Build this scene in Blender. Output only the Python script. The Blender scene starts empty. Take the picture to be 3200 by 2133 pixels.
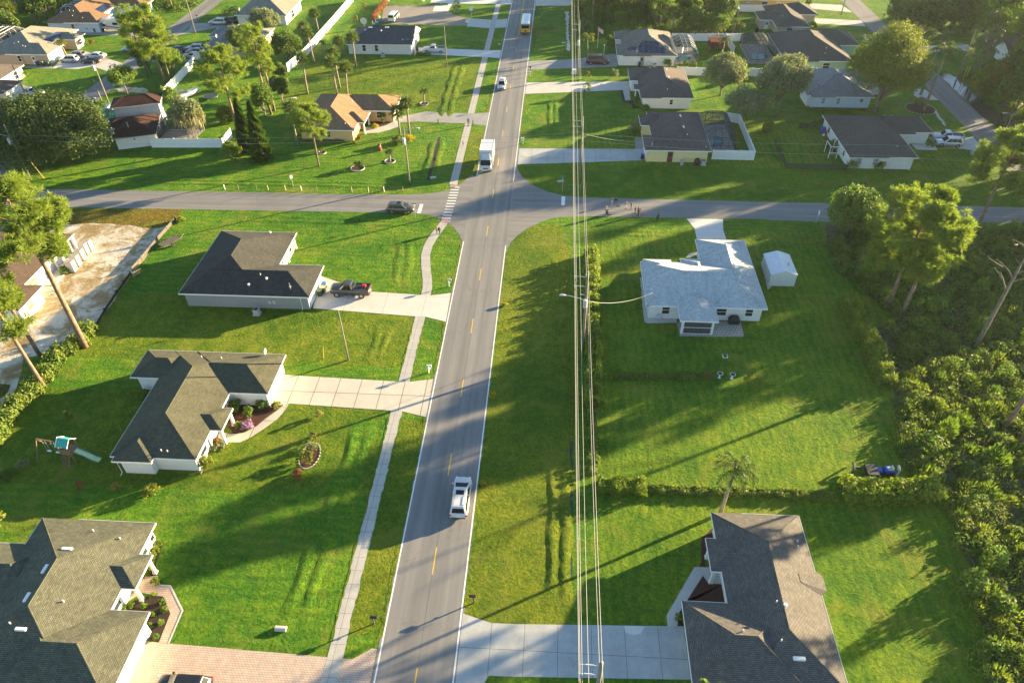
import bpy, bmesh, math, random
import numpy as np
from mathutils import Vector, Matrix
R_ = math.radians
scene = bpy.context.scene
COL = scene.collection
# ------------------------------------------------------------------ camera
CX, CY, FP, ROLL, CAMH = 1600., 1066.5, 2240., 0.012, 62.
_v = np.array([177., -1931.5]); _n = np.array([math.sin(ROLL), math.cos(ROLL)])
_p = math.atan(-(_v @ _n) / FP)
_dn = np.array([_n[0]*math.cos(_p), _n[1]*math.cos(_p), math.sin(_p)])
_Y = np.array([_v[0], _v[1], FP]); _Y /= np.linalg.norm(_Y)
_X = np.cross(_Y, -_dn)
RM = np.array([_X, _Y, -_dn])          # rows: world axes seen from the camera
cam_d = bpy.data.cameras.new("camera"); cam = bpy.data.objects.new("camera", cam_d); COL.objects.link(cam)
cam_d.sensor_width = 36.; cam_d.lens = 36.*FP/3200.; cam_d.clip_end = 3000.; cam_d.clip_start = .5
m3 = RM @ np.diag([1., -1., -1.])
cam.matrix_world = Matrix.Translation((0, 0, CAMH)) @ Matrix([list(r) for r in m3]).to_4x4()
scene.camera = cam
# ------------------------------------------------------------------ light
SUN_EL, SUN_AZ = 10.6, 28.2            # azimuth counted from +X towards +Y
w = bpy.data.worlds.new("World"); scene.world = w; w.use_nodes = True
nt = w.node_tree; sky = nt.nodes.new('ShaderNodeTexSky'); sky.sky_type = 'NISHITA'; sky.sun_disc = False
sky.sun_elevation = R_(SUN_EL); sky.sun_rotation = R_(90.-SUN_AZ); sky.air_density = 1.0; sky.dust_density = .2; sky.ozone_density = 2.
bg = nt.nodes['Background']; bg.inputs[1].default_value = .066
nt.links.new(sky.outputs[0], bg.inputs[0])
sl = bpy.data.lights.new("sun", 'SUN'); sl.energy = 5.; sl.angle = R_(.55); sl.color = (1., .77, .43)
so = bpy.data.objects.new("sun", sl); COL.objects.link(so)
sd = Vector((math.cos(R_(SUN_AZ))*math.cos(R_(SUN_EL)), math.sin(R_(SUN_AZ))*math.cos(R_(SUN_EL)), math.sin(R_(SUN_EL))))
so.rotation_euler = sd.to_track_quat('Z', 'Y').to_euler(); so.location = (60, 60, 60)
scene.view_settings.view_transform = 'Standard'; scene.view_settings.look = 'None'
scene.view_settings.exposure = 2.6; scene.view_settings.gamma = 1.
scene.render.engine = 'CYCLES'
try:
    scene.cycles.max_bounces = 6; scene.cycles.diffuse_bounces = 2; scene.cycles.transparent_max_bounces = 8; scene.cycles.volume_bounces = 0
except Exception: pass
# ------------------------------------------------------------------ picks -> metres
OR = dict(zip('abcdefghijklmnop', [(x, y) for y in (0, 550, 1050, 1533) for x in (0, 800, 1600, 2400)]))
OR = {k: (v[0], v[1], 2.61375) for k, v in OR.items()}
OR['A'] = (0, 0, 5.2275); OR['B'] = (400, 0, 5.2275); OR['C'] = (1150, 0, 5.2275); OR['D'] = (2200, 0, 5.2275)
OR['E'] = (2800, 0, 5.2275); OR['F'] = (300, 250, 5.2275); OR['G'] = (900, 250, 5.2275); OR['H'] = (1850, 80, 5.2275)
OR['I'] = (1850, 560, 7.84); OR['J'] = (1350, 350, 11.765); OR['K'] = (700, 560, 3.92); OR['L'] = (300, 550, 3.92)
OR['M'] = (900, 1100, 3.92); OR['N'] = (2600, 350, 4.706); OR['O'] = (0, 550, 5.2275); OR['P'] = (1500, 0, 7.84)
OR['Z'] = (0, 0, .73529)
def px(k, x, y): o = OR[k]; return o[0]+x/o[2], o[1]+y/o[2]
def ray(X, Y, z=0.):
    d = RM @ np.array([X-CX, Y-CY, FP]); t = (z-CAMH)/d[2]; return (d[0]*t, d[1]*t)
def Q(k, x, y, z=0.): return ray(*px(k, x, y), z)
def proj(p):
    c = RM.T @ (np.array(p)-np.array([0, 0, CAMH])); return CX+FP*c[0]/c[2], CY+FP*c[1]/c[2]
def height(base, k, y):
    ty = OR[k][1]+y/OR[k][2]; lo, hi = 0., 45.
    for _ in range(40):
        m = (lo+hi)/2
        if proj((base[0], base[1], m))[1] > ty: lo = m
        else: hi = m
    return lo
# ------------------------------------------------------------------ materials
MATS = {}
def nodes(name):
    m = bpy.data.materials.new(name); m.use_nodes = True; MATS[name] = m
    n = m.node_tree; return m, n, n.nodes['Principled BSDF']
def N(n, t, **k):
    x = n.nodes.new(t)
    for a, b in k.items():
        if a in ('inputs',):
            for i, v in b.items(): x.inputs[i].default_value = v
        else: setattr(x, a, b)
    return x
def ramp(n, fac, stops):
    r = n.nodes.new('ShaderNodeValToRGB'); e = r.color_ramp.elements
    while len(e) < len(stops): e.new(.5)
    for i, (p, c) in enumerate(stops): e[i].position = p; e[i].color = tuple(c)+(1,)
    n.links.new(fac, r.inputs[0]); return r.outputs[0]
def mixc(n, f, a, b, mode='MIX'):
    x = n.nodes.new('ShaderNodeMix'); x.data_type = 'RGBA'; x.blend_type = mode
    for i, v in ((0, f), (6, a), (7, b)):
        if hasattr(v, 'links') or hasattr(v, 'is_linked'): n.links.new(v, x.inputs[i])
        elif i == 0: x.inputs[0].default_value = v
        else: x.inputs[i].default_value = tuple(v)+(1,)
    return x.outputs[2]
def noise(n, sc, det=4., rough=.6, vec=None, dist=0., scale3=None):
    t = N(n, 'ShaderNodeTexNoise', inputs={2: sc, 3: det, 4: rough}); t.inputs['Distortion'].default_value = dist
    if vec is None:
        g = n.nodes.new('ShaderNodeNewGeometry'); vec = g.outputs['Position']
    if scale3:
        mp = n.nodes.new('ShaderNodeMapping'); mp.inputs['Scale'].default_value = scale3; n.links.new(vec, mp.inputs[0]); vec = mp.outputs[0]
    n.links.new(vec, t.inputs[0]); return t.outputs[0]
def bump(n, b, h, s=.5, d=.05):
    x = N(n, 'ShaderNodeBump', inputs={0: s, 1: d}); n.links.new(h, x.inputs['Height']); n.links.new(x.outputs[0], b.inputs['Normal'])
def mat(name, col, rough=.6, var=.12, sc=3., metal=0., bmp=0., spec=None, alpha=None):
    m, n, b = nodes(name); b.inputs['Roughness'].default_value = rough; b.inputs['Metallic'].default_value = metal
    if spec is not None: b.inputs['Specular IOR Level'].default_value = spec
    f = noise(n, sc, 3.)
    c = ramp(n, f, [(.3, [v*(1-var) for v in col]), (.7, [min(1, v*(1+var)) for v in col])])
    n.links.new(c, b.inputs['Base Color'])
    if bmp: bump(n, b, f, bmp, .02)
    if alpha is not None: b.inputs['Alpha'].default_value = alpha
    return m
def grass(name, lo, mid, hi, stripes=0., rough_sc=1.):
    m, n, b = nodes(name); b.inputs['Roughness'].default_value = .9; b.inputs['Specular IOR Level'].default_value = .1
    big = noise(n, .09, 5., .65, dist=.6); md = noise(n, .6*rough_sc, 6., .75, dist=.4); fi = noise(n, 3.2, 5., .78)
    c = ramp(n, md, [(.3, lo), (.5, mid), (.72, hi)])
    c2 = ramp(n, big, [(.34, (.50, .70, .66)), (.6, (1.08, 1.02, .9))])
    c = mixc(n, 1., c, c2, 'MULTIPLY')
    c3 = ramp(n, fi, [(.34, (.42, .45, .45)), (.66, (1.6, 1.5, 1.25))])
    c = mixc(n, .8, c, c3, 'MULTIPLY')
    pat = noise(n, .16, 3., .5, dist=1.2)
    c = mixc(n, ramp(n, pat, [(.52, (0, 0, 0)), (.7, (.55, .55, .55))]), c, (.19, .20, .03))
    c = mixc(n, ramp(n, noise(n, .22, 5., .7, dist=.8), [(.60, (0, 0, 0)), (.70, (.5, .5, .5))]), c, (.055, .12, .02))
    sp = noise(n, .75, 4., .75, dist=.5); c = mixc(n, ramp(n, sp, [(.66, (0, 0, 0)), (.74, (.6, .6, .6))]), c, (.24, .20, .10))
    if stripes > .02:
        wv0 = N(n, 'ShaderNodeTexWave', inputs={1: .28, 2: 6., 3: 2.}); wv0.bands_direction = 'X' if stripes > .04 else 'Y'
        gg = n.nodes.new('ShaderNodeNewGeometry'); n.links.new(gg.outputs['Position'], wv0.inputs[0]); c = mixc(n, .8, c, ramp(n, wv0.outputs[1], [(.3, (.86, .88, .9)), (.7, (1.08, 1.06, 1.))]), 'MULTIPLY')
    n.links.new(c, b.inputs['Base Color'])
    h = N(n, 'ShaderNodeMath', operation='MULTIPLY_ADD'); n.links.new(fi, h.inputs[0]); h.inputs[1].default_value = .55
    a = N(n, 'ShaderNodeMath', operation='MULTIPLY'); n.links.new(md, a.inputs[0]); a.inputs[1].default_value = .8
    n.links.new(a.outputs[0], h.inputs[2]); out = h.outputs[0]
    if stripes:
        wv = N(n, 'ShaderNodeTexWave', inputs={1: .42, 2: 9., 3: 3.})
        g = n.nodes.new('ShaderNodeNewGeometry'); n.links.new(g.outputs['Position'], wv.inputs[0])
        q = N(n, 'ShaderNodeMath', operation='MULTIPLY_ADD'); n.links.new(wv.outputs[1], q.inputs[0]); q.inputs[1].default_value = stripes; n.links.new(out, q.inputs[2]); out = q.outputs[0]
    bump(n, b, out, 1., .42)
    return m
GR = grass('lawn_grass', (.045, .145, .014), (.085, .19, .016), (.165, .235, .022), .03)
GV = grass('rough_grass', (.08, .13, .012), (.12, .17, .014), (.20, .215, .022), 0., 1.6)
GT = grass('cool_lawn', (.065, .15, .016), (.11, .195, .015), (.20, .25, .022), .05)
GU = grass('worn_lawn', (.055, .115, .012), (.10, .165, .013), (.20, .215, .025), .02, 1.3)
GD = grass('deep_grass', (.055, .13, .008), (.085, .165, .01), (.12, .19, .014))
def asphalt(name='asphalt', al=(1.05, .012, 1)):
    m, n, b = nodes(name); b.inputs['Roughness'].default_value = .85; b.inputs['Specular IOR Level'].default_value = .25
    a = noise(n, .35, 5., .65, scale3=(2.5, .25, 1) if al[0] > al[1] else (.25, 2.5, 1)); f = noise(n, 9., 2.)
    c = ramp(n, a, [(.3, (.175, .17, .165)), (.7, (.225, .215, .205))])
    c = mixc(n, .5, c, ramp(n, f, [(.3, (.85, .85, .85)), (.7, (1.1, 1.1, 1.1))]), 'MULTIPLY')
    tr = noise(n, 1., 3., .55, scale3=al); c = mixc(n, .85, c, ramp(n, tr, [(.35, (.80, .80, .81)), (.6, (1.1, 1.09, 1.07))]), 'MULTIPLY')
    vo = N(n, 'ShaderNodeTexVoronoi', feature='DISTANCE_TO_EDGE'); vo.inputs['Scale'].default_value = .11; g = n.nodes.new('ShaderNodeNewGeometry'); nz = N(n, 'ShaderNodeTexNoise', inputs={2: .8, 3: 5.}); n.links.new(g.outputs['Position'], nz.inputs[0])
    av = N(n, 'ShaderNodeVectorMath', operation='MULTIPLY_ADD'); n.links.new(nz.outputs[1], av.inputs[0]); av.inputs[1].default_value = (3, 3, 3); n.links.new(g.outputs['Position'], av.inputs[2]); n.links.new(av.outputs[0], vo.inputs[0])
    c = mixc(n, ramp(n, vo.outputs[0], [(.0, (.35, .35, .35)), (.006, (0, 0, 0))]), c, (.07, .07, .07))
    st_ = noise(n, .5, 4., .7, dist=1.); c = mixc(n, ramp(n, st_, [(.68, (0, 0, 0)), (.78, (.35, .35, .35))]), c, (.10, .10, .10))
    n.links.new(c, b.inputs['Base Color']); return m
AS = asphalt(); AX = asphalt('asphalt_cross', (.012, 1.05, 1))
def conc(name, a, bcol, brick=None, mort=(.12, .11, .1), msz=.02, rot=0.):
    m, n, b = nodes(name); b.inputs['Roughness'].default_value = .85; b.inputs['Specular IOR Level'].default_value = .2
    s = noise(n, .5, 6., .7); f = noise(n, 6., 3.)
    c = ramp(n, s, [(.3, a), (.7, bcol)])
    c = mixc(n, .5, c, ramp(n, f, [(.3, (.86, .86, .86)), (.7, (1.08, 1.08, 1.08))]), 'MULTIPLY')
    c = mixc(n, ramp(n, noise(n, .9, 5., .75, dist=1.), [(.62, (0, 0, 0)), (.72, (.45, .45, .45))]), c, [v*.45 for v in a])
    if brick:
        t = N(n, 'ShaderNodeTexBrick', offset=0. if brick[0] > 1 else .5); t.inputs['Scale'].default_value = 1.
        t.inputs['Color1'].default_value = (1, 1, 1, 1); t.inputs['Color2'].default_value = (.93, .93, .93, 1)
        t.inputs['Mortar'].default_value = tuple(mort)+(1,); t.inputs['Mortar Size'].default_value = msz
        t.inputs['Brick Width'].default_value = brick[0]; t.inputs['Row Height'].default_value = brick[1]
        g = n.nodes.new('ShaderNodeNewGeometry'); mp = n.nodes.new('ShaderNodeMapping'); mp.inputs['Location'].default_value = brick[2]+(0,)
        n.links.new(g.outputs['Position'], mp.inputs[0]); n.links.new(mp.outputs[0], t.inputs[0])
        c = mixc(n, 1., c, t.outputs[0], 'MULTIPLY')
    n.links.new(c, b.inputs['Base Color']); return m
CO = conc('concrete', (.42, .40, .36), (.52, .49, .44))
CN = conc('old_concrete', (.22, .22, .21), (.33, .32, .30))
CSW = conc('sidewalk_concrete', (.36, .35, .32), (.47, .44, .39), (9., 1.47, (0, -.4)), (.42, .42, .42), .02)
CWH = conc('new_concrete', (.52, .50, .47), (.62, .59, .55))
DB = conc('drive_slabs', (.46, .42, .35), (.56, .51, .42), (2.73, 5., (1.3, -1.12)), (.35, .33, .3), .045)
DX = conc('grey_slabs', (.32, .33, .32), (.46, .46, .44), (3., 5., (1.34, -.15)), (.4, .4, .4), .025)
DC = conc('pale_slabs', (.52, .48, .42), (.60, .56, .5), (5.6, 9., (.9, 0)), (.5, .5, .5), .03)
def pavers():
    m, n, b = nodes('brick_pavers'); b.inputs['Roughness'].default_value = .85
    t = N(n, 'ShaderNodeTexBrick'); t.inputs['Scale'].default_value = 1.
    t.inputs['Color1'].default_value = (.52, .36, .28, 1); t.inputs['Color2'].default_value = (.50, .43, .33, 1); t.inputs['Mortar'].default_value = (.28, .22, .18, 1)
    t.inputs['Mortar Size'].default_value = .02; t.inputs['Brick Width'].default_value = .3; t.inputs['Row Height'].default_value = .2; t.inputs['Bias'].default_value = -.1
    g = n.nodes.new('ShaderNodeNewGeometry'); n.links.new(g.outputs['Position'], t.inputs[0])
    c = mixc(n, .7, t.outputs[0], ramp(n, noise(n, 1.8, 4.), [(.3, (.75, .8, .85)), (.7, (1.2, 1.1, 1.05))]), 'MULTIPLY')
    n.links.new(c, b.inputs['Base Color']); return m
PV = pavers()
def sand():
    m, n, b = nodes('sandy_soil'); b.inputs['Roughness'].default_value = .95
    a = noise(n, .22, 7., .72, dist=.6); c = ramp(n, a, [(.36, (.20, .13, .04)), (.46, (.30, .22, .11)), (.54, (.50, .44, .35)), (.7, (.60, .55, .46))])
    c = mixc(n, ramp(n, noise(n, .45, 5., .7, dist=1.), [(.56, (0, 0, 0)), (.66, (.75, .75, .75))]), c, (.12, .12, .025))
    n.links.new(c, b.inputs['Base Color']); bump(n, b, noise(n, 2.5, 5.), .6, .12); return m
SA = sand()
DG = grass('dry_verge', (.07, .06, .012), (.13, .11, .02), (.2, .15, .035), 0., 2.)
UFL = mat('woodland_litter', (.07, .075, .025), .95, .5, 1.2, bmp=.5)
MU = mat('mulch', (.06, .02, .012), .95, .5, 9., bmp=.5); MUD = mat('dark_mulch', (.028, .018, .012), .95, .5, 9., bmp=.5)
GRV = mat('gravel', (.24, .205, .165), .95, .3, 5., bmp=.4); SHL = mat('shell_gravel', (.45, .43, .38), .95, .35, 7.)
PAT = conc('patio_stone', (.36, .33, .28), (.46, .42, .36), (.5, .5, (0, 0)), (.3, .3, .28), .03)
LW = mat('line_white', (.72, .70, .66), .6, .1, 5.); LY = mat('line_yellow', (.62, .40, .06), .6, .12, 6.); JT = mat('seam', (.08, .08, .075), .9)
RED = mat('tactile_red', (.36, .2, .2), .8, .15, 5.)
WT = mat('water', (.03, .04, .04), .12, .2, 1., spec=.3); POOL = mat('pool_water', (.05, .28, .33), .08, .1, 1.)
DIT = mat('ditch_silt', (.03, .04, .028), .9, .4, 2., bmp=.3)
def roofm(name, c1, c2, row=.15):
    m, n, b = nodes(name); b.inputs['Roughness'].default_value = .88; b.inputs['Specular IOR Level'].default_value = .2
    uv = n.nodes.new('ShaderNodeUVMap'); t = N(n, 'ShaderNodeTexBrick'); t.inputs['Scale'].default_value = 1.
    t.inputs['Color1'].default_value = tuple(c1)+(1,); t.inputs['Color2'].default_value = tuple(c2)+(1,); t.inputs['Mortar'].default_value = tuple([v*.5 for v in c1])+(1,)
    t.inputs['Mortar Size'].default_value = .018; t.inputs['Brick Width'].default_value = .34; t.inputs['Row Height'].default_value = row
    n.links.new(uv.outputs[0], t.inputs[0])
    c = mixc(n, .8, t.outputs[0], ramp(n, noise(n, 2.2, 5., .7), [(.3, (.75, .75, .75)), (.7, (1.22, 1.22, 1.22))]), 'MULTIPLY')
    c = mixc(n, .6, c, ramp(n, noise(n, .7, 5., .7, vec=uv.outputs[0], scale3=(1, .16, 1)), [(.32, (.66, .68, .68)), (.66, (1.14, 1.13, 1.1))]), 'MULTIPLY')
    n.links.new(c, b.inputs['Base Color']); bump(n, b, t.outputs[1], -.3, .02); return m
RF = dict(A=roofm('shingle_slate', (.085, .088, .065), (.135, .135, .095)), B=roofm('shingle_olive', (.08, .08, .055), (.11, .108, .072)),
          C=roofm('shingle_black', (.05, .05, .047), (.07, .069, .062)), V=roofm('shingle_pale', (.40, .45, .47), (.52, .56, .58)),
          X=roofm('shingle_brown', (.105, .098, .092), (.155, .14, .125)), F=roofm('shingle_tan', (.24, .15, .085), (.32, .20, .115)),
          N=roofm('shingle_umber', (.10, .082, .074), (.135, .112, .1)), G=roofm('shingle_char', (.075, .078, .085), (.095, .10, .105)),
          J=roofm('shingle_grey', (.22, .21, .17), (.27, .26, .21)), S=roofm('shingle_taupe', (.085, .078, .07), (.11, .1, .088)),
          R=roofm('shingle_steel', (.20, .21, .23), (.25, .26, .28)), I=roofm('shingle_rust', (.19, .115, .065), (.24, .15, .09)),
          E=roofm('shingle_maroon', (.05, .024, .018), (.075, .036, .028)), D=roofm('roof_felt', (.085, .06, .045), (.10, .07, .055)),  # maroon colour darkened to stand in for tree shade on that roof
          L=roofm('shingle_seagrey', (.17, .16, .135), (.21, .2, .17)), H=roofm('shingle_blue', (.21, .21, .22), (.26, .26, .27)))
WH = mat('white_stucco', (.66, .65, .62), .8, .05, 2., bmp=.1); WG = mat('grey_stucco', (.235, .255, .265), .8, .05, 2.)
WY = mat('yellow_stucco', (.72, .58, .28), .8, .05, 2.); WO = mat('orange_stucco', (.70, .42, .18), .8, .05, 2.)
WBL = mat('blue_stucco', (.38, .52, .66), .8, .05, 2.); WBE = mat('beige_stucco', (.45, .37, .28), .8, .05, 2.)
WGR = mat('mint_stucco', (.36, .52, .34), .8, .05, 2.); WB = mat('ice_stucco', (.55, .62, .68), .8, .05, 2.); WOC = mat('ochre_stucco', (.66, .42, .10), .8, .05, 2.)
WP = mat('peach_stucco', (.72, .52, .36), .8, .05, 2.)
TR = mat('white_trim', (.74, .73, .70), .5, .03, 2.); TRD = mat('dark_trim', (.05, .05, .055), .5)
GLS = mat('window_glass', (.02, .03, .04), .1, .3, 1., spec=.45); GLB = mat('solar_glass', (.012, .02, .05), .12, .2, 1., spec=.7)
SOF = mat('soffit_white', (.55, .54, .52), .7, .03); DRB = mat('brown_door', (.14, .035, .025), .6); DRG = mat('grey_door', (.3, .28, .25), .6)
VIN = mat('white_vinyl', (.76, .76, .74), .45, .03, 1.); WDD = mat('weathered_wood', (.085, .075, .06), .9, .3, 3.); WDR = mat('red_wood', (.20, .07, .035), .8, .3, 3.)
POLE = mat('pole_wood', (.20, .175, .14), .9, .25, 2.); ALU = mat('aluminium', (.5, .52, .54), .35, .05, 3., metal=.6); GALV = mat('galvanised', (.42, .44, .46), .45, .08)
CBL = mat('cable', (.34, .33, .31), .5, .05); BRK = mat('brown_block', (.20, .12, .07), .9, .2, 4.); CHN = mat('chain_link', (.04, .06, .05), .6, .1, 2., alpha=.45)
SCR = mat('insect_screen', (.035, .038, .04), .8, .1, 2., alpha=.42); BRZ = mat('bronze_frame', (.05, .045, .04), .5)
RUB = mat('tyre_rubber', (.02, .02, .021), .85); RIM = mat('alloy', (.45, .46, .47), .3, .05, 5., metal=.7); CG = mat('car_glass', (.008, .014, .018), .12, .2, 1., spec=.25)
HL = mat('headlamp', (.75, .76, .76), .15, .05); TL = mat('tail_lamp', (.45, .02, .015), .25, .1); PLA = mat('plate', (.65, .66, .66), .5); GRL = mat('grille', (.03, .03, .03), .5)
def paint(name, c, metal=0., rough=.28):
    m = mat(name, c, rough, .03, 1., metal=metal); b = m.node_tree.nodes['Principled BSDF']
    b.inputs['Coat Weight'].default_value = .6; b.inputs['Coat Roughness'].default_value = .06; return m
PW = paint('paint_white', (.50, .51, .52), 0., .35); PS = paint('paint_silver', (.42, .44, .46), .4, .3); PB = paint('paint_black', (.012, .013, .016)); PBZ = paint('paint_bronze', (.12, .105, .08), .5, .3)
PG = paint('paint_graphite', (.075, .07, .07), .4, .3); PMR = paint('paint_maroon', (.09, .012, .02)); PGY = paint('paint_grey', (.2, .215, .23), .4, .3); PYL = paint('paint_yellow', (.72, .38, .03)); PBE = paint('paint_beige', (.4, .38, .34), .3)
PLB = mat('blue_plastic', (.02, .10, .45), .5); PLG = mat('green_plastic', (.03, .07, .04), .6); PLK = mat('black_plastic', (.015, .015, .017), .6); PLT = mat('tan_plastic', (.5, .36, .2), .6); PLR = mat('red_plastic', (.45, .03, .03), .5)
PLC = mat('teal_canvas', (.02, .30, .26), .7); PLW = mat('white_plastic', (.75, .75, .73), .5); ACM = mat('unit_metal', (.36, .37, .37), .6, .1, 6.)
def leafm(name, lo, hi, trans=.35, sc=.9):
    m, n, b = nodes(name); b.inputs['Roughness'].default_value = .65; b.inputs['Specular IOR Level'].default_value = .25
    gi = n.nodes.new('ShaderNodeNewGeometry')
    f = noise(n, sc, 3., .6); mx = N(n, 'ShaderNodeMath', operation='MULTIPLY_ADD'); n.links.new(gi.outputs['Random Per Island'], mx.inputs[0]); mx.inputs[1].default_value = .5
    hf = N(n, 'ShaderNodeMath', operation='MULTIPLY_ADD'); n.links.new(f, hf.inputs[0]); hf.inputs[1].default_value = 1.; hf.inputs[2].default_value = -.25
    n.links.new(hf.outputs[0], mx.inputs[2])
    c = ramp(n, mx.outputs[0], [(.2, lo), (.8, hi)]); n.links.new(c, b.inputs['Base Color'])
    t = N(n, 'ShaderNodeBsdfTranslucent'); n.links.new(mixc(n, 1., c, (1.1, 1.15, .6), 'MULTIPLY'), t.inputs[0])
    ms = N(n, 'ShaderNodeMixShader'); ms.inputs[0].default_value = trans
    n.links.new(b.outputs[0], ms.inputs[1]); n.links.new(t.outputs[0], ms.inputs[2]); n.links.new(ms.outputs[0], n.nodes['Material Output'].inputs[0]); return m
LP_ = leafm('pine_needles', (.12, .19, .03), (.27, .33, .055), .45); LB = leafm('oak_leaves', (.05, .11, .02), (.16, .22, .04), .4); LOK = leafm('dark_oak_leaves', (.03, .065, .014), (.10, .135, .03), .3); LG = leafm('green_leaves', (.07, .15, .02), (.20, .28, .04), .4)
LY_ = leafm('yellowing_leaves', (.08, .14, .02), (.27, .27, .035), .4); LPM = leafm('palm_leaves', (.05, .11, .025), (.15, .19, .05)); LPD = leafm('dead_fronds', (.20, .12, .04), (.33, .21, .08))
LUN = leafm('undergrowth_leaves', (.065, .14, .022), (.24, .28, .05), .4, sc=.35); LSG = leafm('sage_leaves', (.12, .16, .08), (.28, .30, .16), .4); LC = leafm('cypress_leaves', (.04, .09, .02), (.10, .16, .03))
LRD = leafm('red_leaves', (.20, .06, .03), (.34, .15, .05)); LYF = leafm('gold_flowers', (.35, .28, .02), (.5, .42, .03)); LHG = leafm('hedge_leaves', (.08, .16, .016), (.27, .31, .035), .4); LMS = leafm('hanging_moss', (.20, .19, .12), (.34, .31, .18)); LDR = leafm('dry_grass', (.16, .15, .03), (.34, .28, .08)); LPU = leafm('purple_flowers', (.25, .12, .3), (.45, .3, .5))
BK = mat('pine_bark', (.20, .135, .095), .95, .35, 2., bmp=.5); BKG = mat('grey_bark', (.17, .15, .12), .95, .3, 2., bmp=.5); BKP = mat('palm_bark', (.24, .20, .15), .95, .25, 3., bmp=.4); BKW = mat('bare_wood', (.17, .145, .12), .9, .3, 2.)
# ------------------------------------------------------------------ mesh helpers
class MB:
    def __init__(s): s.v = []; s.f = []; s.m = []; s.uv = None
    def add(s, vs, fs, mi=0):
        o = len(s.v); s.v += [tuple(p) for p in vs]; s.f += [tuple(i+o for i in f) for f in fs]; s.m += [mi]*len(fs)
    def box(s, x0, y0, z0, x1, y1, z1, mi=0, rot=0., c=None):
        vs = [(x, y, z) for z in (z0, z1) for x, y in ((x0, y0), (x1, y0), (x1, y1), (x0, y1))]
        if rot:
            cx, cy = c if c else ((x0+x1)/2, (y0+y1)/2); co, si = math.cos(rot), math.sin(rot)
            vs = [(cx+(x-cx)*co-(y-cy)*si, cy+(x-cx)*si+(y-cy)*co, z) for x, y, z in vs]
        s.add(vs, [(0, 3, 2, 1), (4, 5, 6, 7), (0, 1, 5, 4), (1, 2, 6, 5), (2, 3, 7, 6), (3, 0, 4, 7)], mi)
    def tube(s, pts, rad, n=6, mi=0, cap=True):
        pts = [Vector(p) for p in pts]; rr = rad if isinstance(rad, (list, tuple)) else [rad]*len(pts); o = len(s.v); up = Vector((.13, .2, .97))
        for i, p in enumerate(pts):
            d = (pts[min(i+1, len(pts)-1)]-pts[max(i-1, 0)]).normalized(); a = d.cross(up)
            if a.length < .05: a = d.cross(Vector((1, 0, 0)))
            a.normalize(); b = d.cross(a)
            for k in range(n): t = 2*math.pi*k/n; s.v.append(tuple(p+(a*math.cos(t)+b*math.sin(t))*rr[i]))
        for i in range(len(pts)-1):
            for k in range(n): s.f.append((o+i*n+k, o+i*n+(k+1) % n, o+(i+1)*n+(k+1) % n, o+(i+1)*n+k)); s.m.append(mi)
        if cap:
            s.f.append(tuple(o+k for k in range(n))[::-1]); s.m.append(mi); e = o+(len(pts)-1)*n; s.f.append(tuple(e+k for k in range(n))); s.m.append(mi)
    def loft(s, rings, mi=0, caps=True):
        o = len(s.v); n = len(rings[0])
        for r in rings: s.v += [tuple(p) for p in r]
        for i in range(len(rings)-1):
            for k in range(n): s.f.append((o+i*n+k, o+i*n+(k+1) % n, o+(i+1)*n+(k+1) % n, o+(i+1)*n+k)); s.m.append(mi)
        if caps:
            s.f.append(tuple(o+k for k in range(n))[::-1]); s.m.append(mi); e = o+(len(rings)-1)*n; s.f.append(tuple(e+k for k in range(n))); s.m.append(mi)
    def build(s, name, mt, parent=None, smooth=False, bevel=0.):
        me = bpy.data.meshes.new(name); me.from_pydata(s.v, [], s.f)
        for q in (mt if isinstance(mt, (list, tuple)) else [mt]): me.materials.append(q)
        me.polygons.foreach_set('material_index', s.m)
        if s.uv: 
            l = me.uv_layers.new(name='UVMap'); l.data.foreach_set('uv', [c for t in s.uv for c in t])
        bm = bmesh.new(); bm.from_mesh(me)
        if not s.uv: bmesh.ops.recalc_face_normals(bm, faces=bm.faces)
        if bevel: bmesh.ops.bevel(bm, geom=list(bm.edges), offset=bevel, segments=2, affect='EDGES', clamp_overlap=True)
        bm.to_mesh(me); bm.free()
        if smooth: me.polygons.foreach_set('use_smooth', [True]*len(me.polygons))
        me.update(); o = bpy.data.objects.new(name, me); COL.objects.link(o)
        if parent: o.parent = parent
        return o
def npmesh(name, V, F, mt, parent=None, smooth=False):
    V = np.asarray(V, np.float32); F = np.asarray(F, np.int32); me = bpy.data.meshes.new(name); k = F.shape[1]
    me.vertices.add(len(V)); me.vertices.foreach_set('co', V.ravel()); me.loops.add(F.size); me.loops.foreach_set('vertex_index', F.ravel())
    me.polygons.add(len(F)); me.polygons.foreach_set('loop_start', np.arange(0, F.size, k, dtype=np.int32)); me.polygons.foreach_set('loop_total', np.full(len(F), k, np.int32))
    me.materials.append(mt); me.update(calc_edges=True); o = bpy.data.objects.new(name, me); COL.objects.link(o)
    if parent: o.parent = parent
    return o
def thing(name, label, cat, loc=(0, 0, 0), rz=0., group=None, kind=None):
    o = bpy.data.objects.new(name, None); COL.objects.link(o); o.empty_display_size = .3
    o.location = (loc[0], loc[1], loc[2] if len(loc) > 2 else 0.); o.rotation_euler = (0, 0, rz); tag(o, label, cat, group, kind); return o
def tag(o, label=None, cat=None, group=None, kind=None):
    if label: o['label'] = label
    if cat: o['category'] = cat
    if group: o['group'] = group
    if kind: o['kind'] = kind
    return o
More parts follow.
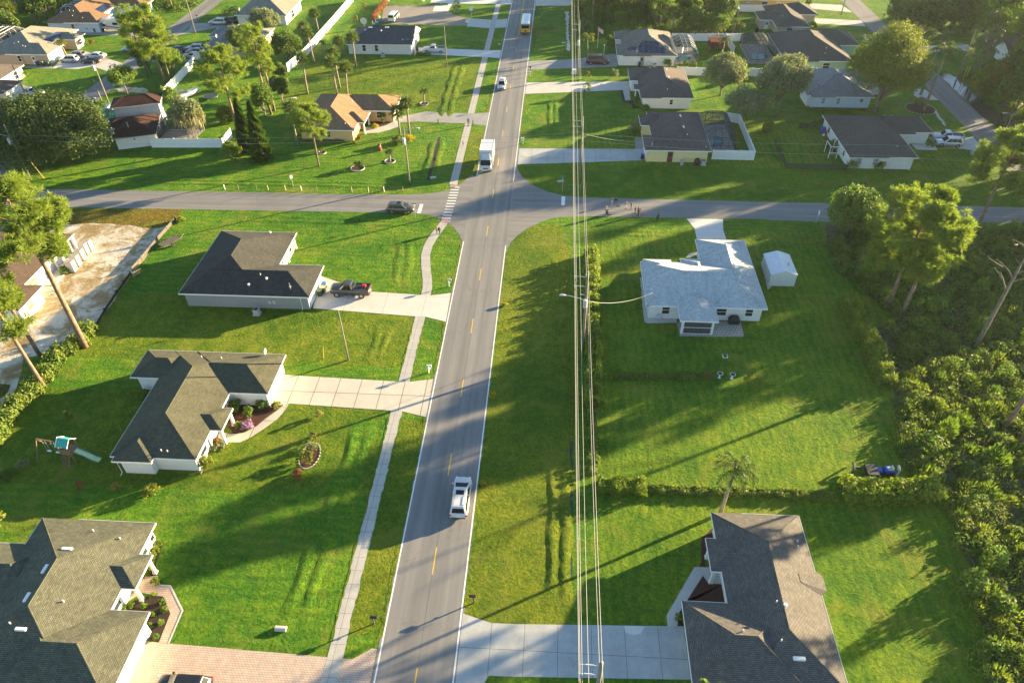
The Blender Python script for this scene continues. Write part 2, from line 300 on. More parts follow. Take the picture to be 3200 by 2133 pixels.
def dup(root, loc, rz=0., sc=None, label=None, group=None):
    r = root.copy(); COL.objects.link(r); r.location = (loc[0], loc[1], loc[2] if len(loc) > 2 else 0.); r.rotation_euler = (0, 0, rz)
    if sc: r.scale = sc
    if label: r['label'] = label
    if group: r['group'] = group
    for ch in list(root.children):
        c = ch.copy(); COL.objects.link(c); c.parent = r
        for g in list(ch.children):
            d = g.copy(); COL.objects.link(d); d.parent = c
    return r
def sheet(name, pts, z, mt, label=None, cat=None, kind='structure', thick=0.):
    bm = bmesh.new(); vs = [bm.verts.new((p[0], p[1], z)) for p in pts]; bm.faces.new(vs); bm.normal_update()
    if bm.faces[:][0].normal.z < 0: bmesh.ops.reverse_faces(bm, faces=bm.faces[:])
    bmesh.ops.triangulate(bm, faces=bm.faces[:]); me = bpy.data.meshes.new(name); bm.to_mesh(me); bm.free(); me.materials.append(mt)
    o = bpy.data.objects.new(name, me); COL.objects.link(o); tag(o, label, cat, None, kind); return o
def wobble(pts, amp=.25, step=1.2, seed=1):
    r = random.Random(seed); out = []
    for i, p in enumerate(pts):
        q_ = pts[(i+1) % len(pts)]; L = math.hypot(q_[0]-p[0], q_[1]-p[1]); n = max(1, int(L/step))
        for k in range(n): t = k/n; out.append((p[0]+(q_[0]-p[0])*t+r.uniform(-amp, amp), p[1]+(q_[1]-p[1])*t+r.uniform(-amp, amp)))
    return out
# ------------------------------------------------------------------ ground, roads
XL, XR = -14.25, -6.95
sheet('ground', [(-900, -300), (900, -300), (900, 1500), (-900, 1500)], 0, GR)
def P(k, *xy): return [Q(k, xy[i], xy[i+1]) for i in range(0, len(xy), 2)]
for i_, (pl, mt_) in enumerate((([(5.2, 28.8), (45, 28.8), (62, 101), (5.2, 100.8)], GT), ([(-75, 110.4), (-19, 111.8), (-19, 137), (-75, 136)], GR), ([(-64, 46), (-19, 46), (-19, 60.5), (-70, 60.5)], GU), ([(-75, 66), (-18.7, 66), (-18.7, 79.5), (-72, 79.5)], GU), ([(2, 111.5), (80, 111), (80, 145), (2, 145)], GT), ([(-60, 146), (-18.7, 146), (-18.7, 176), (-60, 176)], GU))):
    sheet('lawn', wobble(pl, .5, 2.5, 40+i_), .0012, mt_)
sheet('rough_verge', wobble([(-6.9, 23.9+5), (-.3, 28.5), (2.6, 29.5), (3.2, 48), (3.4, 70), (2.9, 92), (1.2, 101.5), (-3.2, 101), (-6.4, 97), (-6.9, 90)], .35, 1.5), .003, GV)
sheet('rough_verge', wobble([(-17, 30.5), (-14.3, 31.5), (-14.3, 57), (-17, 57)], .1), .003, GV)
sheet('rough_verge', wobble([(-6.9, 112), (-6.9, 122), (16, 122.5), (80, 122.5), (80, 110.6), (0, 111.2)], .3, 2, 3), .0025, GD)
sheet('rough_verge', wobble([(-17, 113.5), (-14.3, 113.5), (-14.3, 136), (-17, 136)], .1, 1.2, 4), .003, GV)
sheet('dry_verge', wobble(P('e', 380, 262, 1480, 272, 1430, 360, 1260, 440, 900, 440, 600, 400, 420, 400), .3, 1.2, 5), .0035, DG)
sheet('sand_lot', wobble(P('e', -900, 400, 0, 400, 500, 400, 900, 385, 1300, 430, 1420, 360, 1070, 800, 790, 1230, 700, 1350, 420, 1440, 200, 1480) + P('i', 120, 420, 60, 600, -900, 800), .3, 1.5, 6), .004, SA)
sheet('rough_verge', wobble(P('i', 0, 380, 90, 390, 60, 470, 0, 520, -300, 560, -300, 400), .2, 1, 7), .006, DG)
# main road and streets
sheet('road', [(XL, 5), (XR, 5), (XR, 420), (XL, 420)], .012, AS)
up = P('f', 1765, -12, 1670, 65, 1615, 95, 1560, 117, 1480, 135, 1400, 145, 1250, 152, 1100, 153, 600, 148, 0, 133) + P('e', 1200, 121, 700, 112, 340, 107) + P('a', 250, 1530, 150, 1480, 118, 1400, 150, 1330, 200, 1290)
dn = P('f', 1690, 545, 1680, 520, 1655, 470, 1620, 425, 1570, 388, 1510, 355, 1440, 328, 1370, 312, 1280, 304, 1000, 297, 0, 281) + P('e', 1200, 266, 640, 255, 0, 240, -500, 225)
left = [up[-1], (-101.1, 122), (-106.6, 122), (-109, 119.5), (-112, 112)]
road_w = [(XL+.2, 97.5)] + dn + [(-115, 104.2), (-115, 110)] + left[::-1][1:] + up[::-1] + [(XL+.2, 116.5)]
sheet('road', road_w, .008, AX)
ne = P('c', 40, 1345, 50, 1395, 85, 1445, 150, 1500, 260, 1560) + P('g', 180, 80, 300, 130, 420, 160, 600, 175, 1300, 192, 2091, 212) + P('h', 500, 222, 1040, 236, 1700, 248)
se = P('g', 2091, 352, 1300, 340, 600, 328, 400, 335, 320, 348, 250, 370, 130, 425, 50, 480, -5, 535) + P('f', 2070, 560, 2045, 620)
sheet('road', [(XR-.2, ne[0][1])] + ne + [(81.8, 110.2), (81.8, 132), (87.4, 132), (87.4, 103.4)] + P('h', 2091, 385, 500, 375, 0, 358) + se + [(XR-.2, se[-1][1])], .008, AX)
sheet('road', [(-106.2, 121.5), (-100.7, 121.5), (-100.7, 420), (-106.2, 420)], .010, AS)
sheet('road', [(81.8, 131.5), (87.4, 131.5), (87.4, 420), (81.8, 420)], .010, AS)
for i_, (x, a_, b_) in enumerate(((XL, 30.5, 57.5), (XL, 65.5, 75.5), (XL, 84, 95), (XR, 34, 93), (XL, 118, 133), (XL, 141, 175), (XR, 130.5, 154), (-18.57, 30, 57.5), (-17.13, 30, 57.5), (-18.57, 66, 74.5), (-17.13, 66, 74.5))):
    w_ = .22 if x in (XL, XR) else .1; sheet('soil_fringe', wobble([(x-w_, a_), (x+w_, a_), (x+w_, b_), (x-w_, b_)], w_*.8, .5, 60+i_), .0225 if w_ < .2 else .0165, GU)
for x, y0, y1 in ((XL+.28, 18, 95.6), (XR-.28, 18, 94.8), (XL+.28, 117.5, 400), (XR-.28, 115.5, 400)):
    sheet('road_edge_line', [(x-.07, y0), (x+.07, y0), (x+.07, y1), (x-.07, y1)], .018, LW)
y = 28.4-12.19*2
k = 0
while y < 195:
    if not 97 < y < 99: sheet('centre_line_dash', [(-10.55, y-3.05), (-10.43, y-3.05), (-10.43, y), (-10.55, y)], .018, LY)
    y += 12.05
for xo, y0, y1 in ((-10.42, 195, 400), (-10.72, 193, 400)): sheet('centre_line', [(xo, y0), (xo+.11, y0), (xo+.11, y1), (xo, y1)], .019, LY)
for x0, y0, x1, y1 in ((-10.49, 10, -10.46, 190), (XL+.55, 97.6, XL+.58, 116.5), (XR-.5, 95.5, XR-.47, 115)):
    sheet('seam', [(x0, y0), (x1, y0), (x1, y1), (x0, y1)], .0155, JT)
# crosswalk, stop bars, tactile pads
c0 = Q('f', 1548, 370); c1 = Q('f', 1630, 92)
for i in range(13):
    t = i/12; x = c0[0]+(c1[0]-c0[0])*t; yy = c0[1]+(c1[1]-c0[1])*t
    sheet('crosswalk_bar', [(x-.75, yy-.14), (x+.75, yy-.14), (x+.75, yy+.14), (x-.75, yy+.14)] if i < 12 else [(x-.1, yy-.14), (x+.75, yy-.14), (x+.75, yy+.14), (x-.1, yy+.14)], .016, LW)
sheet('stop_line', P('f', 1315, 303, 1345, 304, 1367, 230, 1340, 229), .0165, LW)
sheet('stop_line', P('g', 402, 238, 431, 240, 434, 168, 405, 167), .0165, LW)
# sidewalk
sx0, sx1 = -18.55, -17.15
sheet('sidewalk', [(sx0, 10), (sx1, 10), (sx1, 83), (sx0, 83)], .02, CSW)
def strip(L, Rr, z=.02, m=CSW, name='sidewalk'): sheet(name, L + Rr[::-1], z, m)
LL = [(sx0, 83.0), (-18.85, 85), (-19.6, 88.5), (-20.1, 91.5), (-20.1, 94), (-19.75, 96.3), (-19.1, 98.8), (-18.45, 101.3)]
RRt = [(sx1, 83.0), (-17.45, 85), (-18.2, 88.5), (-18.7, 91.5), (-18.7, 94), (-18.35, 96), (-17.8, 98.3), (-17.15, 100.9)]
strip(LL, RRt)
sheet('tactile_pad', [(-18.45, 101.35), (-17.15, 100.95), (-16.9, 101.7), (-18.1, 102.5)], .021, RED)
sheet('tactile_pad', [(-18.35, 112.9), (-17.0, 113.2), (-17.0, 113.9), (-18.35, 113.8)], .021, RED)
sheet('sidewalk', [(sx0, 113.9), (sx1, 113.9), (sx1, 420), (sx0, 420)], .02, CSW)
# driveways
def drive(pts, m, z=.014, name='driveway'): return sheet(name, pts, z, m)
drive([(-35.1, 15), (-14.3, 15), (-14.3, 29.6), (-14.75, 29.6), (-16.3, 28.55), (-33.1, 29.05), (-35.1, 29.1)], PV)
sheet('path', P('m', 1190, 700, 1290, 690, 1310, 770, 1395, 775, 1495, 975, 1385, 1243, 1295, 1235, 1390, 1000, 1340, 870, 1160, 830, 1050, 900, 1000, 870), .015, PV)
bd = P('m', 1310, 766, 1398, 771, 1500, 975, 1387, 1240, 1378, 1237, 1488, 975, 1391, 781, 1310, 774); sheet('kerb_edging', bd, .05, CWH)
sheet('mulch_bed', P('m', 1080, 900, 1230, 850, 1330, 860, 1392, 1000, 1300, 1232, 1230, 1222, 1150, 1150, 1000, 960), .017, MUD)
sheet('mulch_bed', P('m', 1240, 430, 1300, 405, 1328, 440, 1262, 640, 1320, 740, 1230, 700), .013, MUD)
drive([(-33.2, 58.2)]+P('j', 230, 316, 1160, 371, 1255, 373, 1448, 350, 1388, 660, 1190, 613, 265, 550)+[(-33.2, 58.3)], DB, .024)
sheet('path', P('j', 240, 545, 180, 600, 90, 665, 0, 738)+P('i', 1990, 790, 1880, 800, 1780, 770, 1780, 830, 1850, 865, 1960, 867, 2040, 830)+P('j', 60, 760, 170, 680, 235, 610, 268, 552), .015, DB)
sheet('mulch_bed', P('i', 1835, 480)+P('j', 60, 500, 160, 545, 200, 560, 170, 605, 85, 662, 0, 735)+P('i', 1985, 785, 1910, 800, 1840, 700), .013, MU)
drive(P('f', 465, 1080, 1290, 1145, 1380, 1148, 1550, 1190, 1592, 955, 1420, 976, 1330, 970, 950, 945, 660, 862, 530, 815), DC, .024)
drive(P('b', 1385, 912, 1735, 930, 1795, 928, 1905, 920, 1885, 1028, 1760, 1015, 1700, 1010, 1330, 995, 1180, 1000, 1150, 960), CN, .024)
sheet('path', P('b', 1180, 1000, 1165, 1035, 1090, 1062, 1000, 1085, 900, 1088, 880, 1040, 960, 1050, 1060, 1025, 1140, 985), .016, CO)
sheet('mulch_bed', P('b', 950, 1015, 1000, 985, 1090, 1000, 1120, 1020, 1040, 1040, 960, 1045), .015, MU)
drive(P('C', 755, 780, 920, 780, 1270, 797, 1890, 824, 1985, 828)+[(XL, 183.2), (XL, 177.5)]+P('C', 1980, 940, 1870, 935, 1040, 895, 760, 905), CWH, .024)
drive(P('C', 1640, 300, 2040, 328)+[(XL, 208.5), (XL, 201)]+P('C', 1985, 465, 1610, 435), CO)
sheet('gravel_lot', wobble(P('C', 270, 100, 1085, 95, 1320, 190, 1400, 245, 1620, 300, 1612, 425, 400, 395, 215, 345), .15, 2, 9), .006, GRV)
drive(P('C', 1090, 95, 1360, 95, 1310, 190, 1055, 185), CWH)
drive([(-38, 222.6), (XL, 222), (XL, 226.5), (-38, 227)], CWH, .011); sheet('path', P('C', 1365, 95, 1300, 95, 1330, 0, 1400, 0), .0125, CWH)
drive(P('c', 45, 1343, 1090, 1310, 1075, 1218, 60, 1212), DX)
sheet('path', P('c', 1003, 1125, 1070, 1120, 1075, 1220, 1010, 1218), .0145, CN)
drive(P('c', 105, 768, 960, 735, 990, 665, 120, 675), CO, .014)
sheet('path', P('c', 905, 735, 960, 735, 968, 820, 925, 822), .0145, CO); sheet('mulch_bed', P('c', 885, 740, 905, 738, 925, 822, 968, 820, 1060, 880, 985, 890, 980, 860, 900, 825), .012, MUD)
drive(P('c', 135, 572, 860, 545, 870, 445, 820, 440, 640, 470, 405, 490, 135, 500), CN)
drive([(XR, 222)]+P('c', 190, 50, 490, 48, 490, 5)+[(XR, 229)], CO)
drive(P('o', -2091, 1085)[0:0]+[(XR, 22.2)]+P('n', 1900, 1508)+P('o', 0, 1515, 1460, 1540, 1400, 1105, 0, 1085)+P('n', 1925, 1078, 1690, 1000), DX)
sheet('path', P('o', 1270, 1103, 1262, 1015, 1490, 620, 1720, 625, 1720, 760, 1605, 755, 1560, 690, 1360, 1000, 1350, 1105), .015, CO)
sheet('new_patch', P('o', 915, 1100, 1085, 1103, 1050, 1165, 985, 1175, 925, 1155), .0175, CWH)
sheet('mulch_bed', P('o', 1560, 693, 1605, 758, 1720, 762, 1760, 905, 1390, 905, 1350, 1040, 1400, 1103, 1345, 1103, 1375, 960), .013, MU)
sheet('mulch_bed', wobble(P('o', 1540, 620, 1550, 370, 1640, 300, 1660, 390, 1590, 480, 1580, 620), .1, .6), .012, MU)
drive(P('g', 1425, 348, 1723, 352, 1725, 440, 1752, 520, 1510, 515, 1490, 425), CWH)
sheet('path', P('g', 1420, 668, 1450, 632, 1530, 615, 1530, 640, 1480, 650, 1460, 670), .013, CO)
sheet('gravel_border', wobble(P('g', 1045, 830, 1080, 1190, 1110, 1202, 1345, 1198, 1345, 1160, 1110, 1150, 1080, 830), .06, .5), .012, SHL)
sheet('patio', P('g', 1345, 1195, 1370, 1310, 1895, 1312, 1870, 1190, 1690, 1185), .014, PAT)
sheet('gravel_border', wobble(P('h', -5, 690, -60, 700, 0, 930, 30, 900), .06, .5), .012, SHL)
drive(P('d', 1310, 1120, 1580, 1130, 1675, 1118, 1795, 1243, 1500, 1205, 1370, 1185), CO); sheet('path', P('d', 1170, 1180, 1360, 1175, 1385, 1228, 1215, 1222), .0145, CO)
drive(P('d', 1195, 690, 1290, 735, 1395, 820, 1250, 815, 1190, 780), CO); drive(P('d', 380, 150, 760, 170, 800, 218, 385, 192), CO); drive(P('d', 240, 25, 600, 42, 690, 103, 380, 75), CO)
drive(P('d', 1175, 380, 1640, 365, 1635, 418, 1200, 428), CO)
drive(P('A', 850, 1120, 1280, 1130, 1500, 1085)+[(-106.1, 165), (-106.1, 171)]+P('A', 1700, 940, 1400, 840, 1050, 930), CO); drive(P('A', 400, 1080, 850, 1060, 850, 1125, 400, 1110), CN, .013)
drive(P('A', 1400, 575, 1850, 580)+[(-106.1, 189.5), (-106.1, 194)]+P('A', 1700, 480, 1380, 530), CN)
drive(P('A', 360, 1380, 480, 1430)+[(-106.1, 143), (-106.1, 148.5)]+P('A', 60, 1568, 180, 1640)[::-1][:0]+[(-119.2, 151.5), (-119.2, 146.2)][::-1], CN)
drive(P('a', 1450, 290, 1545, 240)+[(-100.7, 200)]+P('a', 1570, 195, 1900, 175, 1900, 205), CN, .013)
drive([(-100.7, 172.5), (-87, 172.5), (-87, 178.5), (-100.7, 178.8)], CN)
sheet('sand_patch', wobble(P('F', 280, 150, 420, 100, 700, 120, 850, 160, 860, 220, 700, 200, 500, 210), .5, 1), .004, SA)
sheet('sand_patch', wobble(P('P', 2090, 290, 2180, 290, 2160, 700, 2200, 1250, 2130, 1250, 2110, 700), .25, 1, 3), .0045, SHL)
sheet('drain_swale', wobble(P('d', 770, 290, 800, 300, 870, 370, 850, 380), .2, 1), .004, SHL); sheet('drain_swale', wobble(P('d', 1350, 905, 1375, 905, 1460, 1030, 1440, 1030), .15, 1), .004, SHL)
# ditches
def swale(pts, w_=3.2, d=.14, mt=None, seed=1, core=None):
    rr = random.Random(seed); m = MB(); prof = [(-.5, 0.), (-.36, .55), (-.24, 1.), (-.1, .3), (0, .08), (.1, .3), (.24, 1.), (.36, .55), (.5, 0.)]; P_ = []
    for a, b in zip(pts, pts[1:]):
        n = max(1, int(math.hypot(b[0]-a[0], b[1]-a[1])/.8))
        for i in range(n): P_.append((a[0]+(b[0]-a[0])*i/n, a[1]+(b[1]-a[1])*i/n))
    P_.append(pts[-1]); N_ = len(P_); rows = []
    for i, p in enumerate(P_):
        q0, q1 = P_[max(0, i-1)], P_[min(N_-1, i+1)]; L = math.hypot(q1[0]-q0[0], q1[1]-q0[1]); nx, ny = -(q1[1]-q0[1])/L, (q1[0]-q0[0])/L; e = min(1, i/4, (N_-1-i)/4); k = w_*(1+.12*math.sin(i*.7+seed))
        rows.append([(p[0]+nx*u*k, p[1]+ny*u*k, .006+d*h*e*(1+rr.uniform(-.18, .18))) for u, h in prof])
    for r0 in rows: m.v += r0
    K = len(prof)
    for i in range(N_-1):
        for j in range(K-1): m.f.append((i*K+j, (i+1)*K+j, (i+1)*K+j+1, i*K+j+1)); m.m.append(1 if core and j in (3, 4) else 0)
    o = m.build('swale', [mt or GR]+([core] if core else []), None, smooth=True); tag(o, None, None, None, 'structure'); return o
swale([(-22.5, 31), (-22.2, 38), (-21.8, 44), (-21.3, 50), (-21.2, 57)], 3., .13, GR, 1); swale([(-22.6, 67), (-22.3, 71), (-22.2, 75.5)], 2.6, .10, GU, 2); swale([(-22, 83), (-22.5, 90), (-23.5, 97)], 3., .09, GR, 3)
swale([(-22.6, 115.5), (-22.7, 121), (-22.9, 128), (-23, 133)], 3.2, .16, GR, 4, MUD); swale([(-23.2, 142.5), (-23.4, 152), (-23.6, 163), (-23.5, 174)], 3.4, .15, GU, 5); swale([(-98, 112.4), (-80, 112.7), (-60, 113), (-42, 113.2), (-27, 113.2)], 2.6, .13, GR, 6)
swale([(1.6, 34), (1.7, 44), (1.5, 54), (1.3, 66), (1.2, 80), (1.0, 92)], 2.6, .14, GV, 7); swale([(6, 113.2), (25, 113.4), (50, 113.6), (74, 113.2)], 2.8, .13, GD, 8); swale([(8, 99.3), (18, 99.4)], 2.2, .1, GT, 9); swale([(-50, 101.2), (-36, 101), (-24, 100.4)], 2.4, .09, GR, 10); swale([(-.5, 133), (-.6, 143), (-.8, 153)], 2.6, .12, GR, 11)
sheet('ditch', wobble(P('k', 475, 850, 495, 860, 490, 1200, 500, 1400, 490, 1568, 430, 1568, 425, 1350, 460, 1200), .12, .7)+[], .005, DIT)
sheet('ditch', wobble(P('o', 430, 50, 490, 50, 495, 500, 495, 800, 470, 930, 440, 900, 425, 400), .12, .7, 2), .0055, DIT)
sheet('wet_patch', P('C', 1400, 1200, 1440, 1190, 1450, 1230, 1400, 1310, 1370, 1290), .006, CN)
cw = wobble(P('d', 1390, 600, 1480, 600, 1560, 640, 1700, 780, 1850, 900, 2100, 1030, 2100, 1200, 1900, 1060, 1700, 920, 1560, 770), .4, 1.5, 6)
sheet('pond', cw, .006, WT)
sheet('sand_patch', wobble(P('d', 1900, 1070, 2091, 1060, 2150, 1300, 2000, 1195), .3, 1, 8), .007, CN)
sheet('woodland_floor', wobble(P('h', 470, 560, 520, 720, 700, 850, 960, 1080, 1060, 1180, 860, 1240, 1020, 1568)+P('l', 1050, 850, 1180, 1140, 1420, 1300, 1560, 1568)+P('p', 1700, 950, 1800, 1200, 1750, 1568, 4500, 1568, 4500, -2600)+P('h', 1850, 425, 1650, 420, 480, 395), .4, 2, 11), 0.0045, UFL)
# ------------------------------------------------------------------ house builder
def cells(rects):
    xs = sorted({round(v, 3) for r in rects for v in (r[0], r[2])}); ys = sorted({round(v, 3) for r in rects for v in (r[1], r[3])})
    ins = lambda x, y: any(r[0] < x < r[2] and r[1] < y < r[3] for r in rects)
    g = {(i, j): ins((xs[i]+xs[i+1])/2, (ys[j]+ys[j+1])/2) for i in range(len(xs)-1) for j in range(len(ys)-1)}
    return xs, ys, g
def edges(rects):
    xs, ys, g = cells(rects); G_ = lambda i, j: g.get((i, j), False); out = []
    for j in range(len(ys)):
        for dy, s in ((-1, 1), (0, -1)):
            run = None
            for i in range(len(xs)-1):
                e = G_(i, j) and not G_(i, j-1) if s == 1 else (G_(i, j-1) and not G_(i, j))
                if e: run = run or xs[i]
                if e: end = xs[i+1]
                if run is not None and (not e or i == len(xs)-2): out.append((run, ys[j], end, ys[j], 0, -s)); run = None
    for i in range(len(xs)):
        for s in (1, -1):
            run = None
            for j in range(len(ys)-1):
                e = G_(i, j) and not G_(i-1, j) if s == 1 else (G_(i-1, j) and not G_(i, j))
                if e: run = ys[j] if run is None else run
                if e: end = ys[j+1]
                if run is not None and (not e or j == len(ys)-2): out.append((xs[i], run, xs[i], end, -s, 0)); run = None
    return out
def roof_wing(mb, r, ez, pitch, dz, gable=''):
    x0, y0, x1, y1 = r; W, H_ = x1-x0, y1-y0; h = min(W, H_)/2
    if W >= H_: A = (x0+(0 if 'W' in gable else h), (y0+y1)/2); B = (x1-(0 if 'E' in gable else h), (y0+y1)/2)
    else: A = ((x0+x1)/2, y0+(0 if 'S' in gable else h)); B = ((x0+x1)/2, y1-(0 if 'N' in gable else h))
    z = ez+dz; zr = z+h*pitch; c = [(x0, y0, z), (x1, y0, z), (x1, y1, z), (x0, y1, z)]; a = (A[0], A[1], zr); b = (B[0], B[1], zr)
    if W >= H_: fs = [[c[0], c[1], b, a], [c[2], c[3], a, b], [c[3], c[0], a], [c[1], c[2], b]]; gi = {2: 'W', 3: 'E'}
    else: fs = [[c[1], c[2], b, a], [c[3], c[0], a, b], [c[0], c[1], a], [c[2], c[3], b]]; gi = {2: 'S', 3: 'N'}
    def cap(p, q_):
        o = len(mb.v); n0 = len(mb.f); mb.tube([p, q_], .06, 5, cap=False); mb.uv += [(mb.v[i][0], mb.v[i][1]) for fc in mb.f[n0:] for i in fc]
    if h > 2.2:
        cap(a, b)
        for ci, e_, gg in ((0, a, 'WS'), (3 if W >= H_ else 1, a, 'WS'), (1 if W >= H_ else 3, b, 'EN'), (2, b, 'EN')):
            if not any(t in gable for t in gg): cap(c[ci], e_)
    for k, f in enumerate(fs):
        e = Vector(f[1])-Vector(f[0]); e.normalize(); nn = (Vector(f[1])-Vector(f[0])).cross(Vector(f[-1])-Vector(f[0])).normalized(); s = nn.cross(e)
        g_ = gi.get(k, '-') in gable
        o = len(mb.v); mb.v += f; mb.f.append(tuple(range(o, o+len(f)))); mb.m.append(1 if g_ else 0)
        for p in f: d = Vector(p)-Vector(f[0]); mb.uv.append((d.dot(e), d.dot(s)))
def roof_z(rects, ez, pitch, x, y):
    z = ez
    for r in rects:
        if r[0] <= x <= r[2] and r[1] <= y <= r[3]: z = max(z, ez+pitch*min(x-r[0], r[2]-x, y-r[1], r[3]-y))
    return z
HOUSES = {}
def house(name, label, rects, roof, wall, ez=2.5, pitch=.42, ov=.5, gables=None, org=None, rot=0., open_=(), cat='house', z0=0., parent=None, fas=None, key=None, porch=()):
    root = parent or thing(name, label, cat, org or (rects[0][0], rects[0][1], 0), rot)
    ox, oy = (0, 0) if org else (rects[0][0], rects[0][1])
    rc = [(r[0]-ox, r[1]-oy, r[2]-ox, r[3]-oy) for r in rects]
    mb = MB(); mb.uv = []
    for i, r in enumerate(rc): roof_wing(mb, r, ez, pitch, .004*i, (gables or {}).get(i, ''))
    rf = mb.build('roof', [roof, wall], root)
    wr = [(r[0]+ov, r[1]+ov, r[2]-ov, r[3]-ov) for i, r in enumerate(rc) if i not in open_]
    mb = MB()
    for x0, y0, x1, y1, nx, ny in edges(wr): mb.add([(x0, y0, z0), (x1, y1, z0), (x1, y1, ez-.12), (x0, y0, ez-.12)], [(0, 1, 2, 3)])
    mb.build('wall', wall, root)
    mb = MB()
    for x0, y0, x1, y1, nx, ny in edges(rc):
        t = .035; e = .03
        if nx: mb.box(min(x0, x0+nx*t), y0-e, ez-.17, max(x0, x0+nx*t), y1+e, ez+.03)
        else: mb.box(x0-e+.003, min(y0, y0+ny*t), ez-.168, x1+e-.003, max(y0, y0+ny*t), ez+.028)
    mb.build('fascia', fas or TR, root)
    mb = MB(); xs, ys, g = cells(rc)
    for (i, j), v in g.items():
        if v: mb.add([(xs[i], ys[j], ez-.13), (xs[i+1], ys[j], ez-.13), (xs[i+1], ys[j+1], ez-.13), (xs[i], ys[j+1], ez-.13)], [(0, 3, 2, 1)])
    mb.build('soffit', SOF, root)
    for (x, yv) in porch:
        m = MB(); m.box(x-ox-.14, yv-oy-.14, z0, x-ox+.14, yv-oy+.14, ez-.13); m.box(x-ox-.2, yv-oy-.2, z0, x-ox+.2, yv-oy+.2, z0+.25); m.build('porch_column', wall if porch and wall is WH else TR, root)
    root['_r'] = 0; del root['_r']
    return dict(root=root, rc=rc, ez=ez, p=pitch, o=(ox, oy), wall=wall)
def onwall(h, x, y, n, w, hh, zb, kind='window', m=None, fr=None):
    """x,y world (or local) point on the wall, n in 'NSEW'"""
    ox, oy = h['o']; x -= ox; y -= oy; root = h['root']
    ax = {'S': ((1, 0), (0, -1)), 'N': ((-1, 0), (0, 1)), 'E': ((0, 1), (1, 0)), 'W': ((0, -1), (-1, 0))}[n]; (ux, uy), (nx, ny) = ax
    def slab(u0, u1, z0, z1, d0, d1, mb):
        pts = [(x+ux*u+nx*d, y+uy*u+ny*d) for u in (u0, u1) for d in (d0, d1)]
        mb.box(min(p[0] for p in pts), min(p[1] for p in pts), z0, max(p[0] for p in pts), max(p[1] for p in pts), z1)
    t = .09; fr = fr or TR; mb = MB()
    if kind == 'window':
        slab(-w/2-t, w/2+t, zb-t, zb, -.02, .06, mb); slab(-w/2-t, w/2+t, zb+hh, zb+hh+t, -.02, .05, mb); slab(-w/2-t, -w/2, zb, zb+hh, -.02, .045, mb); slab(w/2, w/2+t, zb, zb+hh, -.02, .045, mb); slab(-w/2, w/2, zb+hh/2-.03, zb+hh/2+.03, -.02, .04, mb)
        f = mb.build('window', fr, root); mb = MB(); slab(-w/2, w/2, zb, zb+hh, -.02, .02, mb); mb.build('pane', m or GLS, f)
    elif kind == 'garage':
        for k in range(4): slab(-w/2, w/2, zb+k*hh/4+.015, zb+(k+1)*hh/4-.015, -.02, .04, mb)
        slab(-w/2, w/2, zb, zb+hh, -.02, .025, mb); slab(-w/2-.1, -w/2, zb, zb+hh+.1, -.02, .06, mb); slab(w/2, w/2+.1, zb, zb+hh+.1, -.02, .06, mb); slab(-w/2, w/2, zb+hh, zb+hh+.1, -.02, .06, mb)
        mb.build('garage_door', m or TR, root)
    else:
        slab(-w/2, w/2, zb, zb+hh, -.02, .05, mb); f = mb.build('door', m or TR, root); mb = MB(); slab(w/2-.14, w/2-.08, zb+.95, zb+1.02, .05, .11, mb); mb.build('handle', ALU, f)
        mb = MB(); slab(-w/2+.2, w/2-.2, zb+1.15, zb+hh-.25, .045, .06, mb); mb.build('pane', GLS, f)
def rooft(h, x, y, kind='vent'):
    z = roof_z([(r[0]+h['o'][0], r[1]+h['o'][1], r[2]+h['o'][0], r[3]+h['o'][1]) for r in h['rc']], h['ez'], h['p'], x, y); x -= h['o'][0]; y -= h['o'][1]; mb = MB()
    if kind == 'vent': mb.tube([(x, y, z-.1), (x, y, z+.28)], .06, 8); mb.build('vent_pipe', TR, h['root'])
    elif kind == 'cap': mb.tube([(x, y, z-.1), (x, y, z+.2)], .12, 10); mb.tube([(x, y, z+.2), (x, y, z+.3)], [.2, .12], 10); mb.build('roof_vent', PLW, h['root'])
    elif kind == 'mast': mb.tube([(x, y, z-.1), (x, y, z+1.1)], .045, 8); mb.box(x-.12, y-.1, z+.35, x+.12, y+.1, z+.55); mb.build('service_mast', ALU, h['root'])
    elif kind == 'ridge': mb.box(x-.16, y-.45, z-.08, x+.16, y+.45, z+.14); mb.build('ridge_vent', PLW, h['root'], bevel=.03)
    elif kind == 'skyx': mb.box(x-.5, y-.16, z-.08, x+.5, y+.16, z+.16); mb.build('roof_vent', PLW, h['root'], bevel=.04)
    elif kind == 'dish':
        mb.tube([(x, y, z-.1), (x, y, z+.5)], .03, 6); d = mb; cx, cz = x, z+.6
        rings = [[(cx-.12+rr*rr*.25, y+rr*math.cos(a)*.42, cz+rr*math.sin(a)*.42+rr*.08) for a in [2*math.pi*k/14 for k in range(14)]] for rr in (.05, .4, .75, 1.)]
        d.loft(rings, caps=False); d.loft([[(p[0]+.02, p[1], p[2]) for p in r] for r in rings[::-1]], caps=False); d.build('satellite_dish', GALV, h['root'], smooth=True)
def panel(h, pts, name, m, lift=.07):
    """flat panel lying on a roof slope; pts world xy"""
    W = [(r[0]+h['o'][0], r[1]+h['o'][1], r[2]+h['o'][0], r[3]+h['o'][1]) for r in h['rc']]
    v = [(x-h['o'][0], y-h['o'][1], roof_z(W, h['ez'], h['p'], x, y)+lift) for x, y in pts]; v2 = [(a, b, c-.08) for a, b, c in v]
    mb = MB(); mb.add(v+v2, [(0, 1, 2, 3), (4, 7, 6, 5), (0, 4, 5, 1), (1, 5, 6, 2), (2, 6, 7, 3), (3, 7, 4, 0)]); return mb.build(name, m, h['root'])
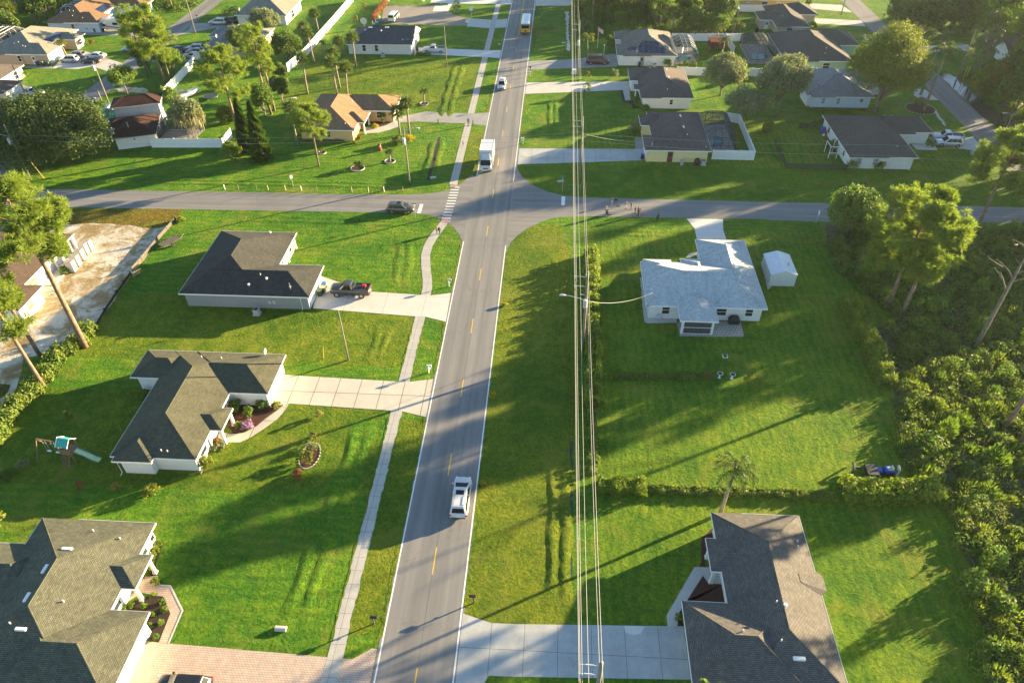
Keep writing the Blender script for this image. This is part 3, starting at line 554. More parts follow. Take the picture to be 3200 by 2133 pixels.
def pipe(h, x, y):
    x -= h['o'][0]; y -= h['o'][1]; ez = h['ez']; mb = MB(); mb.tube([(x, y, ez-.15), (x, y+.06, ez-.3), (x, y+.42, ez-.5), (x, y+.42, .15), (x, y, .06)], .045, 6); mb.build('downpipe', TR, h['root'])
# --- house A
h = house('house', 'large house with grey-green shingle roof and a brick paved drive holding a black car', [(-49.7, 23.5, -38.15, 39.7), (-45.5, 22.72, -34.6, 30.54), (-61, 30.9, -46, 36.7), (-42.5, 32.62, -36.9, 36.19)], RF['A'], WH, 2.6, open_=(3,), porch=((-37.3, 33.0), (-37.3, 35.85)))
for x, y in ((-40.2, 37.2), (-41.7, 30.3), (-44.9, 27.9), (-46.2, 25.2), (-46.9, 25.3), (-43.3, 38.0)): rooft(h, x, y)
for k, x, y in (('skyx', 'm', (545, 470)), ('skyx', 'm', (160, 1115))): rooft(h, *Q(x, *y, 4.6), k)
for k in ((370, 640), (222, 870)): rooft(h, *Q('m', *k, 4.7), 'ridge')
onwall(h, -38.65, 37.0, 'E', 1.3, 1.3, .9); onwall(h, -38.65, 31.6, 'E', 1.2, 1.3, .9); onwall(h, -38.65, 34.4, 'E', 1.1, 2.1, .02, 'door'); onwall(h, -35.1, 25.8, 'E', 4.8, 2.15, .02, 'garage')
onwall(h, -38.65, 38.9, 'E', .6, 1.2, .9)
# --- house B
h = house('house', 'white house with olive shingle hip roof beside the slab driveway and curved front path', [(-46.92, 47.86, -37.4, 64.99), (-50.5, 60.04, -44, 65.03), (-46.4, 47.17, -42.05, 52), (-44, 58.05, -32.8, 65.01), (-41, 52.1, -36.15, 55.55)], RF['B'], WH, 2.5, open_=(4,), porch=((-36.5, 52.45), (-36.5, 55.2)))
for x, y in ((-41.4, 48.6), (-40.7, 48.55), (-42.6, 63.2), (-40.0, 63.0)): rooft(h, x, y)
onwall(h, -37.9, 50.2, 'E', 1.5, 1.3, .8); onwall(h, -37.9, 56.9, 'E', .9, 2.1, .02, 'door'); onwall(h, -33.3, 61.6, 'E', 4.8, 2.1, .02, 'garage'); rooft(h, -35.2, 64.6, 'dish'); pipe(h, -37.6, 47.95); pipe(h, -46.3, 47.2)
# --- house C
h = house('house', 'grey stucco house with near-black roof beside the dark pickup', [(-51.55, 76.8, -33.06, 84.42), (-51.53, 76.82, -39.6, 93.05)], RF['C'], WG, 2.5, porch=((-40.1, 92.5), (-40.1, 88.7)))
for x, y, k in ((-39.6, 79.3, 'cap'), (-41.9, 78.3, 'cap'), (-40.6, 79.9, 'vent'), (-43.4, 92.2, 'cap'), (-35.9, 77.9, 'mast')): rooft(h, x, y, k)
onwall(h, -33.56, 80.4, 'E', 4.9, 2.1, .02, 'garage'); pipe(h, -34.6, 76.85); onwall(h, -40.1, 90.4, 'E', 1.2, 1.3, .8); onwall(h, -40.1, 86.5, 'E', .9, 2.1, .02, 'door')
m = MB(); m.box(12.3, .32, .9, 12.7, .48, 1.4); m.box(12.9, .32, .9, 13.3, .48, 1.5); m.build('meter_box', GALV, h['root'])
# --- house V
h = house('house', 'white bungalow with pale blue-grey shingle roof and screened rear porch', [(12.95, 77.2, 29.05, 87.66), (21.68, 77.22, 29.03, 93.95), (13.4, 84.2, 17.4, 88.25), (18.8, 83.6, 23.0, 88.65), (17.15, 74.15, 22.1, 80.6)], RF['V'], WH, 2.5, open_=(4,))
onwall(h, 15.75, 77.7, 'S', .95, 1.25, .85); onwall(h, 23.2, 77.7, 'S', 1.3, 1.2, .85); onwall(h, 26.9, 77.7, 'S', .95, 1.2, .85)
for a, b in ((17.5-12.95, 74.5-77.2), (21.43-12.95, 74.5-77.2)): m = MB(); m.box(a, b, 0, a+.32, b+.32, 2.38); m.build("porch_column", WH, h["root"])
m = MB(); m.box(17.82-12.95, 74.55-77.2, .1, 21.43-12.95, 74.6-77.2, 2.38); m.build('porch_screen', SCR, h['root']); m = MB(); m.box(17.82-12.95, 74.52-77.2, 1.05, 21.43-12.95, 74.63-77.2, 1.12); m.box(17.82-12.95, 74.52-77.2, 0, 21.43-12.95, 74.63-77.2, .1); m.build('porch_rail', TR, h['root'])
for x, y in ((13.9, 80.2), (25.7, 85.4), (27.2, 84.6), (26.4, 83.8), (27.6, 83.8)): rooft(h, x, y, 'vent')
rooft(h, 26.0, 82.3, 'cap'); rooft(h, 14.0, 78.4, 'mast')
# --- house X
h = house('house', 'dark brown roofed house with red mulch bed beside the grey concrete driveway', [(16.6, 26.8, 25.15, 43.9), (12.6, 26.62, 22, 34.2), (15.65, 37.3, 19.6, 40.85)], RF['X'], WH, 2.6, open_=(2,), porch=((16.1, 37.75), (16.1, 40.4)))
for x, y, k in ((24.1, 40.6, 'vent'), (24.0, 40.0, 'vent'), (21.0, 33.2, 'cap'), (20.4, 33.6, 'vent'), (20.1, 30.2, 'vent'), (17.1, 30.9, 'vent'), (21.4, 29.0, 'skyx')): rooft(h, x, y, k)
m = MB(); m.uv = []; bz = 2.6
bp = [(25.1, 37.95), (25.7, 37.3), (25.7, 35.85), (25.1, 35.2)]; bt = [(22.8, 38.0, 3.6), (22.8, 35.15, 3.6)]
for f in ([(25.0-16.6, 38.02-26.8, bz), (25.72-16.6, 37.3-26.8, bz), (23.3-16.6, 37.0-26.8, 3.42)], [(25.72-16.6, 37.3-26.8, bz), (25.72-16.6, 35.85-26.8, bz), (23.3-16.6, 36.2-26.8, 3.42), (23.3-16.6, 37.0-26.8, 3.42)], [(25.72-16.6, 35.85-26.8, bz), (25.0-16.6, 35.15-26.8, bz), (23.3-16.6, 36.2-26.8, 3.42)]):
    o = len(m.v); m.v += f[::-1]; m.f.append(tuple(range(o, o+len(f)))); m.m.append(0); m.uv += [(p[1], p[0]*1.08) for p in f[::-1]]
m.build('bay_roof', RF['X'], h['root']); m = MB(); m.add([(a-16.6, b-26.8, z) for a, b in ((24.6, 37.6), (25.3, 37.1), (25.3, 36.05), (24.6, 35.6)) for z in (0, 2.6)], [(0, 2, 3, 1), (2, 4, 5, 3), (4, 6, 7, 5)]); m.build('bay_wall', WH, h['root'])
onwall(h, 17.1, 36.0, 'W', 1., 1.3, .9); onwall(h, 13.1, 30.3, 'W', 4.8, 2.1, .02, 'garage')
# --- house F
h = house('house', 'orange stucco house with tan shingle roof and a flag at its right corner', [(-50.3, 129.95, -39.05, 147.5), (-46, 139.4, -32.85, 147.52), (-43, 133.6, -37.75, 138.75)], RF['F'], WO, 2.5, open_=(2,), porch=((-38.15, 134.0), (-38.15, 138.35)))
for x, y in ((-41.0, 131.4), (-40.3, 131.5), (-41.8, 141.2)): rooft(h, x, y, 'vent')
onwall(h, -39.55, 132, 'E', 1.1, 1.4, .7); onwall(h, -36.2, 139.9, 'S', 1., 1.3, .8); onwall(h, -33.35, 143.4, 'E', 4.8, 2.1, .02, 'garage'); onwall(h, -39.55, 136.3, 'E', 1.2, 2.1, .02, 'door', DRB); onwall(h, -44.5, 130.45, 'S', 1., 1.2, .8)
m = MB(); m.tube([(17.3, 16.7, 2.2), (18.6, 16.4, 3.1)], .025, 6); m.build('flag_pole', TR, h['root'])
# --- house N
h = house('house', 'yellow house with brown roof, red side door and dark pool cage beside the corner lot', [(18.2, 123.78, 28.62, 141.1), (16.47, 123.75, 24, 130.1), (16.5, 134.5, 22, 139.5)], RF['N'], WY, 2.5)
for k in ((1375, 943), (1402, 1033)): rooft(h, *Q('c', *k, 4.6), 'ridge')
for x, y, k in ((24.4, 127.3, 'vent'), (17.8, 124.6, 'mast'), (27.6, 124.6, 'vent')): rooft(h, x, y, k)
onwall(h, 21.3, 124.28, 'S', 1., 2.05, .02, 'door', DRB); onwall(h, 16.97, 127, 'W', 4.6, 2.1, .02, 'garage')
# --- house M
h = house('house', 'white house with brown roof, between the yellow house and the solar-roof house', [(17.55, 148.25, 28.6, 165.1), (15.9, 157.6, 24, 165.08), (16.5, 152.6, 22, 155.5)], RF['N'], WH, 2.5, open_=(2,), porch=((16.9, 153.0),))
for k in ((1263, 572), (1279, 632)): rooft(h, *Q('c', *k, 4.6), 'ridge')
rooft(h, 23.2, 150.4); onwall(h, 24.1, 148.75, 'S', .6, 1.0, .9); onwall(h, 16.4, 161, 'W', 4.8, 2.1, .02, 'garage')
# --- house L
h = house('house', 'white house with solar panels on its dark grey roof and a bronze pool cage', [(15.3, 173.2, 28.05, 190.65), (13.95, 173.22, 22, 180.8), (14.0, 184.4, 22, 190.63)], RF['L'], WH, 2.5)
s0 = Q('c', 1035, 435, 2.9); s1 = Q('c', 1250, 438, 2.9); t1 = Q('c', 1165, 362, 4.3)
for r in range(2):
    for c in range(6): x = 19.0+c*1.22+(.0 if r == 0 else 0); y = 174.1+r*1.85; panel(h, [(x, y), (x+1.14, y), (x+1.14, y+1.72), (x, y+1.72)], 'solar_panel', GLB)
panel(h, [(16.4, 174.8), (18.6, 174.8), (18.6, 176.0), (16.4, 176.0)], 'solar_panel', GLB); panel(h, [(24.2, 180.5), (27.3, 177), (27.3, 185.5), (24.2, 187.2)], 'pool_heater', GLB)
for x, y, k in ((18.5, 174.0, 'mast'), (22.3, 178.9, 'cap'), (22.9, 188.0, 'vent'), (22.7, 186, 'vent'), (22.6, 184, 'vent')): rooft(h, x, y, k)
onwall(h, 19.9, 173.7, 'S', .95, 2.05, .02, 'door', DRG); onwall(h, 15.8, 182.5, 'W', 1.2, 1.3, .8); onwall(h, 14.45, 177.2, 'W', 4.4, 2.1, .02, 'garage')
# --- houses O P Q R S T
h = house('house', 'mint green house with very large dark brown roof and a big pool cage', [(52.3, 170.7, 67.7, 190.4), (60, 181.7, 72.5, 192)], RF['S'], WGR, 2.6)
onwall(h, 62.0, 171.2, 'S', 1.5, 1.2, .8); [rooft(h, *k, 'vent') for k in ((62.2, 174.5), (61.6, 172.9), (58.5, 184.6))]
h = house('house', 'beige house with dark roof, white trimmed screen porch and two pale driveways behind', [(55.7, 195.6, 64.25, 213.4), (52.6, 201.1, 60, 208.1), (59.5, 206, 68.8, 214.6)], RF['S'], WBE, 2.5)
onwall(h, 59.3, 196.1, 'S', 1.5, 1.2, .8); onwall(h, 54.7, 201.6, 'S', 1., 2.0, .02, 'door'); rooft(h, 58.1, 200.6)
h = house('house', 'yellow ochre house at the top edge behind the white fence', [(49.5, 218.3, 67.5, 232)], RF['S'], WOC, 2.7)
onwall(h, 53, 218.8, 'S', .8, 2.0, .02, 'door'); onwall(h, 57.6, 218.8, 'S', 1.6, 1.2, .9); onwall(h, 61.5, 218.8, 'S', 1., 2., .02, 'door')
h = house('house', 'pale blue house with steel grey roof half hidden behind the broad yellowing tree', [(53.0, 150.1, 66.0, 165.5), (52.3, 150.6, 58, 157), (60, 157.5, 71, 165.45)], RF['R'], WB, 2.5)
for x in (55.9, 59.0, 63.7): onwall(h, x, 150.6, 'S', .7, 1.2 if x < 60 else .6, .8 if x < 60 else 1.3, m=SCR if x < 60 else None)
[rooft(h, *k, 'cap') for k in ((60.3, 163.9), (62.3, 156.0), (57.6, 164.2))]; rooft(h, 59.9, 160.4)
h = house('house', 'white house with taupe roof and a driveway holding a white pickup and a silver wagon', [(52.87, 122.65, 65.0, 140.76), (60, 133.35, 71.65, 140.74), (62, 132.35, 68.2, 136.55)], RF['S'], WH, 2.5)
onwall(h, 55.0, 123.15, 'S', .95, 1.15, .8, m=SCR); onwall(h, 58.0, 123.15, 'S', .95, 1.15, .8, m=SCR); pipe(h, 64.2, 122.7); [rooft(h, *k) for k in ((61.7, 125.0), (65.2, 138.6), (64.0, 138.9))]
onwall(h, 53.37, 126.5, 'W', .9, 1.2, .8); onwall(h, 53.37, 131, 'W', .9, 2., .02, 'door'); onwall(h, 53.37, 136.5, 'W', 1.2, 1.2, .8)
m = MB(); [m.box(*b) for b in ((-.55, 4.3, 0, -.45, 4.4, 2.3), (-.55, 6.9, 0, -.45, 7.0, 2.3), (-2.0, 4.3, 0, -1.9, 4.4, 2.3), (-2.0, 6.9, 0, -1.9, 7.0, 2.3), (-2.0, 4.4, 2.2, -1.9, 6.9, 2.3), (-1.9, 4.3, 2.2, .5, 4.4, 2.3), (-1.9, 4.3, 1., .5, 4.38, 1.1))]; m.build('porch_frame', TR, h['root'])
h = house('house', 'white house with brown roof and an arched gable at the right edge among trees', [(104.4, 174.9, 116, 182.75), (107.4, 182, 120, 195)], RF['N'], WH, 2.5, gables={0: 'W'})
# --- houses G H H2 I J K E D
h = house('house', 'long white house with charcoal roof beside the gravel lot and the white pickup', [(-52.4, 178.9, -35.7, 191.3)], RF['G'], WH, 2.5, .42, gables={0: 'E'})
for x in (-48.0, -44.9): onwall(h, x, 179.4, 'S', .8, 1.45, .75)
for k in ((895, 262), (1025, 270)): rooft(h, *Q('b', *k, 3.9), 'cap')
for k in ((950, 227), (1085, 225), (1235, 288)): 
    p_ = Q('b', *k, 4.2); rooft(h, p_[0], min(p_[1], 184.4), 'skyx')
rooft(h, -38.3, 180.4, 'vent'); onwall(h, -36.2, 184, 'E', 3.6, 2.1, .02, 'garage')
h = house('house', 'beige house with blue-grey roof among the pines behind the parked cars', [(-87.1, 175.75, -74, 191), (-88.9, 183.5, -80, 190.5)], RF['H'], WBE, 2.5)
rooft(h, -84.5, 178.6, 'dish')
h = house('house', 'pale house with grey roof and white back wall beyond the long white fence', [(-88.3, 200.75, -73.9, 216)], RF['J'], WH, 2.6)
onwall(h, -74.4, 207.5, 'E', 2.4, 2., .2); onwall(h, -74.4, 204.5, 'E', .9, 1.2, .8); rooft(h, -87.2, 202.2, 'dish'); rooft(h, -77.5, 209)
h = house('house', 'light blue house with rust brown roof beside the motorhome', [(-137.5, 193, -125.2, 212), (-132, 193.02, -122.5, 200.8), (-130, 207.6, -117, 214), (-131.3, 192.8, -128.9, 196)], RF['I'], WBL, 2.6)
onwall(h, -130.1, 193.3, 'S', .8, 1.4, .7); onwall(h, -123, 197, 'E', 4.6, 2.1, .02, 'garage'); panel(h, [(-127.4, 201.5), (-125.6, 201.5), (-125.6, 207), (-127.4, 207)], 'solar_panel', GLB); [rooft(h, *k) for k in ((-131.9, 197.2), (-130.8, 197.0), (-130.4, 195.3), (-134, 196.8), (-127.3, 194.6))]
h = house('house', 'beige house with grey roof and four cars on its driveway', [(-139.5, 168.9, -125.2, 187.7), (-133.5, 168.92, -122.8, 176.1), (-131, 179.7, -121.75, 184.55), (-131.6, 168.7, -129.3, 172)], RF['J'], WBE, 2.6)
onwall(h, -127.1, 169.4, 'S', .9, 2.05, .02, 'door'); onwall(h, -130.5, 169.2, 'S', .8, 1.3, .8); onwall(h, -123.3, 172.5, 'E', 4.7, 2.1, .02, 'garage', m=TR); onwall(h, -122.25, 182.1, 'E', 1.6, 1.3, .7)
panel(h, [(-127.6, 176.7), (-125.9, 176.7), (-125.9, 182), (-127.6, 182)], 'solar_panel', GLB); [rooft(h, *k) for k in ((-131.5, 172.6), (-129.9, 171.4), (-129.2, 171.2), (-132.4, 172.2))]
h = house('house', 'peach house with brown roof and arched entry at the left edge beside the white pickup', [(-140, 150, -124.8, 162.2), (-133, 144.9, -119.2, 152.7)], RF['N'], WP, 2.5)
onwall(h, -119.7, 148.8, 'E', 4.8, 2.1, .02, 'garage'); onwall(h, -125.3, 159, 'E', 1.4, 1.6, .5); panel(h, [(-129, 156.5), (-127.5, 156.5), (-127.5, 159.8), (-129, 159.8)], 'solar_panel', GLB)
rt = R_(19); ro = (-84.86, 124.34)
h = house('house', 'two-storey white house with maroon roofs behind the big oak and the white fence', [(0, 0, 8.1, 9.5), (-1.8, 5, 8, 10)], RF['E'], WH, 2.5, org=ro, rot=rt, open_=())
h2 = house('house', None, [(-.6, 8.9, 8.9, 14.2)], RF['E'], WH, 5.0, org=ro, rot=rt, parent=h['root'])
rooft(h, 3.2, 2.2, 'mast'); onwall(h, 3.9, .5, 'S', .4, .4, 1.6)
h = house('unfinished_house', 'unfinished cream house with brown felt roof standing on the sandy building lot', [(-88, 75.5, -74.35, 91.15), (-83, 71.9, -71.6, 77.8)], RF['D'], WH, 2.5, cat='building site', porch=())
onwall(h, -72.1, 74.6, 'E', 1.3, 1.3, .9, m=BRK); onwall(h, -74.85, 79.8, 'E', 1.6, 1.9, .3, m=BRK)
for a, b in ((13.3, 14.9), (13.3, 9.6)): m = MB(); m.box(a, b, 0, a+.4, b+.4, 2.4); m.build("porch_column", WH, h["root"])
m = MB(); m.box(13.2, 5.5, 0, 15.2, 14, .12); m.build('slab', CO, h['root'])
# ------------------------------------------------------------------ pool cages
def cage(label, x0, y0, x1, y1, fm, side=1.2, wz=2.5, top=3.6, pool=None, nx=4, ny=5, house_side='W'):
    root = thing('pool_cage', label, 'pool cage', (x0, y0, 0)); W, H_ = x1-x0, y1-y0; f = MB(); t = .05
    ix0, ix1, iy0, iy1 = side*1.3, W-side*1.3, side*1.3, H_-side*1.3
    def bar(a, b): f.tube([a, b], t, 4)
    for i in range(nx+1):
        x = W*i/nx; xi = min(max(x, ix0), ix1)
        for yy, yi in ((0, iy0), (H_, iy1)):
            bar((x, yy, 0), (x, yy, wz)); bar((x, yy, wz), (xi, yi, top))
        bar((xi, iy0, top), (xi, iy1, top))
    for j in range(ny+1):
        y = H_*j/ny; yi = min(max(y, iy0), iy1)
        for xx, xi in ((0, ix0), (W, ix1)):
            bar((xx, y, 0), (xx, y, wz)); bar((xx, y, wz), (xi, yi, top))
        bar((ix0, yi, top), (ix1, yi, top))
    for z in (.9, wz): [bar(a, b) for a, b in (((0, 0, z), (W, 0, z)), ((W, 0, z), (W, H_, z)), ((W, H_, z), (0, H_, z)), ((0, H_, z), (0, 0, z)))]
    f.build('frame', fm, root); s = MB(); a = [(0, 0), (W, 0), (W, H_), (0, H_)]; b = [(ix0, iy0), (ix1, iy0), (ix1, iy1), (ix0, iy1)]
    for k in range(4): p, q_ = a[k], a[(k+1) % 4]; pi, qi = b[k], b[(k+1) % 4]; s.add([(p[0], p[1], .05), (q_[0], q_[1], .05), (q_[0], q_[1], wz), (p[0], p[1], wz)], [(0, 1, 2, 3)]); s.add([(p[0], p[1], wz), (q_[0], q_[1], wz), (qi[0], qi[1], top), (pi[0], pi[1], top)], [(0, 1, 2, 3)])
    s.add([(p[0], p[1], top) for p in b], [(0, 1, 2, 3)]); s.build('screen', SCR, root)
    sheet('pool_deck', [(x0-.1, y0-.1), (x1+.1, y0-.1), (x1+.1, y1+.1), (x0-.1, y1+.1)], .022, CO)
    if pool:
        r = random.Random(3); px0, py0, px1, py1 = pool; pts = []
        for k in range(24): a_ = 2*math.pi*k/24; rr = 1+.18*math.sin(2*a_+1); pts.append(((px0+px1)/2+(px1-px0)/2*math.cos(a_)*rr, (py0+py1)/2+(py1-py0)/2*math.sin(a_)*rr))
        sheet('pool_water', pts, .03, POOL)
cage('dark framed pool cage over a curved pool behind the yellow house', 28.7, 129.5, 34.2, 140.9, BRZ, pool=(30, 130.8, 32.6, 136))
cage('bronze framed pool cage joined to the solar-panel house', 28.15, 175.4, 33.2, 187, ALU, pool=(28.9, 176.6, 32, 181))
cage('very large dark pool cage joined to the mint green house', 45.8, 176.1, 52.25, 189.6, BRZ, side=1.6, pool=(47.5, 178.6, 50.8, 184), nx=4, ny=5)
cage('blue framed pool cage behind the light blue house with rust roof', -139.5, 202, -134, 211, ALU); cage('white framed pool cage behind the beige house with four cars', -146, 172, -139.6, 188, TR)
rc_ = Q('F', 1130, 880, 0); cage('low dark pool cage between the two-storey house and the mossy oak', -78.6, 128.2, -71.5, 134.5, BRZ)
# ------------------------------------------------------------------ fences
def fence(label, pts, h=1.85, m=VIN, step=2.4, name='fence', th=.03, cap=True, cat='fence', posts=True, gap=0.):
    root = thing(name, label, cat, pts[0]); ox, oy = pts[0]; pan = MB(); n = 0
    for a, b in zip(pts, pts[1:]):
        L = math.hypot(b[0]-a[0], b[1]-a[1]); k = max(1, round(L/step)); ang = math.atan2(b[1]-a[1], b[0]-a[0]); ux, uy = math.cos(ang), math.sin(ang); px_, py_ = -uy, ux
        for i in range(k):
            s0, s1 = L*i/k+.06, L*(i+1)/k-.06
            def B(s, e, z0, z1, t, mb, q_=0):
                c = [(a[0]-ox+ux*u+px_*v, a[1]-oy+uy*u+py_*v) for u, v in ((s, -t), (e, -t), (e, t), (s, t))]
                mb.add([(x, y, z) for z in (z0, z1) for x, y in c], [(0, 3, 2, 1), (4, 5, 6, 7), (0, 1, 5, 4), (1, 2, 6, 5), (2, 3, 7, 6), (3, 0, 4, 7)], q_)
            if gap:
                u = s0
                while u < s1: B(u, min(u+.12, s1), .1, h-.05, th, pan); u += .12+gap
                B(s0, s1, .2, .3, th+.02, pan); B(s0, s1, h-.35, h-.25, th+.02, pan)
            else: B(s0, s1, .05, h-.06, th, pan)
            if cap: B(s0, s1, h-.058, h+.01, th+.03, pan); B(s0, s1, .03, .12, th+.02, pan)
        if posts:
            for i in range(k+1):
                x, y = a[0]-ox+ux*L*i/k, a[1]-oy+uy*L*i/k
                if i == k and b != pts[-1]: continue
                p = MB(); p.box(x-.065, y-.065, 0, x+.065, y+.065, h+.08, rot=ang); n += 1
                p.box(x-.085, y-.085, h+.08, x+.085, y+.085, h+.13, rot=ang); p.build('post', m, root)
    pan.build('panel', m, root); return root
fence('white vinyl fence along the lawn in front of the two-storey maroon-roof house', [Q('a', 1240, 1195), (-78.3, 126.15), (-64.3, 126.7), (-64.35, 131.3)])
fence('white vinyl fence running away behind the pines towards the parked cars', [Q('a', 1352, 790), Q('a', 1480, 655), Q('a', 1570, 555), Q('B', 1110, 1010), Q('B', 1190, 985)])
fence('long white vinyl fence receding behind the palms to the top edge', [Q('b', 262, 590), Q('b', 415, 455), Q('b', 530, 320), Q('b', 640, 195), Q('b', 795, 10)], 2.0)
fence('white picket-topped fence around the pool cage of the yellow house', [(29.3, 125.65), (36.95, 125.6), (37.1, 141.9), (34.4, 143.0)], 1.85, gap=.03)
fence('white vinyl fence behind the bronze pool cage at the woods edge', [Q('c', 1300, 335), Q('c', 1875, 338)])
fence('white vinyl fence between the solar-panel house and the brown-roof house', [Q('c', 1340, 612), Q('c', 1575, 622)]); fence('short white vinyl fence beyond the round tree near the dark pool cage', [Q('c', 1880, 622), Q('c', 2030, 628)])
fence('white vinyl fence slanting beside the red pergola', [Q('c', 1740, 335), Q('c', 1808, 445)]); fence('white vinyl fence across the top near the small beige shed', [Q('c', 1680, 95), Q('c', 2065, 100)])
fence('brown block wall at the top right behind the trees', [Q('d', 1590, 90), Q('d', 2200, 82)], 1.9, BRK, 8, 'garden_wall', .12, False, 'wall', False)
fence('low wooden silt fence along the sandy building lot', P('e', 1440, 362, 1290, 530, 1160, 690, 1085, 775), .75, WDD, 3, 'silt_fence', .02, False); fence('black silt fence sagging along the sandy building lot', P('e', 1070, 805, 960, 960, 860, 1110, 790, 1228), .55, PLK, 3, 'silt_fence', .02, False)
fence('green chain link fence beside the white corner house', P('d', 55, 1180, 145, 1380, 640, 1390), 1.2, CHN, 3, 'chain_link_fence', .01, False); fence('chain link fence corner behind the white corner house', P('d', 445, 1010, 310, 1050, 255, 1050), 1.2, CHN, 2, 'chain_link_fence', .01, False)
# ------------------------------------------------------------------ sheds and yard structures
def shed(label, x0, y0, x1, y1, ez, rise, wm, rm, axis='y', door=None):
    root = thing('shed', label, 'shed', (x0, y0, 0)); W, H_ = x1-x0, y1-y0; m = MB(); m.add([(x, y, z) for z in (0, ez) for x, y in ((.08, .08), (W-.08, .08), (W-.08, H_-.08), (.08, H_-.08))]+[(W/2, .08, ez+rise), (W/2, H_-.08, ez+rise)], [(0, 1, 5, 8, 4), (1, 2, 6, 5), (2, 3, 7, 9, 6), (3, 0, 4, 7)])
    for i in range(9): m.box(.08, .05, .1+i*ez/9, W-.08, .085, .1+i*ez/9+.03)
    m.build('wall', wm, root); m = MB(); e = .04
    m.add([(0, 0, ez-.03), (W/2, 0, ez+rise), (W/2, H_, ez+rise), (0, H_, ez-.03), (0, 0, ez+.04), (W/2, 0, ez+rise+.06), (W/2, H_, ez+rise+.06), (0, H_, ez+.04)], [(0, 1, 2, 3), (4, 7, 6, 5), (0, 4, 5, 1), (3, 2, 6, 7), (0, 3, 7, 4)])
    m.add([(W, 0, ez-.03), (W/2, 0, ez+rise), (W/2, H_, ez+rise), (W, H_, ez-.03), (W, 0, ez+.04), (W/2, 0, ez+rise+.06), (W/2, H_, ez+rise+.06), (W, H_, ez+.04)], [(3, 2, 1, 0), (5, 6, 7, 4), (1, 5, 4, 0), (7, 6, 2, 3), (4, 7, 3, 0)])
    for i in range(1, 8): m.box(.02, H_*i/8-.02, ez+.03, W-.02, H_*i/8+.02, ez+.05)
    m.build('roof', rm, root)
    if door: m = MB(); m.box(W*.25, .02, .05, W*.8, .06, ez-.15); m.build('door', door, root)
    return root
sh = shed('white metal garden shed with pale roof beside the pale blue-grey roofed house', 31.4, 85.9, 35.2, 91.2, 2.0, .62, mat('shed_white', (.60, .62, .58), .6), mat('shed_roof', (.62, .64, .66), .4))
m = MB(); m.tube([(2.9, 2.2, 2.2), (2.9, 2.2, 2.65)], .16, 10); m.tube([(2.9, 2.2, 2.65), (2.9, 2.2, 2.85)], [.26, .1], 10); m.build('turbine_vent', ALU, sh)
p_ = Q('D', 410, 290); shed('small beige shed with brown doors in front of the white fence', p_[0], p_[1], p_[0]+2.6, p_[1]+3, 2.1, .8, WBE, WBE, door=DRB)
p_ = Q('a', 885, 985); shed('turquoise and white shed tucked behind the two-storey house', p_[0]-1, p_[1], p_[0]+2.4, p_[1]+3, 2.2, .5, mat('turquoise_siding', (.04, .38, .42), .6), PLW)
root = thing('pergola', 'red wooden pergola in the yard beside the bronze pool cage', 'pergola', Q('D', 95, 870)); 
for x, y in ((0, 0), (3.6, 0), (3.6, 3.4), (0, 3.4)): m = MB(); m.box(x-.1, y-.1, 0, x+.1, y+.1, 2.5); m.build('post', WDR, root)
m = MB(); [m.box(-.3, y, 2.5, 3.9, y+.07, 2.68) for y in np.arange(-.2, 3.6, .42)]; [m.box(x, -.3, 2.7, x+.07, 3.7, 2.78) for x in np.arange(-.2, 3.8, .16)]; m.build('slat_roof', WDR, root)
m = MB(); m.box(0, 3.3, 0, 3.6, 3.38, 2.4); m.box(0, 0, 0, .06, 3.4, 1.); m.build('side_screen', WDR, root)
# ------------------------------------------------------------------ poles and lines
def pole(label, x, y, h=12., r=.16, arms=(), trans=False, lamp=None, name='utility_pole', tilt=0.):
    root = thing(name, label, 'utility pole', (x, y, 0)); m = MB(); m.tube([(0, 0, -.1), (tilt/2, 0, h/2), (tilt, 0, h)], [r*1.2, r, r*.75], 10); m.build('pole', POLE, root, smooth=True)
    for z, L in arms:
        m = MB(); m.tube([(0, 0, z), (-L, 0, z+.1)], .03, 6); m.tube([(-L*.35, 0, z+.06), (-L*.75, 0, z+.09)], .05, 8); m.tube([(-L, 0, z), (-L, 0, z+.18)], .045, 8); m.build('insulator_arm', GALV, root)
    if trans:
        m = MB(); m.tube([(-.1, -.42, trans-.5), (-.1, -.42, trans+.5)], .27, 14); m.tube([(-.1, -.42, trans+.5), (-.1, -.42, trans+.6)], [.27, .2], 14); m.tube([(-.2, -.42, trans+.6), (-.2, -.42, trans+.85)], .04, 6); m.box(-.1, -.35, trans-.1, .1, 0, trans+.1); m.build('transformer', GALV, root, smooth=False)
    if lamp:
        z, L, a = lamp; c, s = math.cos(a), math.sin(a); m = MB(); m.tube([(0, 0, z), (c*L*.3, s*L*.3, z+.35), (c*L*.8, s*L*.8, z+.6), (c*L, s*L, z+.6)], .035, 6); m.build('lamp_arm', GALV, root)
        m = MB(); m.loft([[(c*(L+u)-s*v, s*(L+u)+c*v, z+.6+q_) for v, q_ in ((-w_, 0), (-w_*.6, .1), (w_*.6, .1), (w_, 0), (w_*.6, -.08), (-w_*.6, -.08))] for u, w_ in ((-.1, .06), (.15, .16), (.5, .18), (.72, .1))]); m.build('lamp_head', GALV, root, smooth=True)
    return root
PX = 4.42
pole('tall power pole with transformer and street light beside the hedge', PX, 70.6, 12.4, .17, ((11.6, 1.5), (10.2, 1.5), (8.9, .7)), 7.9, (8.0, 2.6, math.pi*.97))
pole('tall power pole on the verge by the yellow house', PX+.1, 115.6, 12.2, .16, ((11.4, 1.5), (10.4, 1.5)))
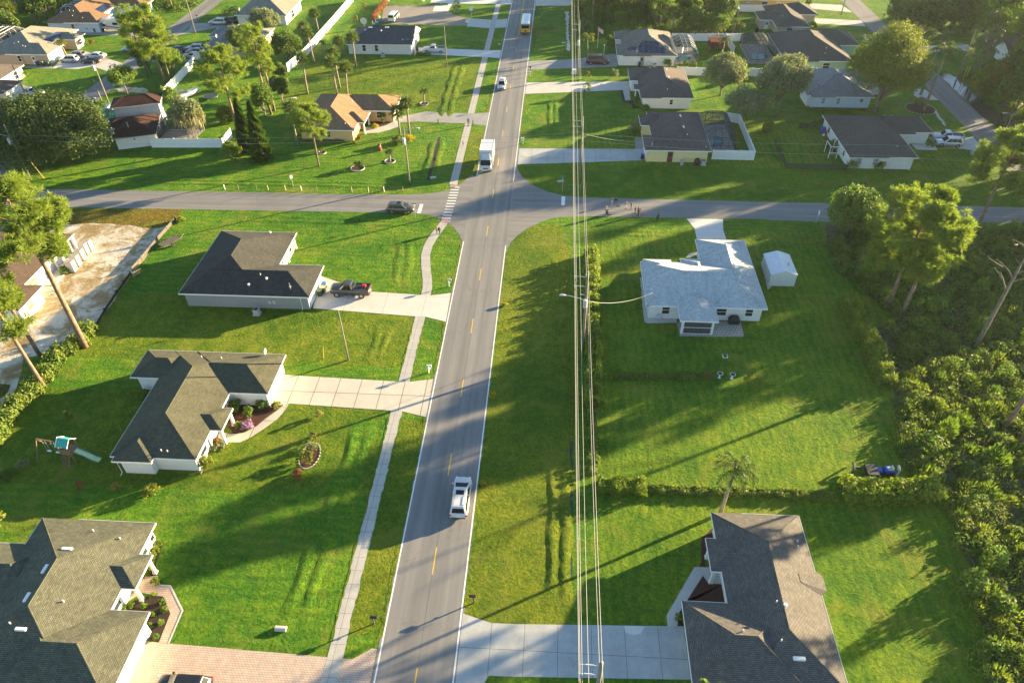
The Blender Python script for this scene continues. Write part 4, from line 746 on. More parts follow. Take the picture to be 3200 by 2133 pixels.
pole('tall power pole at the bottom edge over the grey driveway', PX, 23.7, 12.1, .2, ((11.6, 1.5), (10.2, 1.5))); pole('tall power pole in front of the woods near the top edge', PX+.15, 166.5, 12.2, .16, ((11.4, 1.5), (10.2, 1.5)), 7.5)
pole('tall power pole beyond the school bus at the top', PX+.15, 226, 12.2, .16, ((11.4, 1.5),))
b_ = Q('b', 1257, 1510); pole('street light pole with transformer on the corner lawn of the orange house', b_[0], b_[1], 10.7, .14, (), 8.4, (10.0, 2., 0.)); b_ = Q('f', 757, 1502)
pole('bare wooden pole standing on the lawn between the grey and olive-roofed houses', b_[0], b_[1], 8.1, .1, name='wooden_pole')
b_ = Q('C', 1288, 1090); pole('bare wooden pole beside the driveway of the white pickup', b_[0], b_[1], 9.2, .11, name='wooden_pole')
for lb, k, x, y, hh, tr, lm in (('utility pole with twin lamps at the curved street corner on the left', 'a', 252, 1465, 10.5, 7.5, (8., 1.6, math.pi)), ('utility pole with transformer beside the angled street tree', 'a', 897, 862, 9.5, 8.2, None), ('utility pole standing by the white pickup on the left', 'a', 245, 850, 8.5, None, None),
        ('utility pole with transformer at the silver minivan driveway', 'B', 1105, 555, 11.5, 9.6, None), ('thin dark pole beside the angled street', 'a', 833, 835, 5., None, None)):
    b_ = Q(k, x, y); pole(lb, b_[0], b_[1], hh, .13, (), tr, lm)
for lb, k, x, y, hh in (('utility pole on the right street verge near the ponds', 'd', 1540, 650, 11), ('utility pole by the two pale driveways at the top right', 'd', 597, 122, 9), ('utility pole beyond the right street at the top', 'd', 975, 110, 9)):
    b_ = Q(k, x, y); pole(lb, b_[0], b_[1], hh, .12)
b_ = Q('d', 1870, 1215); pole('street light pole at the foot of the right street', b_[0], b_[1], 7, .1, (), None, (6.4, 1.2, math.pi), name='lamp_pole')
def wire(label, pts, sag=.5, r=.02, cat='cable', name='overhead_cable', grp=None, m=None):
    mb = MB(); P3 = []
    for a, b in zip(pts, pts[1:]):
        for i in range(17 if True else 2):
            t = i/16
            if i == 0 and P3: continue
            P3.append((a[0]+(b[0]-a[0])*t, a[1]+(b[1]-a[1])*t, a[2]+(b[2]-a[2])*t-sag*4*t*(1-t)))
    mb.tube(P3, r, 5); o = mb.build(name, m or CBL, None, smooth=True); tag(o, label, cat, grp); return o
ys = (-22, 23.7, 70.6, 115.6, 166.5, 226, 280)
G1 = 'overhead cables along the main road'
wire('topmost overhead cable running over the pole tops', [(PX+.02, y, 12.35) for y in ys], .7, .02, grp=G1)
for dx, z, lb in ((-1.5, 11.75, 'overhead cable on the upper insulator arms'), (-1.5, 10.35, 'overhead cable on the lower insulator arms'), (-.72, 9.1, 'thin twisted overhead cable close to the poles'), (-1.32, 11.2, 'inner overhead cable of the group of three')): wire(lb, [(PX+dx, y, z) for y in ys], .8, .019, grp=G1)
wire('lowest overhead cable on the house side of the poles', [(PX+.16, y, 8.5) for y in ys], .9, .02, grp=G1)
wire('twisted service cable from the transformer pole to the pale roofed house', [(PX, 70.4, 8.2), (13.7, 78.2, 3.9)], .9, .03); wire('service cable from the yellow house to the power pole', [(PX, 115.6, 9.3), (17.8, 124.6, 3.7)], .5, .02)
bp_ = Q('b', 1257, 1510); bl = Q('a', 252, 1465)
for z in (9.6, 8.6): wire('thin cable spanning across the two-storey house lawn' if z > 9 else 'lower thin cable spanning across the two-storey house lawn', [(bl[0], bl[1], z-1), (bp_[0], bp_[1], z), (PX, 115.6, z)], .8, .016)
wire('thin cable spanning over the yellow and white houses on the right', [(PX, 115.6, 9.3), (55, 115, 8.5), (90, 116, 8)], .6, .016); wire('lower thin cable spanning over the yellow and white houses on the right', [(PX, 115.6, 8.), (55, 113, 7.5), (90, 113, 7)], .6, .016)
# ------------------------------------------------------------------ vehicles
def car(name, label, cat, loc, ang, pm, L=4.7, W=1.86, H=1.68, kind='suv', sunroof=False, rails=False, group=None, lift=0.):
    """x forward"""
    root = thing(name, label, cat, loc, ang, group); hl, hw = L/2, W/2; wr = .36+lift*.3; zb = .25+lift; belt = .98+lift; hood = .95+lift
    pf = {'suv': (.24, .40, .88, .985, .44), 'sedan': (.25, .44, .74, .9, .46), 'van': (.14, .30, .93, .99, .30), 'minivan': (.18, .42, .925, .985, .36), 'pickup': (.26, .38, .56, .60, .40), 'cargo': (.13, .24, .985, .995, .25)}[kind]
    hb, rt_, rb_, re_, _ = pf          # windshield base, roof start, roof end, rear base as fractions from the front
    X = lambda f: hl-f*L
    if kind == 'pickup': belt = 1.15+lift; hood = 1.12+lift
    if kind in ('van', 'cargo'): belt = 1.25; hood = 1.12
    tailz = {'sedan': belt+.02, 'pickup': belt}.get(kind, belt)
    st = [(0., .5, hood-.34, .62), (.01, .42, hood-.2, .74), (.03, .34, hood-.11, .86), (.07, .28, hood-.05, .95), (.14, .26, hood, 1.), (hb, .25, belt, 1.), (.5, .25, belt+.02, 1.), (.8, .25, tailz+.02, 1.), (.94, .27, tailz, .985), (.985, .33, tailz-.08, .94), (1., .45, tailz-.25, .9)]
    m = MB(); rings = []
    for f, z0, z1, wf in st:
        z0 = z0+lift; x = X(f); w_ = hw*wf; h_ = z1-z0
        rings.append([(x, -w_*.9, z0), (x, -w_, z0+h_*.22), (x, -w_, z0+h_*.6), (x, -w_*.95, z0+h_*.9), (x, -w_*.86, z1), (x, 0, z1+.02), (x, w_*.86, z1), (x, w_*.95, z0+h_*.9), (x, w_, z0+h_*.6), (x, w_, z0+h_*.22), (x, w_*.9, z0)])
    m.loft(rings); body = m.build('body', pm, root, smooth=True)
    # cabin
    bw, tw = hw*.93, hw*.72 if kind != 'cargo' else hw*.82; rz = H; b0, b1 = X(hb), X(re_); t0, t1 = X(rt_), X(rb_)
    def ring(z, x0, x1, w_, bl_=.1):
        return [(x0, -w_*.82, z), (x0, w_*.82, z), (x0-bl_, w_, z), ((x0+x1)/2, w_*1.01, z), (x1+bl_, w_, z), (x1, w_*.82, z), (x1, -w_*.82, z), (x1+bl_, -w_, z), ((x0+x1)/2, -w_*1.01, z), (x0-bl_, -w_, z)]
    m = MB(); zb_ = belt-.04; m.loft([ring(zb_, b0, b1, bw), ring(rz-.09, t0+.03, t1-.03, tw+.03), ring(rz-.02, t0-.1, t1+.1, tw-.06), ring(rz, t0-.3, t1+.3, tw-.25)]); m.build('cabin', pm, root, smooth=False, bevel=.0)
    def face(p, q_, r_, s_, name, off=.012, mt=CG):
        p, q_, r_, s_ = map(Vector, (p, q_, r_, s_)); n_ = (q_-p).cross(s_-p).normalized()
        if n_.dot(Vector(((p.x+r_.x)/2, (p.y+r_.y)/2, 0))-Vector((0, 0, 0))+Vector((0, 0, .2))) < 0: n_ = -n_
        mb = MB(); mb.add([tuple(v+n_*off) for v in (p, q_, r_, s_)]+[tuple(v-n_*.01) for v in (p, q_, r_, s_)], [(0, 1, 2, 3), (4, 7, 6, 5), (0, 4, 5, 1), (1, 5, 6, 2), (2, 6, 7, 3), (3, 7, 4, 0)]); mb.build(name, mt, root)
    lz = lambda t: zb_+(rz-.09-zb_)*t
    def lerp(a, b, t): return a+(b-a)*t
    fw = lambda t: lerp(b0, t0+.03, t); rw = lambda t: lerp(b1, t1-.03, t); ww = lambda t: lerp(bw, tw+.03, t)
    face((fw(.08), -ww(.08)*.80, lz(.08)), (fw(.08), ww(.08)*.80, lz(.08)), (fw(.94), ww(.94)*.80, lz(.94)), (fw(.94), -ww(.94)*.80, lz(.94)), 'windshield')
    if kind != 'cargo' or True: face((rw(.2), ww(.2)*.78, lz(.2)), (rw(.2), -ww(.2)*.78, lz(.2)), (rw(.9), -ww(.9)*.76, lz(.9)), (rw(.9), ww(.9)*.76, lz(.9)), 'rear_window')
    nw = {'suv': 3, 'sedan': 2, 'van': 4, 'minivan': 3, 'pickup': 2, 'cargo': 3}[kind]
    for s in (-1, 1):
        for i in range(nw):
            u0, u1 = i/nw, (i+1)/nw; g = .045
            def pt(u, t): 
                x0, x1 = fw(t)-.16-(.12 if kind != 'cargo' else 0), rw(t)+.16; return (lerp(x0, x1, u), s*ww(t)*1.006, lz(t))
            a1 = 0; d = g/ max(.3, abs(pt(u0, .5)[0]-pt(u1, .5)[0]))
            uu0, uu1 = u0+d*.5/nw*1., u1-d*.5/nw*1.
            p = [pt(uu0, .1), pt(uu1, .1), pt(uu1, .92), pt(uu0, .92)]
            mb = MB(); mb.add([(x, y+s*.012, z) for x, y, z in p]+[(x, y-s*.02, z) for x, y, z in p], [(0, 1, 2, 3), (4, 7, 6, 5), (0, 4, 5, 1), (1, 5, 6, 2), (2, 6, 7, 3), (3, 7, 4, 0)]); mb.build('side_window', CG, root)
        mb = MB(); mb.box(fw(.1)-.25, s*(hw+.0)-.05 if s > 0 else s*hw-.12, belt, fw(.1)-.08, s*hw+.12 if s > 0 else s*hw+.05, belt+.15); mb.build('mirror', pm, root, bevel=.02)
        mb = MB(); mb.box(hl-.42, s*hw*.74-.12, hood-.24, hl-.07, s*hw*.74+.1, hood-.1); mb.build('headlight', HL, root, bevel=.02)
        mb = MB(); z0 = tailz-.18; mb.box(-hl+.005, s*hw*.84-.16, z0-.16, -hl+.22, s*hw*.84+.12, z0+.05); mb.build('tail_light', TL, root, bevel=.02)
        for fx in (hl-.19*L, -hl+.2*L):
            w_ = MB(); y0 = s*(hw-.2); y1 = s*(hw+.012)
            w_.tube([(fx, y0, wr), (fx, y1-s*.03, wr), (fx, y1, wr)], [wr, wr, wr*.94], 20); wh = w_.build('wheel', RUB, root)
            w_ = MB(); w_.tube([(fx, y1-s*.02, wr), (fx, y1+s*.012, wr)], wr*.62, 16)
            rim = w_.build('rim', RIM, wh)
            w_ = MB(); w_.tube([(fx, y1-s*.3, wr+.01), (fx, y1-s*.004, wr+.01)], wr*1.13, 18); w_.build('wheel_arch', TRD, root)
    mb = MB(); mb.box(hl-.06, -hw*.5, .45+lift, hl+.012, hw*.5, .68+lift); mb.build('grille', GRL, root); mb = MB(); mb.box(-hl-.012, -.26, .62+lift, -hl+.03, .26, .76+lift); mb.build('licence_plate', PLA, root)
    mb = MB(); mb.box(-hl-.015, -hw*.75, .36+lift, -hl+.06, hw*.75, .5+lift); mb.build('bumper', TRD if kind != 'minivan' else GRL, root)
    if sunroof: mb = MB(); mb.box(t0-1.0, -tw*.62, rz-.03, t0-.42, tw*.62, rz+.012); mb.build('sunroof', CG, root)
    if rails:
        for s in (-1, 1): mb = MB(); mb.tube([(t0-1., s*tw*.86, rz+.02), (t0-1.15, s*tw*.86, rz+.07), (t1+.45, s*tw*.86, rz+.07), (t1+.3, s*tw*.86, rz+.0)], .025, 6); mb.build('roof_rail', TRD, root)
    if kind == 'pickup':
        x0, x1 = X(.985), X(.625); mb = MB(); z1 = belt+.03; mb.box(x0, -hw*.78, z1-.02, x1, hw*.78, z1+.012); mb.build('bed_liner', PLK, root)
        mb = MB(); [mb.box(x0, s*hw*.86-.06, z1-.03, x1, s*hw*.86+.05, z1+.09) for s in (-1, 1)]; mb.box(x0-.03, -hw*.86, z1-.03, x0+.07, hw*.86, z1+.09); mb.build('bed_rail', pm, root)
    return root
DEG = math.radians
car('minivan', 'white minivan with roof rails driving up the main road', 'minivan', (-8.68, 45.95), R_(90), PW, 5.1, 1.92, 1.76, 'minivan', True, True)
car('parked_car', 'dark bronze crossover waiting at the stop line of the cross street', 'car', (-25.5, 104.45), 0, PBZ, 4.72, 1.85, 1.6, 'suv', True)
pk = car('pickup_truck', 'lifted dark grey pickup parked on the driveway of the grey house', 'pickup truck', (-28.6, 81.15), R_(178), PG, 5.85, 1.98, 2.05, 'pickup', lift=.15)
g_ = MB(); g_.box(-.5, -.3, 0, .0, .1, .32); o = g_.build('fuel_can', PLR); tag(o, 'red box lying in the bed of the dark grey pickup', 'box'); o.location = (-26.3, 81.3, 1.36)
car('parked_car', 'black car parked on the brick paved drive at the bottom edge', 'car', Q('m', 1478, 1590, .9), R_(180), PB, 4.75, 1.88, 1.65, 'suv')
car('suv', 'white SUV coming down the main road towards the box truck', 'SUV', (-12.35, 159.2), R_(-90), PW, 4.7, 1.88, 1.7, 'suv', True)
car('parked_car', 'silver-grey SUV partly hidden behind the white SUV on the four-car driveway', 'car', Q('A', 1260, 945), R_(182), PGY, 4.6, 1.86, 1.66, 'suv'); car('parked_car', 'white SUV parked nearest the garage of the four-car driveway', 'car', Q('A', 1150, 1010), R_(180), PW, 4.6, 1.86, 1.66, 'suv')
car('parked_car', 'silver sedan parked furthest out on the four-car driveway', 'car', Q('A', 1580, 950), R_(178), PW, 4.9, 1.84, 1.45, 'sedan'); car('parked_car', 'black sedan parked in front of the silver one on the four-car driveway', 'car', Q('A', 1500, 1030), R_(181), PB, 4.9, 1.84, 1.45, 'sedan')
car('pickup_truck', 'white pickup with dark bed cover parked at the peach house on the left', 'pickup truck', Q('a', 262, 785), R_(175), PW, 5.8, 1.98, 1.9, 'pickup')
car('pickup_truck', 'white pickup parked outside the long charcoal-roofed house', 'pickup truck', (-30.8, 181.4), R_(178), PW, 5.8, 1.96, 1.85, 'pickup'); car('passenger_van', 'white passenger van parked on the gravel lot', 'van', Q('C', 425, 330), R_(84), PW, 5.4, 2., 2.1, 'cargo')
car('conversion_van', 'dark maroon van parked on the driveway of the solar-panel house', 'van', Q('c', 697, 520), 0, PMR, 5.5, 2., 2.15, 'van')
car('pickup_truck', 'white pickup parked beside the silver wagon at the white corner house', 'pickup truck', Q('N', 1680, 410), R_(172), PW, 5.7, 1.96, 1.85, 'pickup'); car('parked_car', 'silver wagon with roof rails parked beside the white pickup at the corner house', 'car', Q('N', 1700, 490), R_(175), PS, 4.75, 1.86, 1.75, 'suv', rails=True)
car('parked_car', 'dark car half hidden by pines on the far-left driveway', 'car', Q('a', 1452, 425), R_(180), PB, 4.6, 1.84, 1.5, 'sedan'); car('parked_car', 'silver car parked nearest the blue-grey roofed beige house', 'car', Q('a', 1600, 412), R_(180), PS, 4.7, 1.84, 1.6, 'suv', rails=True)
car('parked_car', 'grey sedan in the middle of the group behind the white fence', 'car', Q('a', 1605, 440), R_(180), PGY, 4.8, 1.84, 1.45, 'sedan'); car('parked_car', 'tan topped car parked right behind the white fence end', 'car', Q('a', 1580, 475), R_(180), PBE, 4.8, 1.84, 1.48, 'sedan')
car('minivan', 'silver minivan parked under the arching palm at the upper left', 'minivan', Q('a', 1785, 200), R_(178), PS, 5., 1.9, 1.72, 'minivan'); car('parked_car', 'black car behind the silver minivan under the arching palm', 'car', Q('a', 1870, 188), R_(180), PB, 4.6, 1.84, 1.6, 'suv')
car('parked_car', 'pale grey car showing at the left of the tall pine group', 'car', Q('a', 1080, 420), R_(180), PS, 4.5, 1.82, 1.48, 'sedan'); car('parked_car', 'dark car cut by the left edge below the garage', 'car', Q('a', 5, 858), R_(180), PB, 4.6, 1.84, 1.5, 'sedan')
# box truck
root = thing('box_truck', 'white box truck entering the junction from the far side', 'truck', (-12.45, 118.5), R_(-90)); 
m = MB(); m.box(-6.4, -1.2, 1.0, -1.75, 1.2, 3.55); m.build('cargo_box', PW, root, bevel=.03)
m = MB(); [m.box(-6.42, y-.02, 3.54, -1.73, y+.02, 3.575) for y in (-1.17, 1.17)]; m.box(-1.8, -1.2, 3.3, -1.7, 1.2, 3.38); m.build('box_trim', TR, root)
m = MB(); m.loft([[(x, -1.0, z), (x, -1.02, z2*.5+z*.5), (x, -.92, z2), (x, .92, z2), (x, 1.02, z2*.5+z*.5), (x, 1., z)] for x, z, z2 in ((-1.6, .55, 2.35), (-.95, .55, 2.38), (-.62, .55, 2.3), (-.1, .5, 1.42), (.0, .5, 1.2))]); m.build('cab', PW, root, smooth=False)
m = MB(); m.loft([[(x, -.8, 2.36), (x, -.7, z), (x, .7, z), (x, .8, 2.36)] for x, z in ((-1.7, 3.2), (-1.3, 3.1), (-.9, 2.45))]); m.build('wind_deflector', PW, root)
m = MB(); m.add([(-.6, -.86, 2.24), (-.6, .86, 2.24), (-.1, .93, 1.42), (-.1, -.93, 1.42)], [(0, 1, 2, 3)]); o = m.build('windshield', CG, root); o.location = (.035, 0, .02)
for s in (-1, 1):
    m = MB(); m.box(-1.3, s*1.0-.03, 1.45, -.6, s*1.0+.03, 2.1); m.build('side_window', CG, root); m = MB(); m.box(-.03, s*.75-.15, .75, .04, s*.75+.15, .95); m.build('headlight', HL, root); m = MB(); m.box(-.55, s*1.25-.12, 1.4, -.45, s*1.25+.12, 1.9); m.tube([(-.5, s*1., 1.7), (-.5, s*1.2, 1.75)], .02, 5); m.build('mirror', TR, root)
    for x in (-.85, -5.2): m = MB(); m.tube([(x, s*.75, .42), (x, s*1.04, .42)], .42, 18); wl = m.build('wheel', RUB, root); m = MB(); m.tube([(x, s*1.02, .42), (x, s*1.06, .42)], .24, 14); m.build('rim', RIM, wl)
m = MB(); m.box(-6.3, -.45, .6, -.2, .45, .98); m.build('chassis', GRL, root); m = MB(); m.box(.0, -.5, .8, .03, .5, .98); m.build('grille', GRL, root)
# school bus
root = thing('school_bus', 'yellow school bus with a white roof heading away at the top of the road', 'bus', (-8.72, 194.6), R_(90)); L = 10.5
m = MB(); m.loft([[(x, -w_, .6), (x, -w_, 2.3), (x, -w_*.98, 2.6), (x, w_*.98, 2.6), (x, w_, 2.3), (x, w_, .6)] for x, w_ in ((0, 1.17), (8.6, 1.17))]); m.loft([[(x, -w_, .6), (x, -w_, z), (x, w_, z), (x, w_, .6)] for x, w_, z in ((8.6, 1.1, 1.6), (10.1, .95, 1.5), (10.4, .85, 1.1))]); m.build('body', PYL, root)
m = MB(); m.loft([[(x, -1.17, 2.58), (x, -1.08, 2.85), (x, -.7, 3.02), (x, .7, 3.02), (x, 1.08, 2.85), (x, 1.17, 2.58)] for x in (.0, 8.5)]); m.build('roof', PW, root, smooth=False, bevel=.02)
m = MB(); m.box(-.05, -1.0, 1.75, .02, 1.0, 2.45); m.build('rear_window', CG, root); m = MB(); m.box(-.06, -1.1, 2.5, .0, 1.1, 2.72); m.build('rear_sign_panel', TRD, root); m = MB(); m.box(-.07, -.35, 1.0, .0, .35, 1.3); m.build('rear_panel', GRL, root); m = MB(); m.box(-.12, -1.15, .55, 0, 1.15, .8); m.build('bumper', GRL, root)
for s in (-1, 1):
    for z, w_ in ((1.45, .1), (2.6, .08)): m = MB(); m.tube([(-.09, s*.85, z), (0, s*.85, z)], w_, 10); m.build('tail_light', TL, root)
    for i in range(9): m = MB(); m.box(.4+i*.9, s*1.18-.015, 1.75, 1.15+i*.9, s*1.18+.015, 2.35); m.build('side_window', CG, root)
    m = MB(); [m.box(.1, s*1.185-.01, z, 8.5, s*1.185+.01, z+.05) for z in (1.0, 1.3, 1.6)]; m.build('side_rail', GRL, root)
    for x in (2.3, 8.9): m = MB(); m.tube([(x, s*.85, .5), (x, s*1.15, .5)], .5, 18); m.build('wheel', RUB, root)
m = MB(); m.box(3, -.35, 3.01, 3.7, .35, 3.1); m.box(6, -.35, 3.01, 6.7, .35, 3.1); m.build('roof_hatch', TR, root)
# motorhome
r0 = Q('A', 1930, 500); root = thing('motorhome', 'white motorhome with black swoosh stripes beside the light blue house', 'motorhome', r0, R_(180))
m = MB(); m.box(-4.2, -1.0, .75, 2.2, 1.3, 3.2); m.build('body', PW, root, bevel=.06); m = MB(); m.loft([[(x, -1.15, z0), (x, -1.15, z1), (x, 1.15, z1), (x, 1.15, z0)] for x, z0, z1 in ((2.0, 2.15, 3.2), (3.3, 2.2, 3.1), (3.9, 2.3, 2.8))]); m.build('overcab', PW, root, bevel=.05)
m = MB(); m.loft([[(x, -.95, .5), (x, -1., z), (x, 1., z), (x, .95, .5)] for x, z in ((2.1, 2.1), (3.0, 2.05), (3.5, 1.3), (4.5, 1.1), (4.6, .8))]); m.build('cab', PW, root); m = MB(); m.add([(3.03, -.85, 2.0), (3.03, .85, 2.0), (3.53, .9, 1.33), (3.53, -.9, 1.33)], [(0, 1, 2, 3)]); o = m.build('windshield', CG, root); o.location = (.02, 0, .03)
for y in (1.31, -1.01):
    for x0, x1, z0, z1 in ((-3.5, -2.6, 1.8, 2.4), (-1.2, .2, 1.8, 2.4), (2.4, 3.1, 1.4, 1.95)): m = MB(); m.box(x0, y-.015, z0, x1, y+.015, z1); m.build('side_window', CG, root)
    m = MB(); m.add([(-4, y, 1.0), (1.9, y, 1.2), (3.3, y, 2.5), (1.6, y, 1.45), (-4, y, 1.15)], [(0, 1, 2, 3, 4)]); m.build('stripe', TRD, root)
    for x in (3.5, -2.5): m = MB(); s = 1 if y > 0 else -1; m.tube([(x, y-s*.3, .42), (x, y+.01, .42)], .42, 18); m.build('wheel', RUB, root)
m = MB(); m.box(-1.5, -.3, 3.2, -.5, .5, 3.45); m.build('roof_unit', PLW, root, bevel=.05)
# boat on trailer
b0 = Q('F', 1500, 290); root = thing('boat', 'white and navy speedboat with grey canopy on a trailer beside the fence', 'boat', b0, R_(52))
m = MB(); m.loft([[(x, -w_, .95+k), (x, -w_*.75, .6+k), (x, 0, .42+k2), (x, w_*.75, .6+k), (x, w_, .95+k), (x, w_*.82, 1.25+k), (x, -w_*.82, 1.25+k)] for x, w_, k, k2 in ((-2.6, 1.0, 0, 0), (-.5, 1.1, 0, 0), (1.2, .95, .05, .1), (2.3, .5, .15, .35), (2.9, .1, .25, .65))]); m.build('hull', PW, root)
m = MB(); m.box(-2.2, -.7, 1.2, .2, .7, 1.3); m.build('cockpit', PBE, root); m = MB(); [m.box(-2.55, s*1.03-.03, .8, .8, s*1.03+.03, .95) for s in (-1, 1)]; m.build('stripe', PLB, root); m = MB(); m.loft([[(.25, -.7, 1.3), (.25, .7, 1.3), (.27, .7, 1.32), (.27, -.7, 1.32)], [(-.05, -.6, 1.75), (-.05, .6, 1.75), (-.03, .6, 1.77), (-.03, -.6, 1.77)]]); m.build('windscreen', CG, root)
m = MB(); m.loft([[(-2.4, -.8, 2.1), (-2.4, 0, 2.25), (-2.4, .8, 2.1)], [(-.6, -.85, 2.15), (-.6, 0, 2.3), (-.6, .85, 2.15)]], caps=False); [m.tube([(-1.5, s*.85, 1.2), (-2.3, s*.8, 2.1)], .02, 5) for s in (-1, 1)]; m.build('canopy', PGY, root)
m = MB(); [m.tube([(-2.4, s*.6, .4), (2.4, s*.15, .45), (3.6, 0, .5)], .05, 5) for s in (-1, 1)]; [m.tube([(-.9, s*.75, .3), (-.9, s*1., .3)], .3, 14) for s in (-1, 1)]; m.build('trailer', GALV, root)
# utility trailer
b0 = Q('L', 920, 830); root = thing('utility_trailer', 'weathered flat trailer standing on the lawn by the silt fence', 'trailer', b0, R_(60)); m = MB(); m.box(-1.7, -.8, .5, 1.5, .8, .6); [m.box(-1.7, y, .6, 1.5, y+.02, .615) for y in np.arange(-.75, .75, .2)]; m.build('deck', WDD, root)
m = MB(); m.tube([(1.5, -.6, .5), (2.6, 0, .5)], .04, 5); m.tube([(1.5, .6, .5), (2.6, 0, .5)], .04, 5); m.build('tongue', BRK, root)
for s in (-1, 1): m = MB(); m.tube([(-.2, s*.85, .3), (-.2, s*1.05, .3)], .3, 16); m.build('wheel', RUB, root)
# ------------------------------------------------------------------ foliage generators
def rng(s): return np.random.default_rng(s)
def unit(r, n):
    v = r.normal(size=(n, 3)); return v/np.linalg.norm(v, axis=1)[:, None]
def quads(P_, A, B):
    n = len(P_); V = np.stack([P_-A-B, P_+A-B, P_+A+B, P_-A+B], 1).reshape(-1, 3); return V, np.arange(4*n).reshape(n, 4)
def leaves(r, P_, nrm, size, asp=.6, tilt=.7):
    n = len(P_); nn = nrm+r.normal(size=(n, 3))*tilt; nn /= np.linalg.norm(nn, axis=1)[:, None]
    t = np.cross(nn, unit(r, n)); t /= np.linalg.norm(t, axis=1)[:, None]+1e-9; b = np.cross(nn, t)
    s = size*r.uniform(.6, 1.35, n)[:, None]/2; return quads(P_, t*s, b*s*asp)
def blades(r, P_, D_, ln, wd):
    n = len(P_); sd_ = np.cross(D_, unit(r, n)); sd_ /= np.linalg.norm(sd_, axis=1)[:, None]+1e-9
    w_ = (wd if np.ndim(wd) else np.full(n, wd))[:, None]; l_ = (ln if np.ndim(ln) else np.full(n, ln))[:, None]
    V = np.stack([P_-sd_*w_, P_+sd_*w_, P_+D_*l_+sd_*w_*.35, P_+D_*l_-sd_*w_*.35], 1).reshape(-1, 3); return V, np.arange(4*n).reshape(n, 4)
def cat_(L): 
    V = []; F = []; o = 0
    for v, f in L: V.append(v); F.append(f+o); o += len(v)
    return np.concatenate(V), np.concatenate(F)
def limb(mb, a, b, r0, r1, r, bend=.12, n=5, seg=6):
    a = np.array(a, float); b = np.array(b, float); L = np.linalg.norm(b-a); off = r.normal(size=3)*L*bend; off[2] = abs(off[2])*.6
    pts = [a+(b-a)*t+off*math.sin(math.pi*t) for t in np.linspace(0, 1, n)]; mb.tube(pts, [r0+(r1-r0)*t for t in np.linspace(0, 1, n)], seg)
def pine(label, base, H_, R, seed, frac=.5, lean=(0, 0), dens=1., group=None, leafmat=None, hero=False, puff=None, bare=0):
    r = rng(seed); root = thing('pine_tree', label, 'pine tree', base, 0, group); top = np.array([lean[0], lean[1], H_]); z0 = H_*(1-frac)
    tm = MB(); tr = max(.13, H_*.0135); mid = top*.5+np.array([*r.normal(size=2)*.25, 0]); tm.tube([(0, 0, -.1), tuple(mid*.5), tuple(mid), tuple(top*.8), tuple(top*.95)], [tr*1.25, tr*1.05, tr*.9, tr*.55, tr*.2], 8)
    npf = int((85 if not hero else 200)*dens*(R/3.2)**1.4); pr = (puff*.78 if puff and hero else puff) or (.62 if R > 2.2 else .5); C_ = []
    k = 0
    nb = 9 if R > 2 else 6; br = []
    for i in range(nb): 
        t = (i+.5)/nb; z = z0+(H_-z0)*(t**.9); env = R*math.sin(math.pi*min(.97, .22+.72*t))**.75*r.uniform(.7, 1.08); a = i*2.4+r.uniform(-.4, .4); br.append((a, z, env))
    for i in range(npf):
        a, z, env = br[i % nb]; t = r.uniform(.25, 1.)**.6; ang = a+r.normal()*.38; zz = z+env*.22*t+r.normal()*.1*(H_-z0)*.6; c = np.array([math.cos(ang)*env*t, math.sin(ang)*env*t, 0])+top*(zz/H_)*np.array([1, 1, 0]); c[2] = min(zz, H_+.1); C_.append(c)
    C_.append(top.copy())
    for a, z, env in br:
        o = top*(z/H_); o[2] = z-.6; e = np.array([math.cos(a)*env*.85+o[0], math.sin(a)*env*.85+o[1], z+env*.15]); limb(tm, o, e, tr*.42, tr*.1, r, .1)
        for q_ in range(2): a2 = a+r.uniform(-.6, .6); m_ = o+(e-o)*.55; limb(tm, m_, m_+np.array([math.cos(a2)*env*.4, math.sin(a2)*env*.4, env*.2]), tr*.2, tr*.06, r, .1, 4, 5)
    for i in range(bare): a = r.uniform(0, 6.28); z = z0*r.uniform(.6, .95); o = top*(z/H_); o[2] = z; limb(tm, o, o+np.array([math.cos(a)*1.4, math.sin(a)*1.4, .4]), tr*.2, tr*.05, r, .1, 4, 5)
    tm.build('trunk', BK, root, smooth=True); C_ = np.array(C_); nn = int(64 if hero else 60); Pn = np.repeat(C_, nn, 0); D_ = unit(r, len(Pn)); D_[:, 2] = D_[:, 2]*.75+.3; D_ /= np.linalg.norm(D_, axis=1)[:, None]
    prs = pr*r.uniform(.7, 1.25, len(C_)).repeat(nn); St = Pn+D_*prs[:, None]*r.uniform(.05, .55, len(Pn))[:, None]
    V, F = blades(r, St, D_, prs*r.uniform(.5, .85, len(Pn)), pr*.06); npmesh('crown', V, F, leafmat or LP_, root); return root
